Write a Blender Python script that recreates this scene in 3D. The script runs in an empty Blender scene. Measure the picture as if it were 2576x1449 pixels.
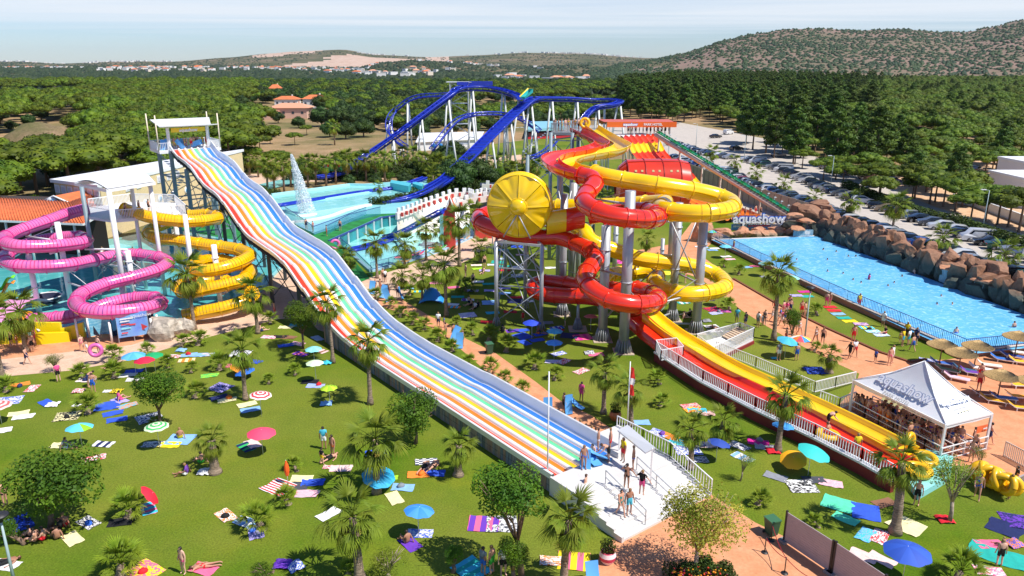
import bpy,math,random
from math import sin,cos,tan,radians as R,pi,hypot,atan2,sqrt
from mathutils import Vector,Matrix,noise as mnoise
random.seed(7)
SC=bpy.context.scene
COL=SC.collection
# -- camera
CAMZ=25.5;TH=R(16.6);FPX=1892.5;CX,CY=1288.0,724.5
cam=bpy.data.cameras.new('camera');camo=bpy.data.objects.new('camera',cam);COL.objects.link(camo)
camo.location=(0,0,CAMZ);camo.rotation_euler=(pi/2-TH,0,0)
cam.sensor_width=36.0;cam.lens=36.0*FPX/2576.0;cam.clip_start=0.5;cam.clip_end=30000
SC.camera=camo
# -- light
SUN_EL=R(56);SUN_XY=Vector((0.90,-0.44)).normalized()
sdir=Vector((SUN_XY.x*cos(SUN_EL),SUN_XY.y*cos(SUN_EL),sin(SUN_EL)))
sl=bpy.data.lights.new('sun','SUN');sl.energy=5.0;sl.angle=R(0.5);sl.color=(1.0,0.955,0.88)
so=bpy.data.objects.new('sun',sl);COL.objects.link(so);so.rotation_euler=sdir.to_track_quat('Z','Y').to_euler();so.location=(60,-30,90)
W=bpy.data.worlds.new('World');SC.world=W;W.use_nodes=True
nt=W.node_tree;nt.nodes.clear()
def N(nt,t,**k):
 n=nt.nodes.new(t)
 for a,v in k.items():setattr(n,a,v)
 return n
def L(nt,a,b):nt.links.new(a,b)
out=N(nt,'ShaderNodeOutputWorld');bg=N(nt,'ShaderNodeBackground');bg.inputs[1].default_value=0.068
sky=N(nt,'ShaderNodeTexSky',sky_type='NISHITA',sun_disc=False)
sky.sun_elevation=SUN_EL;sky.sun_rotation=atan2(SUN_XY.x,SUN_XY.y);sky.altitude=50;sky.air_density=1.0;sky.dust_density=0.15;sky.ozone_density=2.5
geo=N(nt,'ShaderNodeNewGeometry');sep=N(nt,'ShaderNodeSeparateXYZ')
tc=N(nt,'ShaderNodeTexCoord');L(nt,tc.outputs['Generated'],sep.inputs[0])
# high thin cloud layer: direction projected on a flat deck
zc=N(nt,'ShaderNodeMath',operation='MAXIMUM');L(nt,sep.outputs[2],zc.inputs[0]);zc.inputs[1].default_value=0.006
dx=N(nt,'ShaderNodeMath',operation='DIVIDE');L(nt,sep.outputs[0],dx.inputs[0]);L(nt,zc.outputs[0],dx.inputs[1])
dy=N(nt,'ShaderNodeMath',operation='DIVIDE');L(nt,sep.outputs[1],dy.inputs[0]);L(nt,zc.outputs[0],dy.inputs[1])
cmb=N(nt,'ShaderNodeCombineXYZ');L(nt,dx.outputs[0],cmb.inputs[0]);L(nt,dy.outputs[0],cmb.inputs[1])
mp=N(nt,'ShaderNodeMapping');mp.inputs['Scale'].default_value=(0.055,0.20,1);mp.inputs['Rotation'].default_value=(0,0,R(9));L(nt,cmb.outputs[0],mp.inputs[0])
n1=N(nt,'ShaderNodeTexNoise');n1.inputs['Scale'].default_value=1.0;n1.inputs['Detail'].default_value=9;n1.inputs['Roughness'].default_value=0.58;n1.inputs['Distortion'].default_value=0.5;L(nt,mp.outputs[0],n1.inputs['Vector'])
# the deck ends far off over the hills (dy ~ 26 deck heights away)
ln=N(nt,'ShaderNodeVectorMath',operation='LENGTH');L(nt,cmb.outputs[0],ln.inputs[0])
edge=N(nt,'ShaderNodeMapRange');edge.inputs['From Min'].default_value=36;edge.inputs['From Max'].default_value=17;L(nt,ln.outputs['Value'],edge.inputs[0])
near=N(nt,'ShaderNodeMapRange');near.inputs['From Min'].default_value=4.0;near.inputs['From Max'].default_value=15.0;L(nt,ln.outputs['Value'],near.inputs[0])
add=N(nt,'ShaderNodeMath',operation='MULTIPLY_ADD');L(nt,edge.outputs[0],add.inputs[0]);add.inputs[1].default_value=0.52;L(nt,n1.outputs[0],add.inputs[2])
rmp=N(nt,'ShaderNodeMapRange');rmp.inputs['From Min'].default_value=0.60;rmp.inputs['From Max'].default_value=1.08;rmp.inputs['To Max'].default_value=0.86;L(nt,add.outputs[0],rmp.inputs[0])
rm2=N(nt,'ShaderNodeMath',operation='MULTIPLY');L(nt,rmp.outputs[0],rm2.inputs[0]);L(nt,near.outputs[0],rm2.inputs[1])
mix=N(nt,'ShaderNodeMix',data_type='RGBA');L(nt,rm2.outputs[0],mix.inputs['Factor']);
hs=N(nt,'ShaderNodeHueSaturation');hs.inputs['Saturation'].default_value=1.0;L(nt,sky.outputs[0],hs.inputs['Color'])
tint=N(nt,'ShaderNodeMix',data_type='RGBA',blend_type='MULTIPLY');tint.inputs['Factor'].default_value=1;L(nt,hs.outputs[0],tint.inputs['A']);tint.inputs['B'].default_value=(1.02,1.22,1.62,1)
L(nt,tint.outputs['Result'],mix.inputs['A']);mix.inputs['B'].default_value=(10.6,11.2,12.0,1)
L(nt,mix.outputs['Result'],bg.inputs[0]);L(nt,bg.outputs[0],out.inputs[0])
SC.view_settings.view_transform='Standard';SC.view_settings.look='None';SC.view_settings.gamma=1;SC.view_settings.use_curve_mapping=False
SC.view_settings.exposure=0.30
SC.cycles.max_bounces=5;SC.cycles.diffuse_bounces=3;SC.cycles.glossy_bounces=2;SC.cycles.transmission_bounces=4;SC.cycles.transparent_max_bounces=8
SC.cycles.caustics_reflective=False;SC.cycles.caustics_refractive=False
# -- picture point -> world point
CT,ST=cos(TH),sin(TH)
def ray(x,y):
 u=(x-CX)/FPX;v=(y-CY)/FPX
 return u,CT-v*ST,-(ST+v*CT)
def P(x,y,z=0.0):
 u,Y,Z=ray(x,y);t=(z-CAMZ)/Z
 return Vector((u*t,Y*t,z))
def Dp(x,y,d):
 u,Y,Z=ray(x,y);t=d/Y
 return Vector((u*t,d,CAMZ+Z*t))
def plane_pt(x,y,p0,d):
 u,Y,Z=ray(x,y)
 det=u*(-d[1])+d[0]*Y
 t=(p0[0]*(-d[1])+d[0]*p0[1])/det
 return Vector((u*t,Y*t,CAMZ+Z*t))
def zat(y,d):
 _,Y,Z=ray(CX,y);return CAMZ+Z*d/Y
def z3(x0,y0,f):
 return lambda x,y:(x0*0.941520+x*f,y0*0.941520+y*f)
 # -- materials
_M={}
def M(name,col=(0.5,0.5,0.5),rough=0.55,metal=0.0,var=0.0,scale=3.0,bump=0.0,bscale=None,col2=None,spec=0.5,coat=0.0,detail=4,lo=0.35,hi=0.65,coord='Object',stretch=None,trans=0.0,alpha=1.0,emit=None,bdist=0.05):
 if name in _M:return _M[name]
 m=bpy.data.materials.new(name);m.use_nodes=True;nt=m.node_tree;b=nt.nodes['Principled BSDF']
 b.inputs['Base Color'].default_value=(*col,1);b.inputs['Roughness'].default_value=rough;b.inputs['Metallic'].default_value=metal
 b.inputs['Specular IOR Level'].default_value=spec;b.inputs['Coat Weight'].default_value=coat;b.inputs['Coat Roughness'].default_value=0.08
 if trans:b.inputs['Transmission Weight'].default_value=trans
 if alpha<1:b.inputs['Alpha'].default_value=alpha
 if emit:b.inputs['Emission Color'].default_value=(*emit[:3],1);b.inputs['Emission Strength'].default_value=emit[3]
 if var or col2 or bump:
  g=N(nt,'ShaderNodeNewGeometry')if coord=='World' else N(nt,'ShaderNodeTexCoord')
  vec=g.outputs['Position']if coord=='World' else g.outputs['Object']
  if stretch:
   mpn=N(nt,'ShaderNodeMapping');mpn.inputs['Scale'].default_value=stretch;L(nt,vec,mpn.inputs[0]);vec=mpn.outputs[0]
 if var or col2:
  n=N(nt,'ShaderNodeTexNoise');n.inputs['Scale'].default_value=scale;n.inputs['Detail'].default_value=detail;L(nt,vec,n.inputs['Vector'])
  mr=N(nt,'ShaderNodeMapRange');mr.inputs['From Min'].default_value=lo;mr.inputs['From Max'].default_value=hi;L(nt,n.outputs[0],mr.inputs[0])
  mx=N(nt,'ShaderNodeMix',data_type='RGBA');L(nt,mr.outputs[0],mx.inputs['Factor'])
  c2=col2 if col2 else tuple(c*(1-var)for c in col)
  mx.inputs['A'].default_value=(*c2,1);mx.inputs['B'].default_value=(*(col if col2 else tuple(min(1,c*(1+var))for c in col)),1)
  L(nt,mx.outputs['Result'],b.inputs['Base Color'])
 if bump:
  nb=N(nt,'ShaderNodeTexNoise');nb.inputs['Scale'].default_value=bscale or scale*3;nb.inputs['Detail'].default_value=4;L(nt,vec,nb.inputs['Vector'])
  bm=N(nt,'ShaderNodeBump');bm.inputs['Strength'].default_value=bump;bm.inputs['Distance'].default_value=bdist;L(nt,nb.outputs[0],bm.inputs['Height']);L(nt,bm.outputs[0],b.inputs['Normal'])
 _M[name]=m;return m
def hexc(h):
 v=[int(h[i:i+2],16)/255 for i in(0,2,4)]
 return tuple((c/12.92 if c<=0.04045 else((c+0.055)/1.055)**2.4)for c in v)
def CM(h,rough=0.6,**k):
 return M('c_'+h+str(rough)+''.join(sorted(k)),hexc(h),rough,**k)
 # -- mesh building
class MB:
 def __init__(s):s.v=[];s.f=[];s.m=[];s.s=[]
 def add(s,vs,fs,mi=0,smooth=False):
  o=len(s.v);s.v.extend([tuple(v)for v in vs])
  for f in fs:s.f.append(tuple(i+o for i in f));s.m.append(mi);s.s.append(smooth)
 def box(s,c,size,rz=0.0,mi=0,q=None):
  hx,hy,hz=size[0]/2,size[1]/2,size[2]/2;vs=[]
  for z in(-hz,hz):
   for x,y in((-hx,-hy),(hx,-hy),(hx,hy),(-hx,hy)):
    v=Vector((x,y,z))
    if q:v=q@v
    elif rz:v=Vector((x*cos(rz)-y*sin(rz),x*sin(rz)+y*cos(rz),z))
    vs.append(v+Vector(c))
  s.add(vs,[(0,3,2,1),(4,5,6,7),(0,1,5,4),(1,2,6,5),(2,3,7,6),(3,0,4,7)],mi)
 def beam(s,a,b,w,h=None,mi=0):
  a,b=Vector(a),Vector(b);d=b-a;l=d.length
  if l<1e-6:return
  q=d.to_track_quat('Z','Y').to_matrix();s.box((a+b)/2,(w,h or w,l),0,mi,q)
 def tube(s,pts,r,n=8,mi=0,cap=True,smooth=True,up=None):
  pts=[Vector(p)for p in pts];rr=r if isinstance(r,(list,tuple))else[r]*len(pts)
  base=len(s.v);ring=[]
  t0=(pts[1]-pts[0]).normalized();ref=Vector((0,0,1))if abs(t0.z)<0.9 else Vector((1,0,0))
  nrm=(ref-t0*ref.dot(t0)).normalized()
  for i,p in enumerate(pts):
   t=(pts[min(i+1,len(pts)-1)]-pts[max(i-1,0)]).normalized()
   nrm=(nrm-t*nrm.dot(t)).normalized();bn=t.cross(nrm)
   for k in range(n):
    a=2*pi*k/n;s.v.append(tuple(p+(nrm*cos(a)+bn*sin(a))*rr[i]))
  for i in range(len(pts)-1):
   for k in range(n):
    k2=(k+1)%n;s.f.append((base+i*n+k,base+i*n+k2,base+(i+1)*n+k2,base+(i+1)*n+k));s.m.append(mi);s.s.append(smooth)
  if cap:
   s.f.append(tuple(base+k for k in range(n-1,-1,-1)));s.m.append(mi);s.s.append(False)
   e=base+(len(pts)-1)*n;s.f.append(tuple(e+k for k in range(n)));s.m.append(mi);s.s.append(False)
 def prism(s,poly,z0,z1,mi=0,mside=None):
  n=len(poly);a=sum(poly[i][0]*poly[(i+1)%n][1]-poly[(i+1)%n][0]*poly[i][1]for i in range(n))
  if a<0:poly=poly[::-1]
  vs=[(p[0],p[1],z0)for p in poly]+[(p[0],p[1],z1)for p in poly]
  s.add(vs,[tuple(range(n,2*n))],mi);s.add(vs,[tuple(range(n-1,-1,-1))],mi)
  s.add(vs,[(i,(i+1)%n,n+(i+1)%n,n+i)for i in range(n)],mi if mside is None else mside)
 def lathe(s,prof,n=16,c=(0,0,0),mi=0,smooth=True,q=None):
  o=[];
  for(r,z)in prof:
   for k in range(n):
    a=2*pi*k/n;v=Vector((r*cos(a),r*sin(a),z))
    if q:v=q@v
    o.append(v+Vector(c))
  m=len(prof)
  s.add(o,[(i*n+k,i*n+(k+1)%n,(i+1)*n+(k+1)%n,(i+1)*n+k)for i in range(m-1)for k in range(n)],mi,smooth)
 def grid(s,rows,mi=0,smooth=True):
  n=len(rows[0]);s.add([p for r in rows for p in r],[(i*n+k,i*n+k+1,(i+1)*n+k+1,(i+1)*n+k)for i in range(len(rows)-1)for k in range(n-1)],mi,smooth)
 def mesh(s,name,mats,off=(0,0,0)):
  me=bpy.data.meshes.new(name);ox,oy,oz=off
  me.from_pydata([(v[0]-ox,v[1]-oy,v[2]-oz)for v in s.v],[],s.f)
  for m in(mats if isinstance(mats,(list,tuple))else[mats]):me.materials.append(m)
  if me.polygons:
   me.polygons.foreach_set('material_index',s.m);me.polygons.foreach_set('use_smooth',s.s)
  me.update();return me
 def build(s,name,mats,parent=None,**k):
  off=parent_origin(parent)if parent else Vector((0,0,0))
  return put(name,s.mesh(name,mats,off),parent,**k)
ORG={}
def parent_origin(o):
 return ORG.get(o.name,Vector((0,0,0)))
def put(name,me,parent=None,loc=(0,0,0),rot=(0,0,0),scale=(1,1,1),label=None,cat=None,group=None,kind=None):
 o=bpy.data.objects.new(name,me);COL.objects.link(o);o.location=loc;o.rotation_euler=rot;o.scale=scale
 if parent:o.parent=parent;ORG[o.name]=ORG.get(parent.name,Vector((0,0,0)))
 tag(o,label,cat,group,kind);return o
def tag(o,label=None,cat=None,group=None,kind=None):
 if label:o['label']=label
 if cat:o['category']=cat
 if group:o['group']=group
 if kind:o['kind']=kind
 return o
def thing(name,label,cat,loc=(0,0,0),rz=0.0,group=None):
 o=bpy.data.objects.new(name,None);COL.objects.link(o);o.location=loc;o.rotation_euler=(0,0,rz);o.empty_display_size=0.2
 tag(o,label,cat,group);ORG[o.name]=Vector(loc);return o
def clone(o,parent=None,mats=None):
 c=o.copy();COL.objects.link(c)
 if parent:c.parent=parent
 for ch in o.children:clone(ch,c)
 return c
def ngon(name,pts,z,mat,thick=0.0,kind='structure',parent=None):
 b=MB();
 if thick:b.prism([(p[0],p[1])for p in pts],z-thick,z)
 else:
  pl=[(p[0],p[1],z)for p in pts];n=len(pl);a=sum(pl[i][0]*pl[(i+1)%n][1]-pl[(i+1)%n][0]*pl[i][1]for i in range(n))
  if a<0:pl=pl[::-1]
  b.add(pl,[tuple(range(n))])
 return b.build(name,mat,parent,kind=kind)
def px(pts,z=0.0):return[P(x,y,z)for x,y in pts]
def catmull(pts,per=8):
 pts=[Vector(p)for p in pts];o=[]
 for i in range(len(pts)-1):
  p0=pts[max(i-1,0)];p1=pts[i];p2=pts[i+1];p3=pts[min(i+2,len(pts)-1)]
  for k in range(per):
   t=k/per;o.append(0.5*((2*p1)+(p2-p0)*t+(2*p0-5*p1+4*p2-p3)*t*t+(3*p1-p0-3*p2+p3)*t*t*t))
 o.append(pts[-1]);return o
def resample(pts,step):
 o=[pts[0]];acc=0.0
 for a,b in zip(pts,pts[1:]):
  d=(b-a).length
  while acc+d>=step and d>1e-9:
   t=(step-acc)/d;a=a.lerp(b,t);o.append(a.copy());d=(b-a).length;acc=0.0
  acc+=d
 o.append(pts[-1]);return o
def U(a,b):return random.uniform(a,b)
# == materials used widely
def leafmat(name,c1,c2,trans=0.25,scale=0.6,rnd=0.25):
 m=bpy.data.materials.new(name);m.use_nodes=True;nt=m.node_tree;nt.nodes.clear()
 o=N(nt,'ShaderNodeOutputMaterial');d=N(nt,'ShaderNodeBsdfPrincipled');d.inputs['Roughness'].default_value=0.6;d.inputs['Specular IOR Level'].default_value=0.25
 t=N(nt,'ShaderNodeBsdfTranslucent');mx=N(nt,'ShaderNodeMixShader');mx.inputs[0].default_value=trans
 tcn=N(nt,'ShaderNodeTexCoord');n=N(nt,'ShaderNodeTexNoise');n.inputs['Scale'].default_value=scale;n.inputs['Detail'].default_value=3;L(nt,tcn.outputs['Object'],n.inputs['Vector'])
 mr=N(nt,'ShaderNodeMapRange');mr.inputs['From Min'].default_value=0.35;mr.inputs['From Max'].default_value=0.65;L(nt,n.outputs[0],mr.inputs[0])
 c=N(nt,'ShaderNodeMix',data_type='RGBA');c.inputs['A'].default_value=(*c1,1);c.inputs['B'].default_value=(*c2,1);L(nt,mr.outputs[0],c.inputs['Factor'])
 oi=N(nt,'ShaderNodeObjectInfo');mr2=N(nt,'ShaderNodeMapRange');mr2.inputs['To Min'].default_value=1-rnd;mr2.inputs['To Max'].default_value=1+rnd;L(nt,oi.outputs['Random'],mr2.inputs[0])
 h=N(nt,'ShaderNodeHueSaturation');L(nt,mr2.outputs[0],h.inputs['Value']);L(nt,c.outputs['Result'],h.inputs['Color'])
 mr3=N(nt,'ShaderNodeMapRange');mr3.inputs['To Min'].default_value=0.485;mr3.inputs['To Max'].default_value=0.515;L(nt,oi.outputs['Random'],mr3.inputs[0]);L(nt,mr3.outputs[0],h.inputs['Hue'])
 L(nt,h.outputs[0],d.inputs['Base Color']);L(nt,h.outputs[0],t.inputs[0]);L(nt,d.outputs[0],mx.inputs[1]);L(nt,t.outputs[0],mx.inputs[2]);L(nt,mx.outputs[0],o.inputs[0])
 return m
PINE=leafmat('pine_leaf',(0.050,0.092,0.006),(0.135,0.185,0.008),0.12)
PINE2=leafmat('tall_pine_leaf',(0.036,0.078,0.010),(0.100,0.155,0.013),0.15)
OAK=leafmat('oak_leaf',(0.022,0.052,0.012),(0.055,0.10,0.016),0.12)
PALM=leafmat('palm_leaf',(0.075,0.125,0.010),(0.26,0.33,0.025),0.28,1.4,0.15)
PALMB=leafmat('palm_bush_leaf',(0.09,0.16,0.010),(0.30,0.39,0.025),0.28,1.6,0.15)
PALMD=leafmat('palm_dry_leaf',(0.30,0.21,0.05),(0.42,0.36,0.07),0.2)
CITRUS=leafmat('citrus_leaf',(0.045,0.11,0.008),(0.13,0.23,0.012),0.25,0.9)
PALE=leafmat('pale_leaf',(0.10,0.17,0.015),(0.26,0.32,0.03),0.3,0.9)
RUST=leafmat('rusty_leaf',(0.15,0.19,0.015),(0.38,0.31,0.04),0.25,0.9)
OLIVE=leafmat('scrub_leaf',(0.020,0.040,0.018),(0.045,0.070,0.026),0.05,0.02,0.3)
HEDGE=leafmat('hedge_leaf',(0.025,0.055,0.008),(0.08,0.12,0.014),0.1,0.4)
BARK=M('bark',(0.20,0.13,0.085),0.9,var=0.35,scale=4,bump=0.6)
PALMTRUNK=M('palm_trunk',(0.30,0.22,0.155),0.9,var=0.4,scale=3,stretch=(1,1,7),bump=1.0,bscale=4,bdist=0.1)
WHITE=M('white_paint',(0.80,0.80,0.79),0.45,var=0.04,scale=0.8)
WHITER=M('white_metal',(0.80,0.80,0.80),0.35)
STEEL=M('galvanised_steel',(0.42,0.44,0.46),0.42,metal=0.35,var=0.12,scale=0.7)
BLUEGREY=M('blue_grey_steel',(0.20,0.27,0.31),0.5,var=0.08,scale=0.7)
DARKST=M('dark_steel',(0.05,0.065,0.075),0.5,var=0.1)
BLUE=M('blue_steel',(0.012,0.035,0.42),0.32,var=0.08,scale=0.4,coat=0.3)
BLACK=M('black',(0.02,0.02,0.022),0.5)
RED=M('red_fibreglass',(0.70,0.030,0.008),0.22,var=0.10,scale=0.5,coat=0.6,coord='World')
YEL=M('yellow_fibreglass',(0.88,0.57,0.004),0.22,var=0.07,scale=0.5,coat=0.6,coord='World')
PINK=M('pink_fibreglass',(0.76,0.165,0.40),0.22,var=0.08,scale=0.5,coat=0.6,coord='World')
ORANGE=M('orange_paint',(0.78,0.14,0.012),0.4)
GREENC=M('green_carpet',(0.012,0.19,0.035),0.9,var=0.25,scale=0.7,coord='World')
GLASS=M('tinted_glass',(0.25,0.45,0.50),0.06,alpha=0.42)
SEA=M('aqua_paint',(0.25,0.60,0.61),0.4,var=0.06,scale=0.3,coord='World')
CONC=M('concrete',(0.50,0.40,0.30),0.9,var=0.12,scale=0.4,bump=0.1,bscale=6,coord='World')
# ---- ground materials
def groundmat(name,cols,scales,fine=8.0,bump=0.25,rough=0.95,fa=0.14):
 """three colours blended by two noises plus a fine grain"""
 m=bpy.data.materials.new(name);m.use_nodes=True;nt=m.node_tree;b=nt.nodes['Principled BSDF'];b.inputs['Roughness'].default_value=rough;b.inputs['Specular IOR Level'].default_value=0.15
 g=N(nt,'ShaderNodeNewGeometry').outputs['Position'];prev=None
 for i,(c,s)in enumerate(zip(cols[1:],scales)):
  n=N(nt,'ShaderNodeTexNoise');n.inputs['Scale'].default_value=s;n.inputs['Detail'].default_value=6;n.inputs['Roughness'].default_value=0.6;L(nt,g,n.inputs['Vector'])
  mr=N(nt,'ShaderNodeMapRange');mr.inputs['From Min'].default_value=0.38;mr.inputs['From Max'].default_value=0.66;L(nt,n.outputs[0],mr.inputs[0])
  mx=N(nt,'ShaderNodeMix',data_type='RGBA');L(nt,mr.outputs[0],mx.inputs['Factor'])
  if prev is None:mx.inputs['A'].default_value=(*cols[0],1)
  else:L(nt,prev,mx.inputs['A'])
  mx.inputs['B'].default_value=(*c,1);prev=mx.outputs['Result']
 n=N(nt,'ShaderNodeTexNoise');n.inputs['Scale'].default_value=fine;n.inputs['Detail'].default_value=5;n.inputs['Roughness'].default_value=0.7;L(nt,g,n.inputs['Vector'])
 mr=N(nt,'ShaderNodeMapRange');mr.inputs['From Min'].default_value=0.3;mr.inputs['From Max'].default_value=0.7;mr.inputs['To Min'].default_value=1-fa;mr.inputs['To Max'].default_value=1+fa;L(nt,n.outputs[0],mr.inputs[0])
 h=N(nt,'ShaderNodeHueSaturation');L(nt,mr.outputs[0],h.inputs['Value']);L(nt,prev,h.inputs['Color']);L(nt,h.outputs[0],b.inputs['Base Color'])
 bm=N(nt,'ShaderNodeBump');bm.inputs['Strength'].default_value=bump;bm.inputs['Distance'].default_value=0.05;L(nt,n.outputs[0],bm.inputs['Height']);L(nt,bm.outputs[0],b.inputs['Normal'])
 return m
GRASS=groundmat('lawn_grass',[(0.062,0.130,0.004),(0.150,0.190,0.008),(0.088,0.160,0.006),(0.20,0.21,0.03)],[0.16,0.6,0.05],9.0,0.5,fa=0.38)
FIELD=groundmat('dry_field',[(0.37,0.235,0.12),(0.24,0.165,0.08),(0.43,0.28,0.16),(0.09,0.11,0.03)],[0.05,0.2,0.02],2.0,0.3,fa=0.3)
SCRUB=groundmat('scrub_plain',[(0.06,0.075,0.025),(0.10,0.10,0.04),(0.045,0.065,0.02),(0.20,0.15,0.09)],[0.01,0.04,0.003],0.25,0.2)
HILLM=groundmat('hill_soil',[(0.24,0.155,0.12),(0.19,0.14,0.10),(0.28,0.19,0.15),(0.15,0.13,0.08)],[0.012,0.05,0.004],0.3,0.2)
QUARRY=groundmat('quarry_soil',[(0.50,0.34,0.25),(0.42,0.27,0.19),(0.55,0.42,0.33)],[0.006,0.03],0.1,0.2)
TERRA=groundmat('terracotta_paving',[(0.62,0.27,0.135),(0.56,0.235,0.115),(0.66,0.32,0.17)],[0.25,0.9],5.0,0.1)
PROM=groundmat('beige_paving',[(0.62,0.42,0.29),(0.55,0.36,0.25),(0.66,0.47,0.34)],[0.25,0.9],5.0,0.1)
SANDY=groundmat('sandy_ground',[(0.60,0.37,0.22),(0.52,0.30,0.17),(0.64,0.45,0.29)],[0.12,0.5],4.0,0.2)
ASPH=groundmat('parking_asphalt',[(0.47,0.42,0.365),(0.42,0.375,0.33),(0.52,0.46,0.40)],[0.1,0.6],6.0,0.1)
def watermat(name,c1,c2,spark,vs=1.4,rough=0.08,bump=0.35):
 m=bpy.data.materials.new(name);m.use_nodes=True;nt=m.node_tree;b=nt.nodes['Principled BSDF'];b.inputs['Roughness'].default_value=rough;b.inputs['IOR'].default_value=1.33
 g=N(nt,'ShaderNodeNewGeometry').outputs['Position']
 n=N(nt,'ShaderNodeTexNoise');n.inputs['Scale'].default_value=0.12;n.inputs['Detail'].default_value=4;L(nt,g,n.inputs['Vector'])
 mr=N(nt,'ShaderNodeMapRange');mr.inputs['From Min'].default_value=0.35;mr.inputs['From Max'].default_value=0.65;L(nt,n.outputs[0],mr.inputs[0])
 mx=N(nt,'ShaderNodeMix',data_type='RGBA');mx.inputs['A'].default_value=(*c1,1);mx.inputs['B'].default_value=(*c2,1);L(nt,mr.outputs[0],mx.inputs['Factor'])
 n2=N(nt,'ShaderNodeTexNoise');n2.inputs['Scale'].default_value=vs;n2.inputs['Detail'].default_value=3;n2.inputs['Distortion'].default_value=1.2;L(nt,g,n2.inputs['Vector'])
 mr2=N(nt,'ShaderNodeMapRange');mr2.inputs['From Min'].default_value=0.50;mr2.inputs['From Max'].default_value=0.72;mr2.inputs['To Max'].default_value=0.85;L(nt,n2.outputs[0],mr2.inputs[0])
 mx2=N(nt,'ShaderNodeMix',data_type='RGBA');L(nt,mx.outputs['Result'],mx2.inputs['A']);mx2.inputs['B'].default_value=(*spark,1);L(nt,mr2.outputs[0],mx2.inputs['Factor']);L(nt,mx2.outputs['Result'],b.inputs['Base Color'])  # spark colour paints light caustic flecks into the water
 bm=N(nt,'ShaderNodeBump');bm.inputs['Strength'].default_value=bump;bm.inputs['Distance'].default_value=0.12;L(nt,n2.outputs[0],bm.inputs['Height']);L(nt,bm.outputs[0],b.inputs['Normal'])
 return m
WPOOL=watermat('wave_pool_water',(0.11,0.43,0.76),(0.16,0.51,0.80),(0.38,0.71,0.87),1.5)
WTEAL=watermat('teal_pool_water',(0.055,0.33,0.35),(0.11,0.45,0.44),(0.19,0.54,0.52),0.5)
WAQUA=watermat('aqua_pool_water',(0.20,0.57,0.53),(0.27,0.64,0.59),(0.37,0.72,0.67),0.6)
# == terrain
def interp(tab,x):
 if x<=tab[0][0]:return tab[0][1]
 for a,b in zip(tab,tab[1:]):
  if x<=b[0]:
   t=(x-a[0])/(b[0]-a[0]);t=t*t*(3-2*t)*0.5+t*0.5;return a[1]+(b[1]-a[1])*t
 return tab[-1][1]
SKY1=[(-900,150),(0,154),(51,154),(152,160),(304,154),(439,155),(574,145),(680,135),(743,130),(866,125),(949,138),(1084,144),(1185,140),(1320,133),(1455,135),(1624,146),(1900,150),(3600,140)]
SKY2=[(800,200),(880,176),(960,160),(1040,154),(1120,157),(1240,166),(1330,170),(1420,166),(1500,163),(1620,160),(1720,170),(1900,200)]
SKY3=[(1430,200),(1500,176),(1563,160),(1640,150),(1713,135),(1760,120),(1811,101),(1879,86),(1980,74),(2048,72),(2149,76),(2250,71),(2352,79),(2412,81),(2470,69),(2537,52),(2576,44),(2750,15),(3100,0),(3700,20)]
R1,R2,R3=6800.0,3000.0,2300.0
def bump(t):return 0.0 if abs(t)>=1 else(0.5+0.5*cos(pi*t))
def hill3(X,Y,u):
 d=Y;base=1150.0
 if d<base:return 0.0
 c=max(0.0,zat(interp(SKY3,u),R3))
 t=min(1.0,(d-base)/(R3-base));f=t**0.92 if d<=R3 else max(0.0,1-(d-R3)/1500)
 return c*f
def HT(X,Y):
 if Y<500:return-0.03
 u=X/(Y*CT+7.0)*FPX+CX
 nz=mnoise.noise(Vector((X*0.0012,Y*0.0012,0.3)))
 nz2=mnoise.noise(Vector((X*0.005,Y*0.005,3.3)))
 h=-0.03+max(0,min(1,(Y-900)/2500))*(9*nz+8+2.5*nz2)
 c1=zat(interp(SKY1,u),R1)
 h1=max(0,c1)*bump((Y-R1)/2900)
 c2=zat(interp(SKY2,u),R2)if 800<u<1900 else 0
 h2=max(0,c2)*bump((Y-R2)/1500)
 h3=hill3(X,Y,u)*(1+0.03*nz2)
 k=min(1,max(0,(R1-Y)/1500))if h1>30 else 1
 return max(h*(k if Y<R1 else 0),h1*(1+0.05*nz2*(abs(Y-R1)>400)),h2,h3)
rows=[];Ys=[-60,0,30,80,150,300,500];y=500.0
while y<11500:y*=1.028;Ys.append(y)
NU=300;UL=[-1.5+3.0*i/NU for i in range(NU+1)]
tb=MB();
for Y in Ys:
 rows.append([(uu*max(Y,260)+0,Y,HT(uu*max(Y,260),Y))for uu in UL])
n=NU+1
tb.v=[p for r in rows for p in r]
for i in range(len(Ys)-1):
 for k in range(NU):
  Y=Ys[i];u=UL[k]*max(Y,260)/(max(Y,1)*CT+7)*FPX+CX;X=UL[k]*max(Y,260)
  mi=0
  if Y>620:mi=1
  if hill3(X,Y,u)>3:mi=2
  if Y>R2*0.55 and 1180<u<1700 and Y<R2*1.3:mi=1
  nq=mnoise.noise(Vector((X*0.002,Y*0.002,9)))
  if 4300<Y<5600 and 700<u<1130 and abs(u-(790+(Y-4300)*0.16))<130+60*nq:mi=3
  if 5600<Y<6600 and 625<u<800 and nq>0.0:mi=3
  if 5200<Y<6700 and 1060<u<1120:mi=3
  tb.f.append((i*n+k,i*n+k+1,(i+1)*n+k+1,(i+1)*n+k));tb.m.append(mi);tb.s.append(True)
tb.build('terrain',[FIELD,SCRUB,HILLM,QUARRY],kind='structure')
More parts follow.
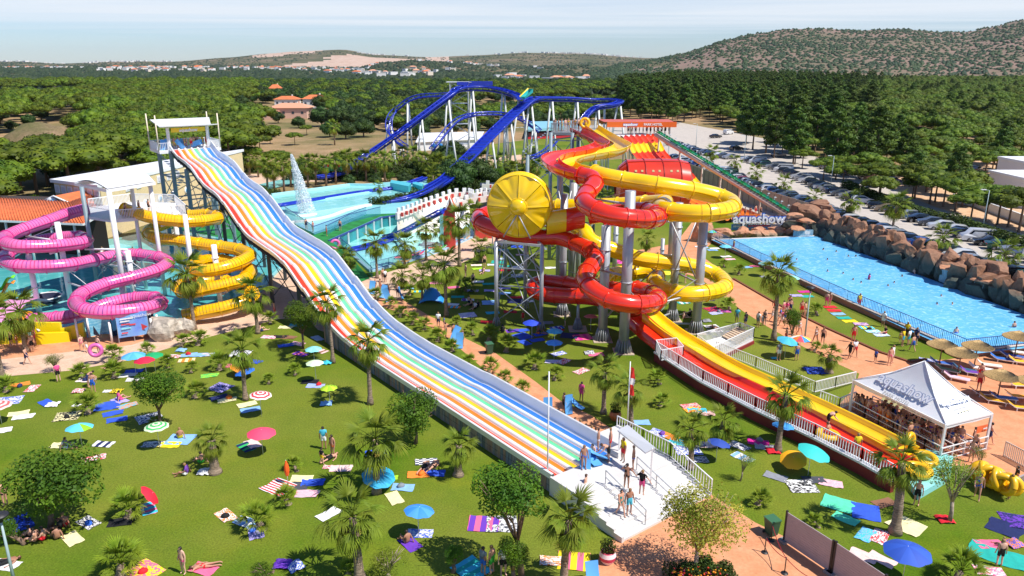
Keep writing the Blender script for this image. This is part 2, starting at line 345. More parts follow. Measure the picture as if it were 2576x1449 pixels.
# ---- flat ground sheets of the park
ngon('lawn',px([(-400,2100),(-300,960),(0,915),(300,830),(560,770),(700,560),(900,470),(1200,430),(1560,400),(1700,430),(1850,560),(2100,640),(2420,800),(2900,960),(3000,2100)]),0.0,GRASS)
ngon('parking_lot',px([(1420,318),(1700,306),(1930,350),(2260,470),(2520,500),(2900,590),(3100,900),(2560,800),(2060,600),(1930,560),(1700,420),(1560,345)]),0.004,ASPH)
ngon('sandy_yard',px([(2160,440),(2500,395),(3100,420),(3200,640),(2576,590),(2350,520)]),0.008,SANDY)
ngon('promenade',px([(-200,975),(0,948),(180,932),(330,905),(470,862),(640,818),(700,803),(772,800),(800,830),(850,845),(800,640),(690,640),(640,760),(520,790),(400,815),(-250,870)]),0.006,PROM)
ngon('promenade_terracotta',px([(20,902),(330,868),(400,846),(405,828),(330,820),(-220,838),(-220,935)]),0.010,TERRA)
ngon('footpath',px([(928,738),(1009,752),(1084,797),(1128,815),(1172,852),(1246,888),(1347,960),(1408,1007),(1489,1046),(1550,1086),(1712,1193),(1770,1232),(1899,1314),(1990,1358),(2200,1450),(2700,1680),(1500,1800),(1380,1560),(1480,1440),(1560,1330),(1560,1180),(1500,1110),(1334,1000),(1240,948),(1148,869),(1104,835),(1040,800),(960,770)]),0.006,TERRA)
ngon('poolside_path',px([(925,700),(953,692),(1021,671),(1122,627),(1186,598),(1240,552),(1340,552),(1262,615),(1223,632),(1168,659),(1050,708),(1012,752),(920,745),(900,700)]),0.010,PROM)
ngon('main_path',px([(1590,632),(1700,612),(1740,560),(1792,560),(1790,612),(1760,640),(1845,704),(1956,768),(2081,829),(2216,890),(2284,908),(2380,905),(2430,897),(2900,872),(3000,1500),(2620,1262),(2560,1228),(2466,1167),(2330,1180),(2280,1150),(2090,1040),(2150,975),(2162,940),(2115,919),(2014,869),(1926,819),(1872,785),(1814,741),(1760,700),(1620,655)]),0.006,TERRA)
ngon('upper_path',px([(600,440),(740,432),(900,440),(1060,420),(1300,380),(1320,400),(1080,440),(940,452),(760,458),(600,470)]),0.01,PROM)
ngon('upper_lawn',px([(1180,370),(1420,340),(1560,345),(1560,365),(1400,380),(1250,395)]),0.014,GRASS)
# kerb along the main path, behind the wall of the pool lawn
kb=MB()
kp=px([(1845,702),(1956,766),(2081,827),(2216,888),(2290,912),(2330,905)])
for a,b in zip(kp,kp[1:]):kb.beam(a+Vector((0,0,0.06)),b+Vector((0,0,0.06)),0.25,0.16)
kb.build('path_kerb',CM('7a4a30',0.9),kind='structure')
# == rainbow slide
SA=Vector((0.35,43.9,0));SAX=Vector((-0.609,0.793,0));SPR=Vector((0.793,0.609,0));SW=5.6
_L=[(425.4,360.7),(437,380),(452,397),(476,413),(493,434),(510,458),(535,480),(552,496.7),(574,523),(594,557),(611,582),(631.5,601),(662,619.7),(687,635),(707.5,652),(729,680.5),(754.8,714),(771.7,733),(787,757),(817.6,792),(847,824),(898,867),(949,906),(1016,955),(1117.6,1027),(1185,1076),(1286.6,1142),(1374.4,1203)]
qa,qb,qc,qd,qe=z3(380,280,.1689),z3(380,520,.1689),z3(0,500,.3378),z3(900,500,.3378),z3(900,1019,.3378)
_R=[qa(1000,545),qa(1150,720),qa(1270,770),qa(1400,900),qa(1550,1120),qa(1800,1230),qa(1960,1449),qb(2100,250),qb(2240,430),qb(2564,640),qd(0,490),qd(150,700),qd(300,920),qd(480,1080),qd(800,1270),qd(1170,1449),qe(1400,130),qe(1900,430)]
def _prof(pts,off):
 o=[]
 for x,y in pts:
  p=plane_pt(x,y,(SA.x+SPR.x*off,SA.y+SPR.y*off),(SAX.x,SAX.y));o.append(((p.x-SA.x-SPR.x*off)*SAX.x+(p.y-SA.y-SPR.y*off)*SAX.y,p.z))
 return sorted(o)
_pl,_pr=_prof(_L,0),_prof(_R,SW)
def _lin(o,t):
 if t<=o[0][0]:return o[0][1]
 for a,b in zip(o,o[1:]):
  if t<=b[0]:return a[1]+(b[1]-a[1])*(t-a[0])/(b[0]-a[0]+1e-9)
 return o[-1][1]
T0,T1=-3.6,79.2
_raw={}
for i in range(0,170):
 t=T0+i*0.5
 _raw[i]=(_lin(_pl,t)*0.6+_lin(_pr,t)*0.4)if t>12 else 1.32+0.008*max(0,t)
def wz(t):
 i=(t-T0)/0.5;s=0;w=0
 for k in range(-3,4):
  j=min(169,max(0,int(round(i))+k));ww=4-abs(k);s+=_raw[j]*ww;w+=ww
 return max(s/w,1.30)
TS=[T0+0.45*i for i in range(int((T1-T0)/0.45)+1)]
WZ=[wz(t)for t in TS]
def SP(t,w,z):return SA+SAX*t+SPR*w+Vector((0,0,z))
rs=thing('rainbow_slide','huge wavy mat slide with six rainbow coloured lanes and white dividers','water slide',SP(30,2.8,0))
lanecols=[('red',(0.80,0.055,0.015)),('orange',(0.88,0.24,0.006)),('yellow',(0.90,0.56,0.004)),('green',(0.16,0.68,0.33)),('light blue',(0.085,0.34,0.80)),('blue',(0.035,0.20,0.68))]
LW=(SW-0.44)/6;DW=0.34
def strip(sec,mats,name,parent,t0=0,t1=None,label=None,smooth=True):
 b=MB();rows=[]
 for t,z in list(zip(TS,WZ))[t0:t1]:rows.append([SP(t,w,z+dz)for w,dz in sec])
 b.grid(rows,0,smooth);return b.build(name,mats,parent,label=label)
def wetmat(name,c):
 return M(name,c,0.12,var=0.10,scale=0.35,coat=0.8,coord='World')
for i,(cn,c)in enumerate(lanecols):
 w0=0.22+i*LW;wa=w0+(DW/2 if i else 0.12);wb=w0+LW-(DW/2 if i<5 else 0.1);n_=6
 sec=[(wa+(wb-wa)*k/n_,-0.62-0.07*(1-(2*k/n_-1)**2))for k in range(n_+1)]
 strip(sec,wetmat('lane_'+cn.replace(' ','_'),c),'lane',rs,label=cn+' sliding lane running the whole length')
WG=M('white_gelcoat',(0.80,0.79,0.77),0.25,coat=0.5,var=0.05,scale=0.4,coord='World')
SALM=M('pale_worn_gelcoat',(0.85,0.55,0.44),0.3,coat=0.4)
for i in range(1,6):
 w0=0.22+i*LW
 sec=[(w0+DW/2*cos(pi-k*pi/6),-0.60+0.17*sin(k*pi/6))for k in range(7)]
 strip(sec,WG,'divider',rs)
 strip([(w0-DW/2-0.045,-0.628),(w0-DW/2+0.01,-0.60)],SALM,'divider_edge',rs)
strip([(-0.12,-0.38),(-0.12,0.0),(0.0,0.05),(0.06,0.0),(0.16,-0.52),(0.36,-0.63)],WG,'side_wall',rs,smooth=False)
strip([(SW-0.34,-0.63),(SW-0.18,-0.45),(SW-0.04,0.25),(SW+0.04,0.30),(SW+0.12,0.25),(SW+0.12,-0.85)],WG,'side_wall',rs,smooth=False)
b=MB();rows=[[SP(t,w,z-0.86)for w in(-0.11,SW+0.11)][::-1]for t,z in zip(TS,WZ)];b.grid(rows);
for t,z in list(zip(TS,WZ))[40::3]:
 b.beam(SP(t,0,z-1.0),SP(t,SW,z-1.0),0.12,0.2)
for w in(0.4,SW-0.4):
 for k in range(40,len(TS)-3,3):b.beam(SP(TS[k],w,WZ[k]-1.1),SP(TS[k+3],w,WZ[min(k+3,len(WZ)-1)]-1.1),0.14,0.3)
b.build('underframe',DARKST,rs)
for t in(26,30,37,45,53,60,67):
 z=wz(t)-1.25
 if z<0.8:continue
 for w in(0.5,SW-0.5):
  b=MB();b.beam(SP(t,w,0),SP(t,w,z),0.34,0.34);b.build('support_column',DARKST if t<64 else BLUEGREY,rs)
 b=MB();b.beam(SP(t,0.5,z-0.2),SP(t,SW-0.5,z-0.2),0.2,0.3);b.beam(SP(t,0.5,z-0.3),SP(t,SW-0.5,0.6),0.07);b.beam(SP(t,0.5,0.6),SP(t,SW-0.5,z-0.3),0.07)
 if t+8<80:
  z2=wz(t+7)-1.3
  b.beam(SP(t,0.5,z-0.2),SP(t+7,0.5,z2*0.35),0.07);b.beam(SP(t,0.5,z*0.3),SP(t+7,0.5,z2-0.2),0.07)
  b.beam(SP(t,SW-0.5,z-0.2),SP(t+7,SW-0.5,z2*0.35),0.07)
 b.build('bracing',DARKST if t<64 else BLUEGREY,rs)
 # wooden skirt of upright boards under the lower run
wood=[M('weathered_board_%d'%i,c,0.9,var=0.25,scale=2,stretch=(3,3,0.4))for i,c in enumerate([(0.22,0.22,0.22),(0.16,0.19,0.22),(0.26,0.22,0.18),(0.12,0.15,0.14),(0.30,0.20,0.15)])]
sk=thing('plank_skirt','long weathered plank fence closing the side under the rainbow slide','plank fence',SP(10,0,0))
t=-3.5;k=0;pm={}
while t<30:
 z=wz(t)-0.36;p=SP(t,-0.07+U(-0.015,0.015),0)
 b=MB();ang=atan2(SAX.y,SAX.x);b.box(p+Vector((0,0,z/2)),(0.27,0.03,z),ang);b.build('plank',random.choice(wood),sk);t+=0.30
 if k%8==0:
  b=MB();b.box(SP(t,0.12,z/2),(0.1,0.1,z),ang);b.build('post',wood[3],sk)
 k+=1
 # landing deck with steps at the foot of the slide
ld=thing('landing_deck','white landing platform with wide steps at the foot of the rainbow slide','platform',SP(-7,2.8,0))
WD=M('white_wet_deck',(0.64,0.62,0.59),0.35,var=0.05,scale=0.8,coord='World')
NS=8;top=0.62
b=MB()
def quad3(w0,w1,t0,t1):return[SP(t0,w0,0),SP(t0,w1,0),SP(t1,w1,0),SP(t1,w0,0)]
b.prism([(p.x,p.y)for p in quad3(-0.12,SW+1.9,T0-2.8,T0)],0.0,top+0.55);b.build('deck',WD,ld)
for i in range(NS):
 b=MB();zt=(top+0.55)*(NS-i)/(NS+0.5);b.prism([(p.x,p.y)for p in quad3(-0.12,SW+1.9,T0-2.8-0.42*(i+1),T0-2.8-0.42*i)],0.0,zt);b.build('step',WD,ld)
b=MB();b.prism([(p.x,p.y)for p in quad3(SW-0.9,SW+1.2,T0-0.9,T0-0.1)],top+0.55,top+0.95);b.prism([(p.x,p.y)for p in quad3(SW+0.1,SW+2.0,T0-0.1,T0+2.0)],0,top+0.9);b.build('launch_block',WD,ld)
for i_ in range(10):b=MB();b.prism([(p.x,p.y)for p in quad3(-0.3,-0.13,T0-0.62*(i_+1),T0-0.62*i_)],0.0,max(0.25,(top+0.62)*(1-max(0,i_-4)/7)));b.build('kerb_wall',WD,ld)
def railing(b,pts,h=1.0,gap=0.14,bars=True,r=0.022,rr=0.03,mid=False,toe=0.0):
 for a,c in zip(pts,pts[1:]):
  a=Vector(a);c=Vector(c);n=max(1,int((c-a).length/gap))
  b.beam(a+Vector((0,0,h)),c+Vector((0,0,h)),rr*2);b.beam(a+Vector((0,0,0.08+toe)),c+Vector((0,0,0.08+toe)),rr*1.6)
  if mid:b.beam(a+Vector((0,0,h*0.55)),c+Vector((0,0,h*0.55)),rr*1.6)
  for i in range(n+1):
   p=a.lerp(c,i/n)
   if bars or i in(0,n):b.beam(p+Vector((0,0,0.0)),p+Vector((0,0,h)),r*2 if 0<i<n else r*3)
def rail_thing(name,label,pts,mat,h=1.0,gap=0.14,cat='railing',group=None,**k):
 t=thing(name,label,cat,pts[0],0,group)
 for i,(a,c)in enumerate(zip(pts,pts[1:])):
  L_=(Vector(c)-Vector(a)).length;nseg=max(1,round(L_/3.0))
  for j in range(nseg):
   b=MB();railing(b,[Vector(a).lerp(Vector(c),j/nseg),Vector(a).lerp(Vector(c),(j+1)/nseg)],h,gap,**k);b.build('rail_panel',mat,t)
 return t
z1=top+0.55
rail_thing('deck_railing','white sloping balustrade along the right side of the landing deck',[SP(T0+2.0,SW+1.9,z1),SP(T0-2.8,SW+1.9,z1),SP(T0-2.8-0.42*NS,SW+1.9,0.1)],WHITER,1.05,0.22)
for k,w in enumerate((1.9,4.6)):
 t=thing('handrail',['thin steel handrail down the steps, nearer the slide fence','thin steel handrail down the middle of the white steps'][k],'handrail',SP(T0-2.6,w,z1),0,'handrails on the landing steps')
 b=MB();A_,B_=SP(T0-2.6,w,z1),SP(T0-2.8-0.42*(NS-0.6),w,0.15);
 for f in(0,0.5,1):p=A_.lerp(B_,f);b.beam(p,p+Vector((0,0,0.95)),0.05)
 b.build('post',STEEL,t);b=MB();b.beam(A_+Vector((0,0,0.95)),B_+Vector((0,0,0.95)),0.05);b.beam(A_+Vector((0,0,0.5)),B_+Vector((0,0,0.5)),0.04);b.build('rail',STEEL,t)
 # small white sun canopy for the lifeguard
cz=SP(T0-0.6,SW+1.3,z1)
t=thing('sun_canopy','small white tilted canopy on posts beside the rainbow slide exit','canopy',cz)
b=MB();c0=z3(900,1019,.3378);
Pq=[plane for plane in(P(*c0(2090,362),3.1),P(*c0(2165,322),3.5),P(*c0(2372,492),3.3),P(*c0(2298,530),2.9))]
b.add([Pq[0],Pq[1],Pq[2],Pq[3]]+[p-Vector((0,0,0.1))for p in Pq],[(0,3,2,1),(4,5,6,7),(0,1,5,4),(1,2,6,5),(2,3,7,6),(3,0,4,7)]);b.build('roof',WHITER,t)
b=MB();b.beam(Vector((Pq[0].x+0.15,Pq[0].y+0.1,1)),Pq[0]+Vector((0.15,0.1,0)),0.08);b.build('post',WHITER,t)
b=MB();b.beam(Vector((Pq[2].x-0.2,Pq[2].y-0.1,0.6)),Pq[2]+Vector((-0.2,-0.1,0)),0.08);b.build('post',WHITER,t)
def pole_thing(name,label,base,h,r,mat,cat,group=None):
 t=thing(name,label,cat,base,0,group);b=MB();b.tube([base,base+Vector((0,0,h))],[r,r*0.7],8);b.build('pole',mat,t);return t
fp=P(1377,1218,0.3);pole_thing('white_pole','tall bare white pole at the near corner of the landing deck',fp,7.6,0.055,WHITER,'pole')
fb=P(1577,1092,0.0);t=pole_thing('flag_pole','white flagpole with a limp red and white flag by the deck',fb,5.6,0.05,WHITER,'flagpole')
b=MB();
rows=[[fb+Vector((0.05+0.30*(j/4)+0.05*sin(i*1.3+j),-0.02+0.06*sin(i*0.9+j*1.7),5.2-0.26*i-0.15*(j/4)))for j in range(5)]for i in range(9)]
b.grid(rows[:4]);b.grid(rows[5:]);b.build('flag',M('flag_red',(0.7,0.03,0.02),0.8),t);b=MB();b.grid(rows[3:6]);b.build('flag_band',M('flag_white',(0.8,0.75,0.72),0.8),t)
# -- start tower of the rainbow slide
zt=wz(T1)-0.75
tw=thing('slide_tower','tall blue-grey lattice tower carrying the start deck of the rainbow slide','tower',SP(81.5,2.8,0))
legs=[(T1+0.6,0.1),(T1+0.6,SW-0.1),(T1+4.4,-0.6),(T1+4.4,SW+0.6),(T1-6.5,0.1),(T1-6.5,SW-0.1)]
for t_,w in legs:
 b=MB();zz=zt-0.3 if t_>T1 else wz(t_)-1.2;b.beam(SP(t_,w,0),SP(t_,w,zz),0.42,0.42);b.build('leg',BLUEGREY,tw)
b=MB()
for zz in(3.2,6.6,10.0):
 for(a,c)in((0,1),(0,2),(1,3),(2,3),(4,0),(5,1),(4,5)):
  if zz>9 and a>=4:continue
  b.beam(SP(*legs[a],zz),SP(*legs[c],zz),0.16)
  if zz>3.3:b.beam(SP(*legs[a],zz-3.4),SP(*legs[c],zz),0.09)
  if zz>3.3:b.beam(SP(*legs[a],zz),SP(*legs[c],zz-3.4),0.09)
b.build('bracing',BLUEGREY,tw)
b=MB();b.prism([(p.x,p.y)for p in quad3(-1.5,SW+1.3,T1,T1+5.6)],zt-0.35,zt);b.build('deck',WHITE,tw)
b=MB();dk=[SP(T1+0.2,-1.45,zt),SP(T1+5.5,-1.45,zt),SP(T1+5.5,SW+1.25,zt),SP(T1+0.2,SW+1.25,zt)]
railing(b,dk,1.1,0.2,r=0.03,rr=0.045);railing(b,[dk[0],SP(T1+0.2,0.1,zt)],1.1,0.2);railing(b,[dk[3],SP(T1+0.2,SW-0.1,zt)],1.1,0.2);b.build('guard_rail',WHITER,tw)
b=MB();
for w in(0.1,SW-0.1):
 b=MB();b.beam(SP(T1+0.9,w,zt),SP(T1+0.9,w,zt+3.1),0.34,0.34);b.build('canopy_post',WHITE,tw)
b=MB();za=zt+3.1
A1,A2,B1,B2,C1,C2=SP(T1-0.5,-1.1,za+0.25),SP(T1-0.5,SW+1.1,za+0.25),SP(T1+1.6,-0.7,za),SP(T1+1.6,SW+0.7,za),SP(T1+4.2,-1.3,za+0.9),SP(T1+4.2,SW+1.3,za+0.9)
b.add([A1,A2,B2,B1,C1,C2]+[p+Vector((0,0,0.12))for p in(A1,A2,B2,B1,C1,C2)],[(0,3,2,1),(3,4,5,2),(6,7,8,9),(9,8,11,10),(0,1,7,6),(4,10,11,5),(0,6,9,3),(3,9,10,4),(1,2,8,7),(2,5,11,8)]);b.build('canopy_roof',M('grey_white_roof',(0.62,0.63,0.62),0.5),tw)
b=MB()
rainpole=[(T1+0.2,-1.5),(T1+5.3,-1.5),(T1+0.2,SW+1.3),(T1+5.3,SW+1.3)]
for i,(t_,w)in enumerate(rainpole):
 b=MB();b.tube([SP(t_,w,zt),SP(t_,w,zt+4.9)],0.09,8);b.build('corner_mast',M('mast_cream',(0.78,0.66,0.50),0.5),tw)
bz=zt+2.75;b=MB();b.beam(SP(T1+0.62,0.5,bz),SP(T1+0.62,SW-0.5,bz),0.06,0.6);b.build('banner',M('banner_yellow',(0.85,0.60,0.03),0.6),tw)
# stairs behind the tower
b=MB()
for i in range(26):
 b.box(SP(T1+6.2+i*0.0,-1.0,0)+SAX*(0)+SPR*(i*0.28 if i<13 else(26-i)*0.28)+Vector((0,0,zt-i*0.36)),(0.5,1.3,0.06),atan2(SPR.y,SPR.x))
b.build('stairs',STEEL,tw)
# == text helper
def text_mesh(txt,size,name,mat,parent,loc,rot,depth=0.02,align='CENTER',label=None,bold=0.0,spacing=1.0,shear=0.0,off=0.0):
 cu=bpy.data.curves.new('txt','FONT');cu.body=txt;cu.size=size;cu.extrude=depth;cu.align_x=align;cu.align_y='CENTER';cu.offset=off;cu.space_character=spacing;cu.shear=shear;cu.resolution_u=3
 o=bpy.data.objects.new('txt',cu);COL.objects.link(o);bpy.context.view_layer.update()
 me=bpy.data.meshes.new_from_object(o.evaluated_get(bpy.context.evaluated_depsgraph_get()));bpy.data.objects.remove(o)
 me.materials.clear();me.materials.append(mat)
 off_=parent_origin(parent)if parent else Vector((0,0,0))
 return put(name,me,parent,Vector(loc)-off_,rot,label=label)
def frame_rot(xdir,up):
 x=Vector(xdir).normalized();y=Vector(up);y=(y-x*y.dot(x)).normalized();z=x.cross(y)
 return Matrix((x,y,z)).transposed().to_euler()
text_mesh('aquashow',0.62,'lettering',WHITER,tw,SP(T1+0.55,SW/2,bz-0.05),frame_rot(SPR,(0,0,1)),0.02,off=0.02)
# == closed and open slide flumes
def flume(root,pts,r,mat,seg=2.6,n=14,stripes=None,smat=None,seam=True,flangemat=None,name='tube_section',flr=0.09):
 path=resample(catmull(pts,10),0.32)
 k=max(2,int(seg/0.32));i=0;st=MB();sm=MB()
 fm=MB();fm.tube([Vector((0,0,-0.04)),Vector((0,0,0.04))],r+flr,n,smooth=False);fme=fm.mesh('flange',flangemat or mat);org=parent_origin(root)
 while i<len(path)-1:
  j=min(i+k,len(path)-1)
  if len(path)-1-j<3:j=len(path)-1
  b=MB();b.tube(path[i:j+1],r,n,cap=(i==0 or j==len(path)-1));b.build(name,mat,root)
  for q in(i,):
   d=(path[min(q+1,len(path)-1)]-path[max(q-1,0)]).normalized();put('flange',fme,root,path[q]-org,d.to_track_quat('Z','Y').to_euler())
  i=j
 if stripes:
  step=max(1,int(stripes/0.32))
  for q in range(2,len(path)-2,step):
   d=(path[q+1]-path[q-1]).normalized();s=Vector((0,0,1)).cross(d).normalized();u=d.cross(s);p=path[q]
   arc=[p+(s*cos(a)+u*sin(a))*(r+0.012)for a in[R(-8+196*m/9)for m in range(10)]]
   vs=[a-d*0.028 for a in arc]+[a+d*0.028 for a in arc];st.add(vs,[(m,m+1,m+11,m+10)for m in range(9)],random.randrange(len(smat)))
  st.build('stripe',smat,root)
 if seam:
  for sg in(-1,1):
   rows=[]
   for q in range(len(path)):
    d=(path[min(q+1,len(path)-1)]-path[max(q-1,0)]).normalized();s=Vector((0,0,1)).cross(d).normalized()*sg
    rows.append([path[q]+s*(r-0.03)+Vector((0,0,0.03)),path[q]+s*(r+0.08)+Vector((0,0,0.03)),path[q]+s*(r+0.08)-Vector((0,0,0.03)),path[q]+s*(r-0.03)-Vector((0,0,0.03))])
   sm.grid(rows,0,False)
  sm.build('seam_flange',flangemat or mat,root)
 return path
def trough(root,pts,w,mat,h=0.75,seg=3.0,name='trough_section',bank=0.0,rimmat=None):
 path=resample(catmull(pts,10),0.35);k=max(2,int(seg/0.35));i=0;n=10
 def sec(q,rr):
  d=(path[min(q+1,len(path)-1)]-path[max(q-1,0)]).normalized();s=Vector((0,0,1)).cross(d).normalized();u=d.cross(s)
  o=[]
  for m in range(n+1):
   a=pi+pi*m/n;o.append(path[q]+s*(cos(a)*w/2*rr)+u*(h+sin(a)*h*(1.0 if rr==1 else rr)))
  return o
 while i<len(path)-1:
  j=min(i+k,len(path)-1)
  if len(path)-1-j<3:j=len(path)-1
  b=MB();b.grid([sec(q,1)for q in range(i,j+1)]);b.grid([[p-Vector((0,0,0.0))for p in sec(q,1.06)]for q in range(i,j+1)]);
  for e in(0,-1):
   b.tube([sec(q,1.03)[e]for q in range(i,j+1)],0.055,5)
  b.tube([p for p in sec(i,1.08)],0.04,4);b.build(name,mat,root);i=j
 return path
qA,qB,qC=z3(0,520,.1689),z3(0,740,.1689),z3(380,520,.1689)
pk=[(218,525,9.3),(169,538.6,9.0),(118,557,8.7),(67.6,574,8.4),(27,590,8.1),(8,606,7.9),(42,619,7.7),(101,620,7.45),(169,615.6,7.2),(216,607,7.0),(203,596.5,6.8),(160,597,6.6),(101,606,6.35),(50,622,6.1),(17,642,5.95),(10,655,5.85),(42,668.6,5.7),(101,671,5.5),(169,667,5.3),(219.6,657.8,5.15),(287,643.6,5.0),(338,640,4.85),(397,647.7,4.65),(422,659.5,4.45),(397,678.8,4.3),(338,697,4.1),(270,714,3.9),(219.6,733,3.7),(193,752,3.5),(203,776,3.3),(253,785.5,3.1),(321,783,2.9),(380,772.7,2.75),(404,760,2.6),(380,749,2.45),(329,752.4,2.25),(270,766,2.05),(219.6,784.5,1.75),(177,796,1.5),(135,801.4,1.25),(72.6,804.8,1.05)]
PKP=[P(*p)for p in pk]
pks=thing('pink_tube_slide','long coiling glossy pink tube slide with thin dark stripes','water slide',(PKP[20].x,PKP[20].y,0))
SM1=[M('stripe_crimson',(0.45,0.006,0.08),0.3),M('stripe_purple',(0.14,0.02,0.25),0.3),M('stripe_magenta',(0.55,0.01,0.13),0.3)]
SM2=[M('stripe_brown',(0.32,0.12,0.005),0.3),M('stripe_ochre',(0.55,0.22,0.004),0.3),M('stripe_olive',(0.30,0.20,0.02),0.3)]
pkpath=flume(pks,PKP,0.68,PINK,2.6,14,0.6,SM1,flangemat=M('deep_pink',(0.62,0.05,0.26),0.3))
b=MB();e=PKP[-1];b.tube([e+Vector((0.1,0,0)),e+Vector((-0.35,0,0))],0.86,16);b.tube([e+Vector((0,0.2,0.2)),e+Vector((-1.4,0.2,-0.5))],[0.8,0.75],10);b.build('exit_collar',M('amber_rim',(0.85,0.36,0.01),0.3),pks)
ye=[(312,526,9.35),(330,531,9.2),(354.7,540,9.0),(383,547,8.8),(425,553.5,8.5),(476,557,8.2),(526.7,553,8.0),(551,547,7.8),(535,539.6,7.6),(493,541,7.4),(459,546,7.2),(417,562,6.85),(382,576,6.55),(373,586,6.4),(391.6,599,6.2),(442,604,6.0),(493,612,5.8),(543.6,619,5.6),(594,626.7,5.4),(627,640,5.2),(611,656,5.0),(569,672,4.8),(518,681.5,4.6),(486,675,4.4),(501,660,4.2),(535,653.7,4.05),(577,658.5,3.9),(611,668.6,3.78),(630,682,3.6),(611,704,3.4),(569,716,3.2),(518,727,3.0),(473,735,2.8),(450,722,2.65),(507,709,2.45),(574,709,2.25),(625,728,2.05),(631,751,1.8),(574,772,1.5),(507,786,1.2),(460,795,1.0)]
YEP=[P(*p)for p in ye]
yes=thing('yellow_tube_slide','coiling yellow tube slide with brown stripes beside the pink one','water slide',(YEP[20].x,YEP[20].y,0))
YEL2=M('deep_yellow_fibreglass',(0.88,0.50,0.003),0.22,var=0.08,scale=0.5,coat=0.6,coord='World')
yepath=flume(yes,YEP,0.70,YEL2,2.6,14,0.6,SM2)
def near_arms(root,base,top,paths,r,mat,colr,maxd=7.5):
 """arms from a column to each pass of the flume close to it"""
 cnt=0
 for path in paths:
  last=-99
  for q in range(0,len(path),6):
   p=path[q];d=hypot(p.x-base.x,p.y-base.y)
   if d<maxd and p.z-r<top+0.5 and p.z>1.5 and q-last>18:
   # local minimum of distance
    dd=[hypot(path[min(max(q+k,0),len(path)-1)].x-base.x,path[min(max(q+k,0),len(path)-1)].y-base.y)for k in(-9,0,9)]
    if dd[1]<=dd[0]+0.25 and dd[1]<=dd[2]+0.25:
     zz=p.z-r-0.12;b=MB();b.tube([Vector((base.x,base.y,zz)),Vector((p.x,p.y,zz))],0.11,6)
     b.beam(Vector((base.x,base.y,min(top,zz+1.6))),Vector((base.x,base.y,zz)).lerp(Vector((p.x,p.y,zz)),0.85),0.05);b.build('arm',mat,root);last=q
def column(root,x,y,ytop=None,ztop=None,r=0.3,mat=None,flare=False,z0=0.0):
 bs=P(x,y,z0);zt_=ztop if ztop else zat(ytop,bs.y)
 b=MB();b.tube([bs,bs+Vector((0,0,zt_-z0))],r,14)
 for h in(0.45,0.8):
  if(zt_-z0)>6:b.tube([bs+Vector((0,0,(zt_-z0)*h-0.05)),bs+Vector((0,0,(zt_-z0)*h+0.05))],r+0.09,14)
 b.build('column',mat or STEEL,root)
 if flare:
  g=MB()
  for k in range(16):
   a=2*pi*k/16;c,s=cos(a),sin(a);g.add([bs+Vector((c*(r-0.02),s*(r-0.02),1.2)),bs+Vector((c*(r+0.35),s*(r+0.35),0.06)),bs+Vector((c*(r-0.02),s*(r-0.02),0.06))],[(0,1,2)]);g.tube([bs+Vector((c*(r+0.02),s*(r+0.02),1.2)),bs+Vector((c*(r+0.34),s*(r+0.34),0.1))],0.035,4)
  g.build('base_gusset',mat or STEEL,root);f=MB();f.prism([(bs.x-0.9,bs.y-0.9),(bs.x+0.9,bs.y-0.9),(bs.x+0.9,bs.y+0.9),(bs.x-0.9,bs.y+0.9)],0,0.06);f.build('footing',CONC,root)
 return bs,zt_
for(x,y,yt)in[(182,778,559),(100,792,640),(341,765,630),(317,790,711)]:
 bs,z_=column(pks,x,y,ytop=yt,r=0.28,mat=WHITE);near_arms(pks,bs,z_,[pkpath],0.68,WHITE,0.3)
for(x,y,zt_)in[(198,857,2.2),(226,849,2.2),(283,865,2.2),(400,840,2.0),(385,850,2.0)]:
 column(pks,x,y,ztop=zt_,r=0.10,mat=WHITE)
for(x,y,yt)in[(462,720,512),(556,775,616)]:
 bs,z_=column(yes,x,y,ytop=yt,r=0.28,mat=WHITE);near_arms(yes,bs,z_,[yepath],0.70,WHITE,0.3)
 # start platform shared by both tube slides
pf=thing('slide_platform','white railed start platform of the pink and yellow tube slides','platform',P(350,560,9.0)*1.0)
b=MB();pc=[P(216,545,8.6),P(283,555,8.6),P(470,540,8.6),P(440,512,8.6),P(330,510,8.6),P(225,524,8.6)];b.prism([(p.x,p.y)for p in pc],8.35,8.62);b.build('deck',WHITE,pf)
for a,c in((1,2),(2,3),(3,4),(4,5)):
 b=MB();railing(b,[pc[a],pc[c]],1.15,0.16,r=0.025,rr=0.04);b.build('guard_rail',WHITER,pf)
b=MB();a,c=pc[0]+Vector((0.3,0,0)),pc[1]+Vector((-0.2,0,0));b.beam(a+Vector((0,0,1.2)),c+Vector((0,0,1.2)),0.05);b.add([a,c,c+Vector((0,0,1.7)),a+Vector((0,0,1.7))],[(0,1,2,3)]);b.build('glass_screen',GLASS,pf)
for q in[P(300.5,628,0),]:pass
for(x,ytop,yb,r)in[(274,483,781,0.26),(378,468,745,0.22),(205,470,760,0.22),(330,464,730,0.2),(465,540,760,0.24)]:
 d=P(x,yb,0).y;p=Dp(x,ytop,d);b=MB();b.tube([Vector((p.x,p.y,0)),p],r,12);b.build('column',WHITE if x!=205 else BLUEGREY,pf)
b=MB();g=z3(100,440,.2989)
cr=[Dp(*g(318,158),84),Dp(*g(590,212),77),Dp(*g(985,150),82),Dp(*g(850,95),90)]
rows=[]
for i in range(9):
 f=i/8;a=cr[0].lerp(cr[1],f);c=cr[3].lerp(cr[2],f);rows.append([a+Vector((0,0,0.55*sin(pi*f))),c+Vector((0,0,0.55*sin(pi*f)))])
b.grid(rows);b.grid([[p+Vector((0,0,0.12))for p in r]for r in rows]);b.build('curved_roof',WHITE,pf)
b=MB();
for i in range(4):b.beam(cr[i]-Vector((0,0,0.1)),cr[(i+1)%4]-Vector((0,0,0.1)),0.22,0.3)
b.build('roof_beam',WHITE,pf)
b=MB();
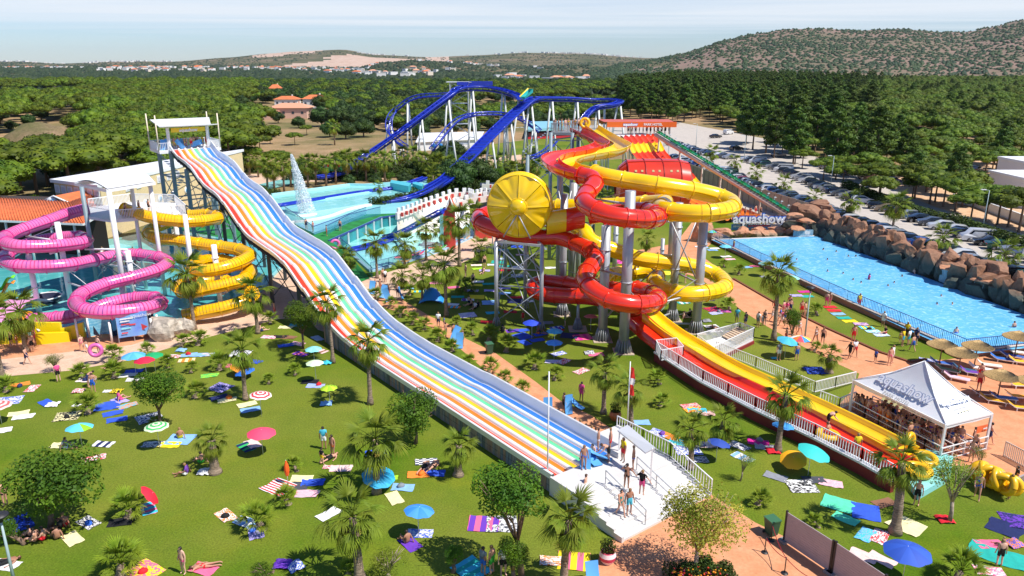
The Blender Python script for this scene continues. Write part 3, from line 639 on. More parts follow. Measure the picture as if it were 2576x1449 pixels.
for(x1,y1,x2,y2)in[(243,700,300,628),(300,628,350,690),(300,700,380,640),(220,640,300,690)]:
 b.beam(Dp(x1,y1,80),Dp(x2,y2,80),0.1)
b.build('bracing',BLUEGREY,pf)
# == red and yellow tube slides
rd=[(1449,327,100),(1468,336,98),(1493,349,95),(1513,360,91),(1502,371,87),(1451,384,84),(1408,390,80.5),(1384,402,77),(1397,419,74.5),(1426,432,72.5),(1460,441,71)]
rt=[(1460,441,71),(1490,449,70),(1494,466,68.5),(1480,483,67),(1469,500,65),(1478,517,63),(1502,530,61.8),(1541,543,61),(1583,549,61),(1625,551,62),(1655,545,65),(1640,534,68.5),(1588,529,71),(1530,537,72.5),(1482,545,73)]
rt2=[(1300,535,80),(1240,534,79),(1207,546,77),(1206,557,75),(1222,568,74),(1254,579,73.2),(1304,590.6,73),(1355,597,73),(1397,596,73),(1431,604,72.6),(1456,615,71.5),(1487,632,69.5),(1496,651,67.5),(1490,666,66.2),(1476,686,64.8),(1473,705,63.6),(1489,727,62),(1516,745,61),(1549,758,60.4),(1590,765,60.4),(1630,764,61.3),(1654,755,64),(1640,738,67.5),(1600,728,69.5),(1542,729,70.5),(1480,722,72),(1423,714,73.5),(1370,710,75),(1341,721,74),(1363,738,72.5),(1423,744,71.5),(1475,746,70.5),(1530,755,70),(1575,775,69.5),(1597,797,68)]
yt0=[(1487,320,100),(1519,340,97),(1549,357,92),(1566,369,88),(1540,382,85.5),(1500,389,84),(1455,397,81),(1424,409,78),(1436,421,75.5),(1465,429,73.5),(1495,436,72)]
yt1=[(1495,436,72),(1530,445,70.8),(1586,455,70),(1647,464,69),(1710,473.4,69),(1766,483.5,69.5),(1812,496,69.5),(1842,512,68.2),(1835,526,66.2),(1800,534,65),(1757,537,64.8),(1710,535,65.5),(1681,531,66.5),(1660,521,69),(1672,510,72),(1620,512,75),(1540,517,77),(1460,519,78),(1400,521,79),(1382,535,80),(1400,557,79.5),(1440,572,78),(1471,582,76.5),(1478,598,75.5),(1499,613,75),(1549,631,75),(1611,651,74.5),(1686,660,74.5),(1760,673.5,75),(1803,692,74.5),(1823,713,72.5),(1808,730,70.5),(1745,740,69.3),(1690,734,70),(1648,714,73),(1652,694,76),(1632,683,77),(1596,685,77),(1551,689,76),(1521,703,74.5),(1520,728,73.5),(1560,758,72.5),(1612,778,71.5),(1637,793,70.5)]
rys=thing('red_tube_slide','twisting glossy red tube slide looping around the grey steel columns','water slide',P(1515,855,0))
yys=thing('long_yellow_slide','big yellow tube slide looping high to the right of the red one','water slide',P(1750,835,0))
RPA=[Dp(*p)for p in rd];RPB=[Dp(*p)for p in rt];RPC=[Dp(*p)for p in rt2];YPA=[Dp(*p)for p in yt0];YPB=[Dp(*p)for p in yt1]
for L_,dz in((RPA,-0.55),(YPA,-0.55)):
 for i,p in enumerate(L_):p.z+=dz
trough(rys,RPA,1.75,RED,0.85);trough(yys,YPA,1.9,YEL,0.85)
STR=[M('band_violet',(0.10,0.02,0.3),0.3),M('band_dark',(0.10,0.01,0.01),0.3),M('band_gold',(0.7,0.3,0.01),0.3)]
p1=flume(rys,RPB,0.80,RED,2.7,16);p2=flume(rys,RPC,0.80,RED,2.7,16);p3=flume(yys,YPB,0.80,YEL,3.4,16)
def bands(root,path,i0,i1,r,mats,step=1.0):
 st=MB();acc=0
 for q in range(i0,i1):
  acc+=0.32
  if acc<step:continue
  acc=0;d=(path[q+1]-path[q-1]).normalized();s=Vector((0,0,1)).cross(d).normalized();u=d.cross(s);p=path[q]
  arc=[p+(s*cos(a)+u*sin(a))*(r+0.012)for a in[R(-50+250*m/13)for m in range(14)]]
  vs=[a-d*0.022 for a in arc]+[a+d*0.022 for a in arc];st.add(vs,[(m,m+1,m+15,m+14)for m in range(13)],random.randrange(3))
 st.build('stripe',mats,root)
def nearest(path,p):return min(range(len(path)),key=lambda i:(path[i]-p).length)
i=nearest(p1,RPB[8]);bands(rys,p1,i,nearest(p1,RPB[11]),0.80,STR,0.45)
i=nearest(p2,RPC[19]);bands(rys,p2,i,nearest(p2,RPC[22]),0.80,STR,0.45)
i=nearest(p3,YPB[7]);bands(yys,p3,i,nearest(p3,YPB[10]),0.80,[SM2[0],SM2[2],SM2[1]],0.55)
i=nearest(p3,YPB[29]);bands(yys,p3,i,nearest(p3,YPB[32]),0.80,[SM2[0],SM2[2],SM2[1]],0.55)
tower=thing('column_cluster','cluster of tall grey tubular steel columns carrying the red and yellow tubes','steel columns',P(1568,885,0))
for(x,y,yt,r)in[(1568,885,480,0.47),(1515,855,568,0.45),(1750,835,556,0.44),(1690,805,510,0.42),(1414,791,488,0.38),(1437,748,460,0.42),(1404,742,420,0.34),(1452,735,470,0.30),(1453,828,752,0.16),(1545,700,560,0.3),(1605,760,640,0.3),(1660,735,600,0.22)]:
 bs,z_=column(tower,x,y,ytop=yt,r=r,flare=(y>780))
 near_arms(tower,bs,z_,[p1,p2,p3],0.8,STEEL,0.4,6.5)
b=MB()
for(x1,y1,x2,y2,d)in[(1440,540,1456,700,79),(1456,540,1440,700,79),(1405,480,1437,640,80),(1437,480,1405,640,80),(1690,560,1750,700,72),(1750,560,1690,700,72),(1600,640,1690,720,75),(1690,640,1600,720,75)]:
 b.tube([Dp(x1,y1,d),Dp(x2,y2,d)],0.07,6)
b.build('bracing',STEEL,tower)
# start tower
st=thing('start_tower','grey steel start tower with railed deck for the red and yellow tubes','tower',P(1410,640,0)*1.0)
zz=17.0;c_=[Dp(1386,345,99),Dp(1440,345,98),Dp(1500,330,104),Dp(1455,330,105)];c_=[Vector((p.x,p.y,zz))for p in c_]
b=MB();b.prism([(p.x,p.y)for p in c_],zz-0.3,zz);b.build('deck',STEEL,st)
b=MB();railing(b,[c_[1],c_[0],c_[3],c_[2]],1.15,0.18);b.build('guard_rail',STEEL,st)
for p in c_+[Vector((c_[0].x-3,c_[0].y+1,0))]:
 b=MB();b.tube([Vector((p.x,p.y,0)),Vector((p.x,p.y,zz if p in c_ else zz-3))],0.24,10);b.build('leg',BLUEGREY,st)
b=MB()
for h in range(0,15,4):
 for i in range(4):
  a,c=c_[i],c_[(i+1)%4];b.beam(Vector((a.x,a.y,h+4)),Vector((c.x,c.y,h+4)),0.14);b.beam(Vector((a.x,a.y,h)),Vector((c.x,c.y,h+4)),0.09)
b.build('bracing',BLUEGREY,st)
b=MB()
for fl in range(6):
 for i in range(12):
  zz_=17-fl*2.7-i*0.22;xx=c_[0].x-0.4-(i*0.28 if fl%2==0 else 3.1-i*0.28);b.box((xx,c_[0].y+0.8+(fl%2)*1.0,zz_),(0.3,1.0,0.05))
b.build('stair_treads',STEEL,st)
# ---- yellow space bowl (drum) on its trestle
BC=Dp(1305,519,72.0);rot=Matrix.Rotation(R(-7),3,'Z')@Matrix.Rotation(R(90),3,'X')
bw=thing('yellow_drum','giant yellow drum with eight moulded wedges and a round hub','slide drum',Vector((BC.x,BC.y,0)))
RB=3.02
def bp(r,a,z):return BC+rot@Vector((r*cos(a),r*sin(a),z))
for k in range(8):
 a0=R(45*k+0.6);a1=R(45*(k+1)-0.6);b=MB();rows=[]
 for i in range(9):
  r=0.8+(RB-0.8)*i/8
  row=[]
  for j in range(11):
   a=a0+(a1-a0)*j/10;dent=0.16*math.exp(-((j-5)/1.6)**2)*max(0,min(1,(i-2)/4))*(1 if i<8 else 0.4)
   ridge=0.06 if j in(0,10)else 0
   row.append(bp(r,a,0.62*(1-(r/RB)**2.2)-dent+ridge))
  rows.append(row)
 b.grid(rows,0,True);b.build('wedge_panel',YEL,bw)
b=MB();b.lathe([(0.0,1.02),(0.35,0.98),(0.62,0.88),(0.78,0.72),(0.80,0.52)],24,BC,q=rot);b.build('hub',YEL,bw)
b=MB();b.lathe([(0.79,0.60),(0.92,0.64),(0.94,0.55),(0.8,0.5)],24,BC,q=rot);b.build('hub_rim',YEL,bw)
for k in range(8):
 b=MB();a0=R(45*k);a1=R(45*(k+1));rows=[]
 for z,r in[(0.05,RB),(0.0,RB+0.10),(-0.12,RB+0.10),(-0.14,RB+0.02),(-1.1,RB+0.12),(-1.12,RB+0.2),(-1.22,RB+0.2),(-1.24,RB+0.10),(-2.3,RB-0.1),(-2.32,RB),(-2.42,RB),(-2.44,RB-0.15),(-3.3,RB-0.9),(-3.9,1.1),(-4.0,0.05)]:
  rows.append([bp(r,a0+(a1-a0)*j/7,z)for j in range(8)])
 b.grid(rows[::-1],0,True);b.build('drum_panel',YEL,bw)
for s in(-1,1):
 b=MB();b.tube([bp(0.75,R(-92+s*8),0.75),bp(RB+0.25,R(-92)+s*R(24),0.6)],0.06,6);b.build('strut',STEEL,bw)
b=MB();tp=[Dp(1470,545,73.0),Dp(1430,553,72.5),Dp(1375,562,72.5)]
wpath=catmull(tp,8);rows=[]
for p in wpath:rows.append([p+Vector((0,0.9*cos(a),1.15*sin(a)))for a in[2*pi*k/14 for k in range(15)]])
b.grid(rows[:10]);b.build('inlet_tube',RED,bw);b=MB();b.grid(rows[9:]);b.build('inlet_tube',YEL,bw)
tr=thing('drum_trestle','grey braced steel trestle standing under the yellow drum','steel frame',P(1305,824,0))
LG=[P(1249,819,0),P(1361,829,0),P(1321,777,0),P(1272,712,0)];tz=[8.75,8.6,8.9,9.2]
for p,z in zip(LG,tz):
 b=MB();b.tube([p,p+Vector((0,0,z))],0.2,10);b.build('leg',STEEL,tr)
 g=MB();
 for k in range(10):
  a=2*pi*k/10;g.tube([p+Vector((cos(a)*0.21,sin(a)*0.21,0.9)),p+Vector((cos(a)*0.45,sin(a)*0.45,0.08))],0.03,4)
 g.build('base_gusset',STEEL,tr)
for i,(a,c)in enumerate([(0,1),(0,3),(1,2),(2,3)]):
 b=MB();A_,C_=LG[a],LG[c]
 for h0,h1 in((0.5,4.2),(4.4,8.4)):
  b.tube([A_+Vector((0,0,h0)),C_+Vector((0,0,h1))],0.055,6);b.tube([A_+Vector((0,0,h1)),C_+Vector((0,0,h0))],0.055,6)
 for h in(4.3,6.1):b.tube([A_+Vector((0,0,h)),C_+Vector((0,0,h))],0.07,6)
 b.build('cross_brace',STEEL,tr)
b=MB();
for a,c in((0,1),(1,2),(2,3),(3,0)):b.beam(LG[a]+Vector((0,0,tz[a])),LG[c]+Vector((0,0,tz[c])),0.22)
b.build('cradle_beam',STEEL,tr)
# ---- straight run-out lanes of the red and yellow slides
ro=thing('run_out','long straight red and yellow run-out lanes with white kerbs','water slide',P(1960,1000,0))
qz2,qz5=z3(1816,500,.3378),z3(1816,1019,.3378)
rc=[(1594,797,2.6),(1632,832,1.9),(1674,864,1.35),(1712,891,1.1),(1777,929,.9),(1860,975,.82),(1946,1015,.75),(2098,1088,.68),(2200,1141,.64),(2268,1176,.6)]
yc=[(1634,793,2.7),(1662,818,2.1),(1700,846,1.6),(1743,872,1.25),(1811,913,1.0),(1862,940,.92),(1946,978,.85),(2098,1050,.74),(2200,1101,.7),(2286,1147,.65)]
rcp=catmull([P(*p)for p in rc],10);ycp=catmull([P(*p)for p in yc],10)
def lane_sheet(path,wl,wr,mat,name,wall=0.42):
 path=resample(path,0.5);i=0
 while i<len(path)-1:
  j=min(i+8,len(path)-1)
  if len(path)-1-j<2:j=len(path)-1
  b=MB();rows=[]
  for q in range(i,j+1):
   d=(path[min(q+1,len(path)-1)]-path[max(q-1,0)]).normalized();s=Vector((d.y,-d.x,0)).normalized();up=Vector((0,0,1));p=path[q]
   sec=[(-wl-0.10,-0.5),(-wl-0.10,wall),(-wl,wall+0.05),(-wl+0.08,wall-0.05),(-wl*0.86,0.12),(-wl*0.6,0.0),(0,-0.04),(wr*0.6,0.0),(wr*0.86,0.12),(wr-0.08,wall-0.05),(wr,wall+0.05),(wr+0.10,wall),(wr+0.10,-0.5)]
   rows.append([p-s*w+up*z for w,z in sec])
  b.grid(rows,0,True);b.build(name,mat,ro);i=j
lane_sheet(rcp,1.0,1.0,RED,'red_lane_section');lane_sheet(ycp,0.95,0.95,YEL,'yellow_lane_section')
# kerb, red base wall and white railing on the near side, blue gutter and railing on the far side
KRED=M('dark_red_wall',(0.22,0.02,0.02),0.7,var=0.15,scale=0.6,coord='World')
nk=[(1650,886),(1767,961),(1899,1030),(2048,1101),(2166,1162),(2247,1208)]
nkp=[P(x,y,0.85)for x,y in nk]
b=MB()
for a,c in zip(nkp,nkp[1:]):
 q=(c-a).to_track_quat('X','Z').to_matrix();l=(c-a).length;b.box((a+c)/2-Vector((0,0,0.45)),(l+0.05,0.30,0.80),0,0,q)
b.build('base_wall',KRED,ro);b=MB()
for a,c in zip(nkp,nkp[1:]):
 q=(c-a).to_track_quat('X','Z').to_matrix();l=(c-a).length;b.box((a+c)/2+Vector((0,0,0.02)),(l+0.06,0.45,0.14),0,0,q)
b.build('kerb',WHITE,ro)
rail_thing('run_out_railing','white balustrade along the near side of the red run-out lane',[p+Vector((0,0,0.08))for p in nkp],WHITER,0.95,0.20)
cg=[P(1652,886,0.9),P(1706,894,0.9),P(1716,918,0.9),P(1664,912,0.9)]
rail_thing('railed_box','small white railed cage at the upper end of the red lane railing',[P(1649,882,0.9),P(1700,876,0.9),P(1718,898,0.9),P(1662,908,0.9),P(1649,882,0.9)],WHITER,1.0,0.16)
gut=[(1796,893),(1885,925),(2000,975),(2085,1015),(2170,1060),(2290,1128),(2230,1100),(2098,1030),(1946,960),(1820,900)]
ngon('blue_gutter',px(gut,0.55),0.55,M('pale_blue_floor',(0.42,0.70,0.82),0.4,var=0.06,scale=0.5,coord='World'),0.5)
rail_thing('gutter_railing','white balustrade behind the yellow run-out lane leading to the tent',[P(1800,884,0.6),P(1900,924,0.6),P(2048,988,0.6),P(2150,962,0.1)],WHITER,0.95,0.2)
rail_thing('tent_ramp_railing','short white balustrade slanting between the blue gutter and the tent',[P(2062,1012,0.2),P(2110,1030,0.2),P(2150,1014,0.2)],WHITER,0.95,0.2)
# small white railed ramp between the slides and the path
rb=thing('railed_ramp','white walled ramp with railings on the lawn behind the yellow lane','ramp',P(1820,880,0))
rp=[qz2(118,1140),qz2(440,1050),qz2(545,1090),qz2(240,1240)];b=MB();q4_=[P(x,y+24,0.0)for x,y in rp];b.prism([(p.x,p.y)for p in q4_],0.0,0.5);b.build('base',WHITE,rb)
b=MB();b.prism([(p.x*1.002,p.y-0.25)for p in(q4_[3],q4_[2])]+[(p.x,p.y-0.1)for p in(q4_[2],q4_[3])][:2],0.0,0.3);b.build('red_skirting',KRED,rb)
for i,j in((0,1),(1,2),(2,3),(3,0)):
 b=MB();railing(b,[q4_[i]+Vector((0,0,0.5)),q4_[j]+Vector((0,0,0.5))],1.05,0.16);b.build('railing',WHITER,rb)
for k in range(7):
 b=MB();a,c=q4_[1].lerp(q4_[0],0.08+k*0.05),q4_[2].lerp(q4_[3],0.08+k*0.05);b.beam(a+Vector((0,0,0.6+0.08*(7-k))),c+Vector((0,0,0.6+0.08*(7-k))),0.28,0.08);b.build('step',M('beige_step',(0.55,0.42,0.3),0.8),rb)
 # splash pond at the end
wd=[P(*qz5(1830,540),0),P(*qz5(2030,600),0),P(*qz5(2010,745),0),P(*qz5(1772,885),0),P(*qz5(1700,790),0)]
wt=thing('finish_pond','pale blue tiled finish pond at the end of the red and yellow lanes','pool',wd[2])
b=MB();b.prism([(p.x,p.y)for p in wd],0,0.42);b.build('basin',SEA,wt)
b=MB();cxy=sum((p for p in wd),Vector())/5;b.prism([(cxy.x+(p.x-cxy.x)*0.9,cxy.y+(p.y-cxy.y)*0.9)for p in wd],0.3,0.44);b.build('water',WAQUA,wt)
# ---- big red barrel
BR=Dp(1642,466,98);rb_=thing('red_barrel','huge red barrel shaped slide hall with pale green spots on its roof panels','slide drum',Vector((BR.x,BR.y,0)))
REDB=M('orange_red_fibreglass',(0.62,0.035,0.008),0.25,var=0.10,scale=0.4,coat=0.5,coord='World');SPOT=M('pale_spot',(0.42,0.33,0.12),0.5)
rb3=3.35;xs=[-4.9,-4.55,-3.6,-1.4,0.9,3.1,4.35,4.9];rf=[0.35,0.72,0.97,1.0,1.0,1.0,0.90,0.5]
for i in range(len(xs)-1):
 for k in range(6):
  b=MB();rows=[]
  for m in range(4):
   f=m/3;x=xs[i]+(xs[i+1]-xs[i])*f;r=rb3*(rf[i]+(rf[i+1]-rf[i])*f);rows.append([BR+Vector((x,r*cos(R(60*k+60*j/6)),r*1.02*sin(R(60*k+60*j/6))))for j in range(7)])
  b.grid(rows);b.build('shell_panel',REDB,rb_)
b=MB()
for i in range(2,6):b.tube([BR+Vector((xs[i],(rb3*rf[i]+0.04)*cos(a),(rb3*rf[i]+0.04)*1.02*sin(a)))for a in[2*pi*k/32 for k in range(33)]],0.07,4,cap=False)
for k in(1,2,3,4,5):b.tube([BR+Vector((x,(rb3*f+0.03)*cos(R(60*k-10)),(rb3*f+0.03)*1.02*sin(R(60*k-10))))for x,f in zip(xs,rf)],0.06,4)
b.build('rib',M('dark_red_rib',(0.35,0.015,0.008),0.4),rb_)
b=MB()
for x in(-2.9,-2.1,-0.7,0.1,1.6,2.4):
 for a in(52,82,200-60,225):
  c=BR+Vector((x+0.2*sin(a),(rb3+0.02)*cos(R(-a)),(rb3+0.02)*1.02*sin(R(180-a))));q=Vector((0,cos(R(-a)),sin(R(180-a)))).to_track_quat('Z','Y').to_matrix();b.box(c,(0.28,0.28,0.03),0,0,q)
b.build('spot',SPOT,rb_)
for x in(-3,3):
 b=MB();b.tube([Vector((BR.x+x,BR.y,0)),Vector((BR.x+x,BR.y,BR.z-3))],0.5,12);b.build('column',STEEL,rb_)
b=MB();rows=[]
for i in range(10):
 f=i/9;c=BR+Vector((-3.2-3.2*f,-1.6*f,-2.3-3.0*f));rows.append([c+Vector((0,(1.3-0.5*f)*cos(a),(1.3-0.5*f)*sin(a)))for a in[2*pi*k/12 for k in range(13)]])
b.grid(rows);b.build('outlet_funnel',REDB,rb_)
# ---- six lane mat racer behind, with the hotel sign
mr_=thing('mat_racer','distant six lane red and yellow striped mat slide under the orange sign','water slide',P(1850,560,0))
TP=Dp(1600,343,152);BT=P(1868,549,0.6);ax2=Vector((BT.x-TP.x,BT.y-TP.y,0));LN=ax2.length;ax2.normalize();pr2=Vector((-ax2.y,ax2.x,0))
pz=[(0,0),(0.03,-0.1),(0.08,-1.1),(0.16,-3.2),(0.24,-4.6),(0.32,-5.2),(0.40,-5.8),(0.50,-7.4),(0.60,-8.7),(0.70,-9.4),(0.80,-10.0),(0.90,-10.3),(1.0,-10.6)]
H0=TP.z;sc_=(H0-0.5)/10.6
LY=M('lane_yellow',(0.86,0.40,0.004),0.25,coat=0.5);LR=M('lane_red',(0.62,0.02,0.006),0.25,coat=0.5);LO=M('lane_orange',(0.84,0.24,0.004),0.25,coat=0.5)
for k in range(6):
 b=MB();w0=-4.0+k*1.33;n_=60;rows=[];mi=[]
 for i in range(n_+1):
  f=i/n_;z=H0+interp(pz,f)*sc_;p=TP*1;p.z=z;p=Vector((TP.x,TP.y,z))+ax2*(f*LN)
  rows.append([p+pr2*(w0+1.33*j/6)*(1.0+0.0*f)+Vector((0,0,0.42*abs(2*j/6-1)**3))for j in range(7)])
 vs=[p for r in rows for p in r];fs=[];
 for i in range(n_):
  f=i/n_;c=1 if f<0.07 else(0 if f<0.13 else(1 if f<0.24 else(2 if f<0.36 else(1 if f<0.44 and k%2 else(0 if f<0.62 else(1 if(0.70<f<0.74 or 0.84<f<0.87)and k%2==0 else 2))))))
  b.add(rows[i]+rows[i+1],[(j,j+7,j+8,j+1)for j in range(6)],c,True)
 b.build('lane',[LY,LR,LO],mr_)
b=MB()
for f in(0.02,0.12,0.22,0.32,0.42,0.52):
 z=H0+interp(pz,f)*sc_-0.2
 for w in(-3.4,3.4):
  p=Vector((TP.x,TP.y,0))+ax2*(f*LN)+pr2*w;b.beam(p,p+Vector((0,0,z)),0.2)
 a,c=[Vector((TP.x,TP.y,0))+ax2*(f*LN)+pr2*w for w in(-3.4,3.4)];b.beam(a+Vector((0,0,0.5)),c+Vector((0,0,z)),0.1);b.beam(a+Vector((0,0,z)),c+Vector((0,0,0.5)),0.1)
b.build('frame',STEEL,mr_)
b=MB();b.prism([(p.x,p.y)for p in[Vector((TP.x,TP.y,0))+ax2*(-5)+pr2*-6,Vector((TP.x,TP.y,0))+ax2*(-5)+pr2*5,Vector((TP.x,TP.y,0))+ax2*0.1+pr2*5,Vector((TP.x,TP.y,0))+ax2*0.1+pr2*-6]],H0-0.4,H0+0.1);b.build('deck',WHITE,mr_)
sg=thing('hotel_sign_roof','orange sign board with red roof above the distant striped slide','sign canopy',Vector((TP.x,TP.y,0)))
SD=154;s0,s1=Dp(1527,313,SD),Dp(1702,314,SD);sz0,sz1=zat(320,SD),zat(306.5,SD)
b=MB();b.box(((s0.x+s1.x)/2,SD,(sz0+sz1)/2),(s1.x-s0.x,0.25,sz1-sz0));b.build('sign_board',M('sign_orange',(0.85,0.15,0.012),0.5),sg)
b=MB();zr=zat(300,SD+3);b.add([(s0.x-0.6,SD-0.1,sz1),(s1.x-0.6,SD-0.1,sz1),(s1.x-1.0,SD+3,zr),(s0.x-1.4,SD+3,zr),(s1.x-0.6,SD+6,sz1-0.8),(s0.x-0.9,SD+6,sz1-0.8)],[(0,1,2,3),(3,2,4,5)]);b.build('roof',M('faded_red_roof',(0.50,0.11,0.09),0.7,var=0.1),sg)
b=MB()
for x in(s0.x+0.6,s0.x*0.6+s1.x*0.4,s1.x-1.2):
 for yy in(SD+0.4,SD+5.5):b.beam((x,yy,0),(x,yy,sz1-0.2),0.2)
b.build('post',WHITE,sg)
hh=sz1-sz0
text_mesh('aquashow',hh*0.66,'lettering',M('sign_white',(0.85,0.85,0.85),0.5),sg,(s0.x+(s1.x-s0.x)*0.335,SD-0.16,(sz0+sz1)/2),frame_rot((1,0,0),(0,0,1)),0.02,label='white rounded word on a blue outline',off=0.045)
text_mesh('aquashow',hh*0.66,'lettering_outline',M('sign_blue',(0.03,0.12,0.5),0.5),sg,(s0.x+(s1.x-s0.x)*0.335,SD-0.14,(sz0+sz1)/2),frame_rot((1,0,0),(0,0,1)),0.01,off=0.11)
text_mesh('PARK HOTEL',hh*0.60,'lettering',M('sign_grey_white',(0.80,0.76,0.72),0.5),sg,(s0.x+(s1.x-s0.x)*0.66,SD-0.16,(sz0+sz1)/2),frame_rot((1,0,0),(0,0,1)),0.02,off=0.035)
# ---- pale steel beam with the green conveyor beside the mat racer
cv=thing('green_conveyor','long sloping green ride channel on a pinkish steel beam beside the fence','ride track',P(1900,540,0))
ca,cb=Dp(1652,339,150),P(1990,545,1.2)
sid=Vector(((cb-ca).y,-(cb-ca).x,0)).normalized();sid=-sid if sid.x<0 else sid
b=MB();b.tube([ca-sid*0.4,cb-sid*0.4],0.38,10);b.build('beam',M('pinkish_beam',(0.62,0.42,0.34),0.5),cv)
GR=[M('green_panel_%d'%i,c,0.3,coat=0.3)for i,c in enumerate([(0.015,0.22,0.05),(0.03,0.33,0.12),(0.02,0.28,0.18)])]
n_=46;dcv=(cb-ca);sid=Vector((dcv.y,-dcv.x,0)).normalized()
if sid.x<0:sid=-sid
for i in range(n_):
 a,c=ca+dcv*(i/n_)+Vector((0,0,0.55)),ca+dcv*((i+0.93)/n_)+Vector((0,0,0.55));b=MB()
 b.grid([[a-sid*0.5+Vector((0,0,0.3)),a-sid*0.35,a+sid*0.35,a+sid*0.5+Vector((0,0,0.3))],[c-sid*0.5+Vector((0,0,0.3)),c-sid*0.35,c+sid*0.35,c+sid*0.5+Vector((0,0,0.3))]],0,False);b.build('channel_panel',GR[i%3],cv)
b=MB()
for i in range(0,n_,2):
 a=ca+dcv*(i/n_)+sid*1.0+Vector((0,0,1.1));b.beam(a-sid*0.3-Vector((0,0,0.5)),a,0.05);b.box(a,(0.35,0.25,0.12))
b.build('lamp',WHITER,cv)
for f in(0.02,0.2,0.38,0.52,0.66,0.80,0.93):
 p=ca+dcv*f;b=MB();b.tube([Vector((p.x,p.y,0)),p],0.17,8);b.build('support',M('cream_post',(0.62,0.52,0.42),0.6),cv)
 # brown panel fence along the parking side
pfn=thing('brown_panel_fence','long brown panel fence between the mat slide and the car park','fence',P(1980,520,0))
fpts=[P(1690,432,0),P(1760,464,0),P(1840,497,0),P(1960,541,0),P(2062,576,0)]
FB=M('brown_fence',(0.44,0.34,0.26),0.8,var=0.1,scale=0.6,coord='World')
for a,c in zip(fpts,fpts[1:]):
 l=(c-a).length;n_=max(1,round(l/2.4))
 for i in range(n_):
  p,q=a.lerp(c,(i+0.02)/n_),a.lerp(c,(i+0.98)/n_);b=MB();b.box(((p.x+q.x)/2,(p.y+q.y)/2,1.8),((q-p).length,0.06,3.6),atan2(q.y-p.y,q.x-p.x));b.build('panel',FB,pfn)
  b=MB();b.box((p.x,p.y,1.55),(0.12,0.14,3.7));b.build('post',M('fence_post',(0.14,0.12,0.11),0.7),pfn)
  # == blue water coaster
qk,qm=z3(980,210,.2989),z3(900,0,.3378)
co=thing('blue_coaster','large deep blue water coaster track looping behind the park palms','roller coaster',P(1250,430,0))
WSUP=M('coaster_support_paint',(0.68,0.70,0.68),0.45,var=0.05)
def track(pts,w=1.5,deep=0.7,name='track',solid=True,seg=12):
 path=resample(catmull(pts,10),1.5);L_,R_,C_=[],[],[]
 for q in range(len(path)):
  d=(path[min(q+1,len(path)-1)]-path[max(q-1,0)]).normalized();s=Vector((0,0,1)).cross(d);s=s.normalized()if s.length>1e-3 else Vector((1,0,0));u=d.cross(s)
  L_.append(path[q]+s*w/2);R_.append(path[q]-s*w/2);C_.append(path[q]-u*deep)
 for i in range(0,len(path)-1,seg):
  j=min(i+seg,len(path)-1)
  if j-i<1:continue
  b=MB();b.tube(L_[i:j+1],0.13,6);b.tube(R_[i:j+1],0.13,6);b.tube(C_[i:j+1],0.26,6)
  for q in range(i,j+1):
   b.beam(L_[q],R_[q],0.12);b.beam(L_[q],C_[q],0.08);b.beam(R_[q],C_[q],0.08)
  if solid:
   for side in(L_,R_):
    b.grid([[side[q]+Vector((0,0,0.22)),side[q]-Vector((0,0,0.35))]for q in range(i,j+1)],0,False)
   b.grid([[L_[q]-Vector((0,0,0.3)),R_[q]-Vector((0,0,0.3))]for q in range(i,j+1)],0,False)
  b.build(name,BLUE,co)
 return path
def DQ(q,x,y,d):return Dp(*q(x,y),d)
top=[DQ(qk,760,82,196),DQ(qk,850,66,199),DQ(qk,1000,68,201),DQ(qk,1130,88,199),DQ(qk,1240,125,196),DQ(qk,1300,165,190)]
t1=track([Dp(872,424,176),DQ(qk,30,615,182),DQ(qk,300,425,186),DQ(qk,560,232,191),DQ(qk,700,130,194)]+top,2.2,1.0,'drop_track')
t2=track([DQ(qk,1440,158,186),DQ(qk,1385,172,184),DQ(qk,1290,245,181),DQ(qk,1150,370,175),DQ(qk,1000,515,168),DQ(qk,850,665,161),DQ(qk,760,745,157),Dp(1120,450,153),Dp(1085,470,146)],3.0,1.1,'drop_track')
t3=track([DQ(qk,1440,158,186),DQ(qm,1560,725,188),DQ(qm,1750,728,192),DQ(qm,1900,738,194),DQ(qm,2040,738,194),DQ(qm,2110,752,190),DQ(qm,2050,775,186),DQ(qm,1940,790,184),DQ(qm,1860,850,182),DQ(qm,1820,925,180)],1.8,0.8,'upper_track')
t4=track([DQ(qk,700,118,197),DQ(qk,600,125,200),DQ(qk,470,130,202),DQ(qk,350,165,203),DQ(qk,240,250,203),DQ(qk,190,340,200),DQ(qk,190,430,198),DQ(qk,250,510,195),DQ(qk,340,570,193)],1.7,0.8,'curve_track',False)
t5=track([DQ(qk,545,590,178),DQ(qk,600,520,180),DQ(qk,690,410,184),DQ(qk,780,330,188),DQ(qk,900,290,192),DQ(qk,1050,280,194),DQ(qk,1180,290,194),DQ(qk,1300,330,192),DQ(qk,1400,390,190),DQ(qk,1449,430,188)],1.6,0.7,'lower_track',False)
t6=track([DQ(qk,1380,650,170),DQ(qk,1440,640,172),Dp(1380,372,178),Dp(1400,350,182)],1.4,0.6,'low_link_track',False)
sp_=thing('coaster_supports','forest of slim white tubular supports under the blue coaster','steel supports',P(1270,425,0))
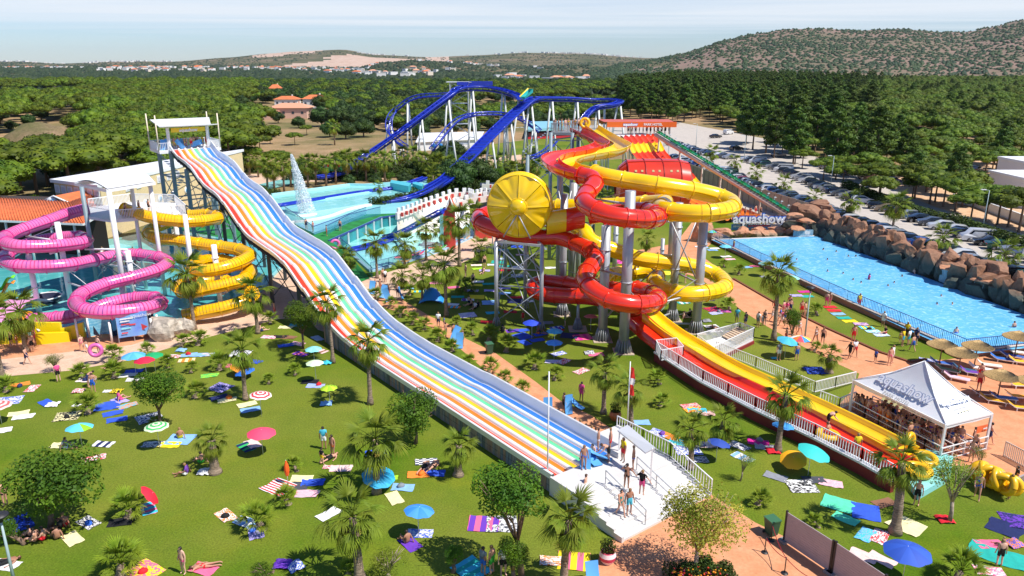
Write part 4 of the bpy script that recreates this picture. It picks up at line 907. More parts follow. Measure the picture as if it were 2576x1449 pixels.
def sup(path,every,spread=2.2,skip=0,minh=2.0,start=4):
 for q in range(start,len(path)-1,every):
  p=path[q]
  if p.z<minh:continue
  d=(path[q+1]-path[q-1]).normalized();s=Vector((0,0,1)).cross(d).normalized()
  sp=min(spread,p.z*0.13)
  for sg in(-1,1):
   b=MB();b.tube([Vector((p.x,p.y,0))+s*sp*sg*1.3,p+s*0.4*sg-Vector((0,0,1.0))],0.24,8);b.build('support',WSUP,sp_)
  if p.z>8:
   b=MB();m=0.62;a=Vector((p.x,p.y,0))+s*sp*1.3;c=p-Vector((0,0,1));a2=Vector((p.x,p.y,0))-s*sp*1.3;b.beam(a.lerp(c,m),a2.lerp(c,m),0.16);b.build('cross_tie',WSUP,sp_)
sup(t1,6);sup(t2,6,start=2);sup(t3,5,start=3);sup(t4,6,start=9);sup(t5,6,start=6,minh=3)
# stair tower by the lift
stw=thing('lift_stair_tower','white open stair tower rising to the top of the blue coaster','stair tower',P(1178,425,0))
bx0,bx1=DQ(qk,712,600,200).x,DQ(qk,858,600,200).x;hz=zat(qk(0,30)[1],200)
b=MB()
for x in(bx0,bx1):
 for yy in(200,204):b.beam((x,yy,0),(x,yy,hz),0.2)
b.build('leg',WSUP,stw);b=MB();h=0;i=0
while h<hz-2:
 a,c=((bx0,201,h),(bx1,201,h+2.6))if i%2==0 else((bx1,203,h),(bx0,203,h+2.6));b.beam(a,c,0.9,0.12);b.box(((bx0+bx1)/2,202,h),(bx1-bx0,3.6,0.08))if i%2==0 else None;h+=2.6;i+=1
b.build('stair_flight',WSUP,stw)
b=MB();b.box(((bx0+bx1)/2,202,hz),(bx1-bx0+2,4.5,0.15));b.build('top_deck',WSUP,stw)
b=MB();b.box((DQ(qk,960,40,200).x,200,zat(qk(0,40)[1],200)),(6,0.4,1.1));b.box((DQ(qk,810,40,200).x,199,zat(qk(0,42)[1],199)),(3,0.4,0.9));b.build('blue_cabinet',BLUE,stw)
# boat about to drop
bt=DQ(qk,1345,190,182)
tn=thing('coaster_boat','yellow and turquoise coaster boat tipping over the first blue drop','boat',bt+Vector((0,0,0.3)),0,None)
da=(DQ(qk,1310,228,181.5)-DQ(qk,1385,168,184)).normalized();sd=Vector((0,0,1)).cross(da).normalized();ub=da.cross(sd)
qm3=Matrix((da,sd,ub)).transposed()
c0_=bt+Vector((0,0,1.4));b=MB()
b.add([c0_+qm3@(Vector(v)*.75)for v in[(-2.6,-1.0,0.9),(2.2,-1.0,0.5),(2.9,0,0.7),(2.2,1.0,0.5),(-2.6,1.0,0.9),(-2.4,-0.7,-0.3),(2.0,-0.7,-0.3),(2.5,0,0),(2.0,0.7,-0.3),(-2.4,0.7,-0.3)]],[(5,6,1,0),(6,7,2,1),(7,8,3,2),(8,9,4,3),(9,5,0,4),(9,8,7,6,5)]);b.build('hull',M('boat_turquoise',(0.03,0.45,0.45),0.3),tn)
b=MB();b.add([c0_+qm3@(Vector(v)*.75)for v in[(-2.7,-1.1,1.1),(2.2,-1.1,0.7),(3.0,0,0.9),(2.2,1.1,0.7),(-2.7,1.1,1.1),(-2.6,-0.8,0.8),(2.1,-0.8,0.5),(2.6,0,0.6),(2.1,0.8,0.5),(-2.6,0.8,0.8)]],[(0,1,6,5),(1,2,7,6),(2,3,8,7),(3,4,9,8),(4,0,5,9)]);b.build('coaming',YEL,tn)
bt2=z3(700,400,.1689);bq=P(*bt2(1060,310),2.2)
# green boat in the trough at the left
tn2=thing('trough_boat','green and red coaster boat in the low trough behind the fountain','boat',bq)
b=MB();b.box(bq+Vector((0,0,0.4)),(5.2,1.6,0.8),R(8));b.box(bq+Vector((2.9,0.4,0.5)),(0.8,1.2,0.9),R(8));b.build('hull',M('boat_green',(0.02,0.30,0.12),0.4),tn2)
b=MB();
for i in range(5):b.box(bq+Vector((-1.8+0.8*i,-0.2+0.11*i,1.1)),(0.35,0.9,0.6),R(8))
b.build('seat',M('boat_red',(0.55,0.03,0.03),0.5),tn2)
tq=track([Dp(872,424,176),Dp(862,432,172),Dp(840,438,168),Dp(800,444,165)],2.0,0.5,'low_link_track',True)
# pool-level tracks
tb_=track([P(700,517,1.9),P(800,500.5,1.9),P(900,484,1.9),P(976,474,2.0),P(1020,463,2.6),P(1069,446,3.4)],1.3,0.2,'pool_track')
tb2=track([Dp(1120,450,153),P(1085,472,3.2),P(1040,492,2.6),P(985,504,2.1),P(958,508,2.0)],1.3,0.3,'pool_track')
qs=z3(860,560,.1689)
tb3=track([P(*qs(1790,0),7.0),P(*qs(1600,105),5.6),P(*qs(1450,190),4.2),P(*qs(1300,270),2.6),P(*qs(1150,330),1.3),P(*qs(980,385),0.6),P(*qs(930,400),0.5)],1.3,0.35,'splash_track',False)
tb4=track([P(*qs(1000,440),0.35),P(*qs(840,500),0.35),P(*qs(640,555),0.35),P(*qs(400,605),0.35)],1.5,0.2,'splash_track')
# arcade hall and red theatre behind the coaster
def bldg(name,label,pts,h,wall,roof=None,cat='building',rh=0.25,over=0.3,group=None):
 t=thing(name,label,cat,pts[0],0,group);b=MB();b.prism([(p.x,p.y)for p in pts],0,h);b.build('wall',wall,t)
 c=sum((Vector((p.x,p.y,0))for p in pts),Vector())/len(pts);b=MB();b.prism([(c.x+(p.x-c.x)*1.04,c.y+(p.y-c.y)*1.04)for p in pts],h,h+rh);b.build('roof',roof or WHITE,t);return t
RT=M('roof_tile',(0.62,0.17,0.06),0.85,var=0.18,scale=1.2,coord='World');CREAM=M('cream_wall',(0.72,0.56,0.30),0.8,var=0.06,coord='World')
t=bldg('arcade_hall','low white hall with round blue emblems behind the coaster supports',[P(1050,380,0),P(1205,372,0),P(1215,352,0),P(1060,356,0)],2.6,WHITE)
b=MB()
for x in(1068,1092,1110):p=P(x,378,0);b.lathe([(0.0,0.06),(0.7,0.06),(0.72,0)],16,Vector((p.x,p.y-0.35,1.4)),q=Matrix.Rotation(R(90),3,'X'))
b.build('emblem',M('emblem_blue',(0.03,0.22,0.55),0.5),t)
t=bldg('open_theatre','dark red open stage hall with pale blue fascia behind the coaster',[P(1330,350,0),P(1460,345,0),P(1470,325,0),P(1335,328,0)],3.2,M('theatre_dark',(0.06,0.01,0.015),0.8),CM('7fb6c4'))
b=MB();a,c=P(1328,351,0),P(1462,346,0);b.beam(a+Vector((0,-0.3,0.5)),c+Vector((0,-0.3,0.5)),0.3,0.7);b.build('red_parapet',M('red_parapet',(0.6,0.02,0.03),0.6),t)
b=MB();b.beam(a+Vector((0,-0.4,3.3)),c+Vector((0,-0.4,3.3)),0.25,0.9);b.build('fascia',CM('8fc7d4'),t)
# == wave pool on the right
WA,WB,WC,WD_,WE=P(1792,604,0.5),P(2055,594,0.5),P(2700,838,0.5),P(2700,862,0.5),P(2422,893,0.5)
ngon('wave_pool_water',[WA,WB,WC,P(2760,858,.5),P(2576,876,.5),WE],0.5,WPOOL)
wl=thing('wave_pool_wall','low terracotta retaining wall round the big light blue pool','wall',WA)
TW=M('terracotta_wall',(0.42,0.20,0.13),0.8,var=0.12,scale=0.6,coord='World');PALEK=M('pale_coping',(0.66,0.58,0.50),0.7)
fl=[P(1786,604,0),P(1912,668,0),P(1998,707,0),P(2129,769,0),P(2260,826,0),P(2424,898,0),P(2576,882,0),P(2720,866,0)]
for a,c in zip(fl,fl[1:]):
 b=MB();l=(c-a).length;b.box(((a.x+c.x)/2,(a.y+c.y)/2,0.3),(l+0.1,0.3,0.6),atan2(c.y-a.y,c.x-a.x));b.build('wall_section',TW,wl)
 b=MB();b.box(((a.x+c.x)/2,(a.y+c.y)/2,0.63),(l+0.2,0.42,0.06),atan2(c.y-a.y,c.x-a.x));b.build('coping',PALEK,wl)
rail_thing('pool_fence','long dark blue bar fence along the near edge of the wave pool',[Vector((p.x,p.y,0.66))for p in fl[:6]],M('fence_blue',(0.03,0.06,0.22),0.5),1.05,0.2,'fence',r=0.014,rr=0.025)
rail_thing('beach_fence','dark blue bar fence between the wave pool and the straw parasols',[Vector((p.x,p.y,0.66))for p in fl[5:]],M('fence_blue',(0.03,0.06,0.22),0.5),1.05,0.2,'fence',r=0.014,rr=0.025)
b=MB();a,c=P(1790,603,0.52),P(2055,593,0.52);b.beam(a,c,0.4,0.12);b.build('pool_edge',PALEK,wl)
# rocks
def rockmesh(name,seed,sub=2,mats=None,boxy=0.8):
 import bmesh
 bm=bmesh.new();bmesh.ops.create_cube(bm,size=1.6);bmesh.ops.subdivide_edges(bm,edges=bm.edges[:],cuts=3,use_grid_fill=True)
 rnd=random.Random(seed);pl=[]
 for i in range(7):
  n_=Vector((rnd.uniform(-1,1),rnd.uniform(-1,1),rnd.uniform(-0.6,1))).normalized();pl.append((n_,rnd.uniform(0.55,0.8)))
 for v in bm.verts:
  s=v.co.normalized();v.co=v.co*boxy+s*(1-boxy)
  for n_,d in pl:
   k=v.co.dot(n_)-d
   if k>0:v.co-=n_*k
  v.co+=mnoise.noise_vector(v.co*1.7+Vector((seed,0,0)))*0.09
 me=bpy.data.meshes.new(name);bm.to_mesh(me);bm.free();
 for p in me.polygons:p.use_smooth=False
 me.materials.append(mats);return me
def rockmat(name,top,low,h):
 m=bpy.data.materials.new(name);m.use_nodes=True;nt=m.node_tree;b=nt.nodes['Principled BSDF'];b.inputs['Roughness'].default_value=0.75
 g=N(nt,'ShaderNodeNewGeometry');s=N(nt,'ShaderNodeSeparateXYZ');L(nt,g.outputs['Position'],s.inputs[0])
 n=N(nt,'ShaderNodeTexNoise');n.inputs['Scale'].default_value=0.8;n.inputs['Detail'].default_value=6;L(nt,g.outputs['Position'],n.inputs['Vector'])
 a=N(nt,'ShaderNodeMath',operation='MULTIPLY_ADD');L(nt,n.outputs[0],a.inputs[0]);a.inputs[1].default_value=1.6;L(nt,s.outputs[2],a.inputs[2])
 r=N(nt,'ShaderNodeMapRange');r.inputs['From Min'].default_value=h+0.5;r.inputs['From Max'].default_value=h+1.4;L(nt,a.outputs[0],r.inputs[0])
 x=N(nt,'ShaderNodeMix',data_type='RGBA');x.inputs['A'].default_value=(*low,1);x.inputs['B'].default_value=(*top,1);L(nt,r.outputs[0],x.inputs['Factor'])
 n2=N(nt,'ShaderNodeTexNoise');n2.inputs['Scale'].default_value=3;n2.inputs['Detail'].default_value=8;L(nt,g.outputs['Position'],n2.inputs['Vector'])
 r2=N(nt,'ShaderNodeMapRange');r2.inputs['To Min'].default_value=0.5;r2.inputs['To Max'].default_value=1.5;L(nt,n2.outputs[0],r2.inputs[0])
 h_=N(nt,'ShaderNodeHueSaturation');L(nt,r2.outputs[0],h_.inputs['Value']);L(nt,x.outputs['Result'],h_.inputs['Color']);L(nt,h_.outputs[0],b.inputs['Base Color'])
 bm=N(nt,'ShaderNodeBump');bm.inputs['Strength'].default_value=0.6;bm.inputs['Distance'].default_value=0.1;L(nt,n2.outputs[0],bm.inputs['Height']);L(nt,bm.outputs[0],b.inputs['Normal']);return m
RK=rockmat('wall_rock',(0.27,0.13,0.07),(0.060,0.070,0.055),2.3);RK2=rockmat('low_rock',(0.50,0.235,0.125),(0.16,0.20,0.15),0.35)  # wall rock: dark greenish low colour also paints in the pool face's shade
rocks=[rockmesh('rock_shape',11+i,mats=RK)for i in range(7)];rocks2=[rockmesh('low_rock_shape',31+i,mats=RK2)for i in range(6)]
rw=thing('rock_wall','long artificial rock wall of brown boulders between pool and parked cars','rock wall',WB)
dW=(WC-WB);LW_=dW.length;uW=dW.normalized();nW=Vector((-uW.y,uW.x,0))*(1 if-uW.y*1>0 else 1)
if nW.y<0:nW=-nW
rng=random.Random(5);s=-1.0
while s<LW_+4:
 wdt=rng.uniform(1.5,2.5)
 for layer,(zz,sc)in enumerate([(0.6,1.15),(1.7,1.1),(2.75,0.85)]):
  if layer==2 and rng.random()<0.18:continue
  p=WB+uW*(s+rng.uniform(-0.4,0.4))+nW*(0.9+layer*0.55+rng.uniform(-0.2,0.3));top=1.0
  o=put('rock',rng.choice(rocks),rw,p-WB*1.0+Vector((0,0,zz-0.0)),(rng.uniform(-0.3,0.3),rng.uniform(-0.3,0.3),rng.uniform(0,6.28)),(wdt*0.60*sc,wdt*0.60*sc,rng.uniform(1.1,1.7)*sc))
 s+=wdt*0.78
b=MB();pts_=[]
for w,h in((0.9,0),(0.9,2.2),(1.7,2.7),(2.7,2.2),(2.7,0)):pts_.append((w,h))
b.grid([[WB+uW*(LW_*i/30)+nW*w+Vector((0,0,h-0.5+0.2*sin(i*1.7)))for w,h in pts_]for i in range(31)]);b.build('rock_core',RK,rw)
# waterfalls
FALL=M('falling_water',(0.45,0.66,0.75),0.25,alpha=0.55,var=0.3,scale=6,stretch=(3,3,0.3),coord='World')
for k,f in enumerate((0.09,0.505,0.60)):
 p=WB+uW*((P(2376,712.6,.5)-WB).length if k==1 else(P(2462,745,.5)-WB).length if k==2 else-3.0)
 if k==0:p=P(2020,596,.5)
 ww=1.3 if k!=0 else 3.0
 lg=[0];t=thing('waterfall',['broad thin waterfall at the far corner of the wave pool','narrow waterfall dropping from the rock ledge into the pool','thin white waterfall right of the rock ledge'][k],'waterfall',p,0,'waterfalls on the rock wall')
 dd=uW if k else Vector((1,0,0));nn=nW if k else Vector((0,1,0));b=MB()
 b.grid([[p+dd*(ww*(j/6-0.5))+nn*(0.12-0.25*sin(i*0.4)*0.3)+Vector((0,0,1.9-0.36*i if k else 1.1-0.2*i))for j in range(7)]for i in range(6)]);b.build('water_sheet',FALL,t)
 if k:put('ledge',rocks2[k],t,Vector((0,0,1.95))+nn*0.7,(0,0,k),(1.5,1.3,0.22))
 else:
  for zz,yy in((1.2,1.0),(2.2,1.8),(3.0,2.2)):put('ledge',rocks2[k+int(zz)],t,Vector((U(-1,1),yy,zz)),(0,0,zz),(2.6-0.4*zz,1.3,0.3))
  # cluster at the far corner + row of low boulders behind the far edge
cr_=thing('corner_rocks','tall stack of brown boulders at the far corner of the wave pool','rocks',P(2040,590,0))
for i,(x,y,zz,sx,sz)in enumerate([(1990,588,1.2,2.2,1.4),(2062,580,1.6,2.4,1.8),(2030,575,3.0,2.3,1.1),(2075,572,3.0,2.0,1.0),(2005,572,2.8,1.6,1.0),(2095,590,1.5,1.8,1.5),(2050,566,3.8,2.2,0.5)]):
 p=P(x,y,0);put('boulder',rocks[i%7],cr_,Vector((p.x,p.y,zz))-parent_origin(cr_),(U(-.2,.2),U(-.2,.2),i*1.3),(sx,sx*0.8,sz))
lr=thing('boulder_row','row of sunlit orange brown boulders behind the far pool edge','rocks',P(1900,600,0))
xs_=[1770,1784,1806,1832,1858,1880,1902,1922,1944,1965,1985]
for i,x in enumerate(xs_):
 p=P(x,601-0.03*(x-1800),0);put('boulder',rocks2[i%6],lr,Vector((p.x,p.y+0.6,0.5))-parent_origin(lr),(U(-.3,.3),U(-.2,.2),i*2.1),(U(1.3,1.6),1.1,U(0.65,0.85)))
 if i%2==0:put('boulder',rocks2[(i+3)%6],lr,Vector((p.x+1,p.y+1.5,.9))-parent_origin(lr),(U(-.3,.3),0.2,i*1.1),(1.4,1.0,0.6))
put('boulder',rocks2[2],lr,P(1768,585,1.3)-parent_origin(lr),(0.1,0.1,1),(1.5,1.6,2.2))
# aquashow sign at the pool
ps=thing('park_sign','blue and white park name sign behind the boulders of the wave pool','sign',P(1910,575,0))
d0=P(1910,590,0).y+3.0
a0,a1=Dp(*z3(1660,440,.1689)(1640,930),d0),Dp(*z3(1660,440,.1689)(2445,905),d0)
b=MB();b.beam(Vector((a0.x,d0,a0.z)),Vector((a1.x,d0,a0.z)),0.15,0.95);b.build('blue_board',M('board_blue',(0.09,0.25,0.60),0.5,var=0.15,scale=1.0),ps)
q=z3(1660,440,.1689);A=Dp(*q(2045,808),d0-0.3)
text_mesh('aquashow',2.05,'lettering_blue_outline',M('sign_deep_blue',(0.02,0.10,0.42),0.4),ps,Vector((A.x,d0-0.3,A.z)),frame_rot((1,0,0),(0,0,1)),0.08,label='blue outline of the park name',off=0.16)  # wider blue letters form the sign's own outline
text_mesh('aquashow',2.05,'lettering',M('sign_bright_white',(0.85,0.87,0.9),0.4),ps,Vector((A.x,d0-0.48,A.z)),frame_rot((1,0,0),(0,0,1)),0.08,label='big white rounded park name',off=0.045)
A=Dp(*q(2020,868),d0-0.3);text_mesh('PARK HOTEL',0.72,'lettering',M('sign_bright_white',(0.85,0.87,0.9),0.4),ps,Vector((A.x,d0-0.45,A.z)),frame_rot((1,0,0),(0,0,1)),0.05,off=0.02)
A=Dp(*q(2175,862),d0-0.3)
def star(b,c,r,n=5,q=None,th=0.05):
 vs=[]
 for k in range(2*n):
  a=pi/2+pi*k/n;rr=r if k%2==0 else r*0.42;vs.append(Vector((cos(a)*rr,0,sin(a)*rr)))
 b.add([c]+[c+v for v in vs],[(0,1+k,1+(k+1)%(2*n))for k in range(2*n)])
for k in range(4):
 b=MB();star(b,Vector((A.x-0.95+0.62*k,d0-0.46,A.z)),0.34);b.build('star',M('star_yellow',(0.85,0.55,0.02),0.4),ps)
A=Dp(*q(1760,915),d0-0.2);text_mesh('IL DIVERTIMENTO È QUI',0.36,'lettering',WHITER,ps,Vector((A.x,d0-0.12,A.z)),(R(90),0,0),0.01)if False else None
b=MB();
for(x0,x1,m)in((1665,1865,0),(1885,2205,1),(2225,2430,0)):
 a,c=Dp(*q(x0,918-(x0-1665)*0.026),d0),Dp(*q(x1,918-(x1-1665)*0.026),d0);n_=int((x1-x0)/14)
 for k in range(n_):
  p=Vector((a.x+(c.x-a.x)*(k+0.5)/n_,d0-0.09,a.z+(c.z-a.z)*k/n_));b.box(p,((c.x-a.x)/n_*U(0.5,0.8),0.02,U(0.22,0.34)),0,m)
b.build('small_print',[WHITER,M('print_red',(0.7,0.06,0.06),0.5)],ps)
pfe=thing('sign_fence','dark bar fence around the park name sign','fence',a0)
b=MB();railing(b,[Vector((a0.x+0.5,d0+0.4,a0.z+0.5)),Vector((a1.x,d0+0.4,a0.z+0.5))],1.3,0.25);railing(b,[P(1995,556,0),P(2035,562,0),P(2080,548,0)],1.5,0.25);b.build('rail_panel',M('dark_red_bar',(0.12,0.03,0.03),0.6),pfe)
# == pools on the left
ngon('slide_landing_pool',px([(-300,640),(-50,600),(0,585),(120,610),(290,600),(420,572),(560,566),(640,610),(740,640),(688,690),(640,745),(520,792),(440,812),(395,812),(330,820),(180,838),(-300,850)],0.14),0.14,WTEAL)
b=MB();pe=px([(-300,852),(180,840),(330,822),(395,815),(440,815),(520,795),(641,748),(692,690),(744,640)],0)
for a,c in zip(pe,pe[1:]):b.beam(a+Vector((0,0,0.12)),c+Vector((0,0,0.12)),0.35,0.26)
b.build('pool_kerb',SEA,kind='structure')
ngon('green_carpet_ground',px([(440,560),(560,540),(700,560),(745,600),(760,640),(640,612),(560,598),(430,575)],0.16),0.16,GREENC)
ngon('green_carpet_strip',px([(735,566),(822,618),(868,628),(930,700),(890,716),(770,610)],0.05),0.05,GREENC)
# turquoise painted pool floors / islands seen between the slides
b=MB()
for pts,z in(([(0,632),(110,622),(200,632),(300,612),(330,618),(190,655),(60,668)],0.25),([(60,735),(130,745),(190,768),(150,770),(60,762)],0.2)):
 b.prism([(p.x,p.y)for p in px(pts,z)],0.05,z)
b.build('painted_pool_floor',SEA,kind='structure')
# upper terrace with the big aqua pools
TZ=1.7
tz_poly=[(640,520),(640,495),(684,490),(880,464),(1075,452),(1078,470),(1032,492),(1010,505),(1060,505),(1030,525),(1000,530),(998,541),(960,547),(826,606),(790,588),(728,556)]
ngon('pool_terrace',px(tz_poly,TZ),TZ,SEA,TZ-0.01)
b=MB()
def sheet(name,pts,z,mat):ngon(name,px(pts,z),z,mat)
sheet('upper_pool_water',[(660,509),(684,497.5),(878,471),(954,472),(976,473),(700,517)],TZ+0.02,WAQUA)
sheet('upper_pool_lower_water',[(704,522),(980,478),(1068,463),(1028,485),(936,510),(861,523),(747,541),(712,529)],TZ+0.02,WAQUA)
sheet('wave_basin_water',[(752,546),(861,527),(928,516),(930,520),(868,533),(820,548),(740,560),(733,556)],TZ+0.03,watermat('pale_aqua_water',(0.28,0.62,0.57),(0.36,0.68,0.62),(0.48,0.76,0.70)))
sheet('blue_slope',[(745,566),(865,545),(925,526),(920,537),(840,570),(788,586)],TZ+0.025,M('light_blue_floor',(0.30,0.62,0.74),0.3,var=0.12,scale=0.6,coord='World'))
ww=catmull(px([(731,562),(770,558),(830,546),(868,532),(900,523),(934,517)],TZ),6);b=MB()
for a,c in zip(ww,ww[1:]):b.beam(a+Vector((0,0,0.15)),c+Vector((0,0,0.15)),0.5,0.35)
b.build('white_wave_wall',WHITE,kind='structure')
b=MB();ed=px([(684,493),(880,467),(960,469)],TZ)
for a,c in zip(ed,ed[1:]):b.beam(a+Vector((0,0,0.2)),c+Vector((0,0,0.2)),0.4,0.5)
for e2 in([(704,520),(980,476)],[(712,531),(747,543.5),(861,526),(936,513.5),(1031,487)]):
 ed=px(e2,TZ)
 for a,c in zip(ed,ed[1:]):b.beam(a+Vector((0,0,0.12)),c+Vector((0,0,0.12)),0.45,0.3)
b.build('pool_coping',M('pale_turquoise',(0.42,0.76,0.78),0.4),kind='structure')
b=MB();b.prism([(p.x,p.y)for p in px([(985,470),(1035,478),(1028,487),(982,477)],TZ)],TZ,TZ+1.4);b.prism([(p.x,p.y)for p in px([(1040,470),(1065,478),(1062,484),(1038,477)],TZ)],TZ,TZ+1.2);b.build('splash_tank',M('tank_teal',(0.08,0.48,0.55),0.4),kind='structure')
sheet('green_walkway',[(733,561),(787,590),(850,572),(922,539),(996,536.5),(997,543),(958,544),(826,603),(862,628),(842,622),(760,590)],TZ+0.03,GREENC)
gw=thing('glass_pool_wall','row of glazed bays with white posts under the green walkway','glass wall',P(900,580,0))
ga=[P(826,606,TZ),P(958,547,TZ),P(998,541,TZ)];pts_=[]
tot=[(ga[0],ga[1],6),(ga[1],ga[2],2)]
for a,c,n_ in tot:
 for i in range(n_):
  p,q_=a.lerp(c,i/n_),a.lerp(c,(i+1)/n_);b=MB();off=Vector((0.12,-0.25,0))
  b.add([Vector((p.x,p.y,0.1))+off,Vector((q_.x,q_.y,0.1))+off,Vector((q_.x,q_.y,TZ-0.05))+off,Vector((p.x,p.y,TZ-0.05))+off],[(0,1,2,3)]);b.build('glass_pane',M('aqua_glass',(0.03,0.22,0.25),0.05,var=0.4,scale=0.5),gw)
  b=MB();b.beam(Vector((p.x,p.y,0))+off*1.6,Vector((p.x,p.y,TZ))+off*1.6,0.2);b.build('post',WHITE,gw)
b=MB();
for a,c in zip(ga,ga[1:]):b.beam(a+Vector((0.1,-0.3,0.05)),c+Vector((0.1,-0.3,0.05)),0.25,0.2)
b.build('blue_rail',M('rail_navy',(0.03,0.06,0.25),0.4),gw)
gs=thing('glass_walkway_screen','tinted glass balustrade beside the green walkway by the slide','glass screen',P(790,592,TZ))
for pts in([(718,540),(752,563),(790,592)],[(790,592),(850,570),(922,541)],[(824,590),(880,560),(958,540)],[(832,600),(880,640),(938,700)]):
 pp_=px(pts,TZ if pts[2][1]<620 else 0.3)
 for a,c in zip(pp_,pp_[1:]):
  b=MB();b.add([a,c,c+Vector((0,0,1.3)),a+Vector((0,0,1.3))],[(0,1,2,3)]);b.build('glass_pane',M('blue_glass',(0.05,0.30,0.42),0.06,alpha=0.5),gs)
  b=MB();b.beam(a+Vector((0,0,1.33)),c+Vector((0,0,1.33)),0.07);b.build('handrail',M('rail_navy',(0.03,0.06,0.25),0.4),gs)
  # lower splash pool
sheet('splash_pool_water',[(826,606),(960,552),(1000,545),(1180,560),(1196,592),(1113,627),(1021,657),(936,680),(884,636),(850,620)],0.12,WAQUA)
pe=px([(884,640),(934,684),(1021,661),(1114,631),(1190,597)],0);b=MB()
for a,c in zip(pe,pe[1:]):b.beam(a+Vector((0,0,0.12)),c+Vector((0,0,0.12)),0.5,0.25)
b.build('splash_pool_kerb',M('pale_blue_kerb',(0.35,0.55,0.70),0.5),kind='structure')
rail_thing('splash_pool_fence','light blue bar fence on the near edge of the splash pool',[p+Vector((0,0,0.25))for p in(pe[1],pe[2])],M('fence_pale_blue',(0.12,0.25,0.45),0.5),1.0,0.2,'fence')
# the white castle slope with red edged battlements
cs=thing('castle_slope','big white sloping castle wall with red edged battlements by the splash pool','castle wall',P(1050,560,0))
CWH=M('castle_white',(0.78,0.74,0.68),0.6,var=0.08,scale=0.25,col2=(0.76,0.62,0.44),lo=0.25,hi=0.45,coord='World');CRED=M('castle_red',(0.60,0.06,0.045),0.6)
Ld=112
tp=[Dp(997,540,Ld-2),Dp(1031,528,Ld+2),Dp(1064,514,Ld+6),Dp(1092,505,Ld+8),Dp(1138,488,Ld+11),Dp(1178,486,Ld+12)]
bt_=[P(999,566,0.1),P(1020,574,0.1),P(1060,584,0.1),P(1100,588,0.1),P(1150,580,0.1),P(1185,560,0.1)]
b=MB();b.grid([[t_,t_.lerp(bb,0.5)+Vector((0,0,-0.5)),bb]for t_,bb in zip(tp,bt_)]);
b.grid([[Vector((t_.x,t_.y+0.4,0)),Vector((t_.x,t_.y+0.4,t_.z)),t_]for t_ in tp],0,False);b.build('slope',CWH,cs)
def battlement(root,pts,h=0.8,w=0.62,gap=0.5):
 for a,c in zip(pts,pts[1:]):
  l=(c-a).length;n_=max(1,int(l/(w+gap)))
  q_=(c-a).to_track_quat('X','Z').to_matrix()
  b=MB();b.box((a+c)/2+Vector((0,0,-0.25)),(l,0.32,1.0),0,0,q_);b.build('parapet',CWH,root)
  for i in range(n_):
   p=a.lerp(c,(i+0.5)/n_);b=MB();b.box(p+Vector((0,0,h/2+.1)),(w,0.28,h),0,0,q_);b.build('merlon',WHITE,root)
   b=MB();b.box(p+Vector((w*0.85,-0.02,-0.1)),(gap*0.6,0.36,h*0.7),0,0,q_);b.build('red_inset',CRED,root)
battlement(cs,tp)
battlement(cs,[Dp(1178,486,Ld+12),Dp(1192,492,Ld+8)]);battlement(cs,[Dp(1195,492,Ld+14),Dp(1215,485,Ld+16),Dp(1240,488,Ld+14)]);battlement(cs,[Dp(1140,515,Ld+2),Dp(1185,502,Ld+4),Dp(1232,494,Ld+5)])
battlement(cs,[Dp(1212,466,Ld+24),Dp(1242,468,Ld+24)])
b=MB();b.prism([(p.x,p.y)for p in[Dp(1208,480,Ld+24),Dp(1246,480,Ld+24),Dp(1246,480,Ld+28),Dp(1208,480,Ld+28)]],0,zat(468,Ld+24));b.build('dark_hall',M('dark_hall',(0.02,0.03,0.05),0.7),cs)
# pagoda-like gate
gt=thing('castle_gate','small red gabled gate house with curved tiled roof over the chute','gate house',P(1122,585,0))
gd=106;b=MB();g0,g1=Dp(1114,560,gd),Dp(1146,560,gd);hz_=zat(523,gd)
b.box(((g0.x+g1.x)/2,gd,hz_/2),((g1.x-g0.x)*0.9,1.5,hz_));b.build('wall',CRED,gt)
b=MB();ap=Dp(1133,492,gd);xm=ap.x;hw=(g1.x-g0.x)*0.62
prof=[(-1.0,0),(-0.55,0.12),(-0.25,0.5),(0,1),(0.25,0.5),(0.55,0.12),(1.0,0)]
b.grid([[Vector((xm+x*hw,yy,hz_-0.2+(ap.z-hz_+0.2)*z))for x,z in prof]for yy in(gd-1.1,gd+1.4)]);b.add([Vector((xm+x*hw*0.9,gd-0.85,hz_-0.2+(ap.z-hz_+0.1)*z))for x,z in prof],[tuple(range(7))]);b.build('roof',M('gate_roof',(0.55,0.10,0.05),0.7),gt)
b=MB();b.tube([Vector((xm+x*hw,gd-1.12,hz_-0.2+(ap.z-hz_+0.2)*z))for x,z in prof],0.14,5);b.build('roof_edge',WHITE,gt)
b=MB();b.box((g0.x-0.1,gd-0.3,hz_/2),(0.5,1.5,hz_));b.build('pillar',SEA,gt)
# terracotta roofed snack bar behind the castle
t=bldg('low_tiled_shelter','low terracotta tiled shelter behind the castle battlements',[Dp(1195,530,112),Dp(1240,530,112),Dp(1240,530,118),Dp(1195,530,118)],3.2,CRED,RT)
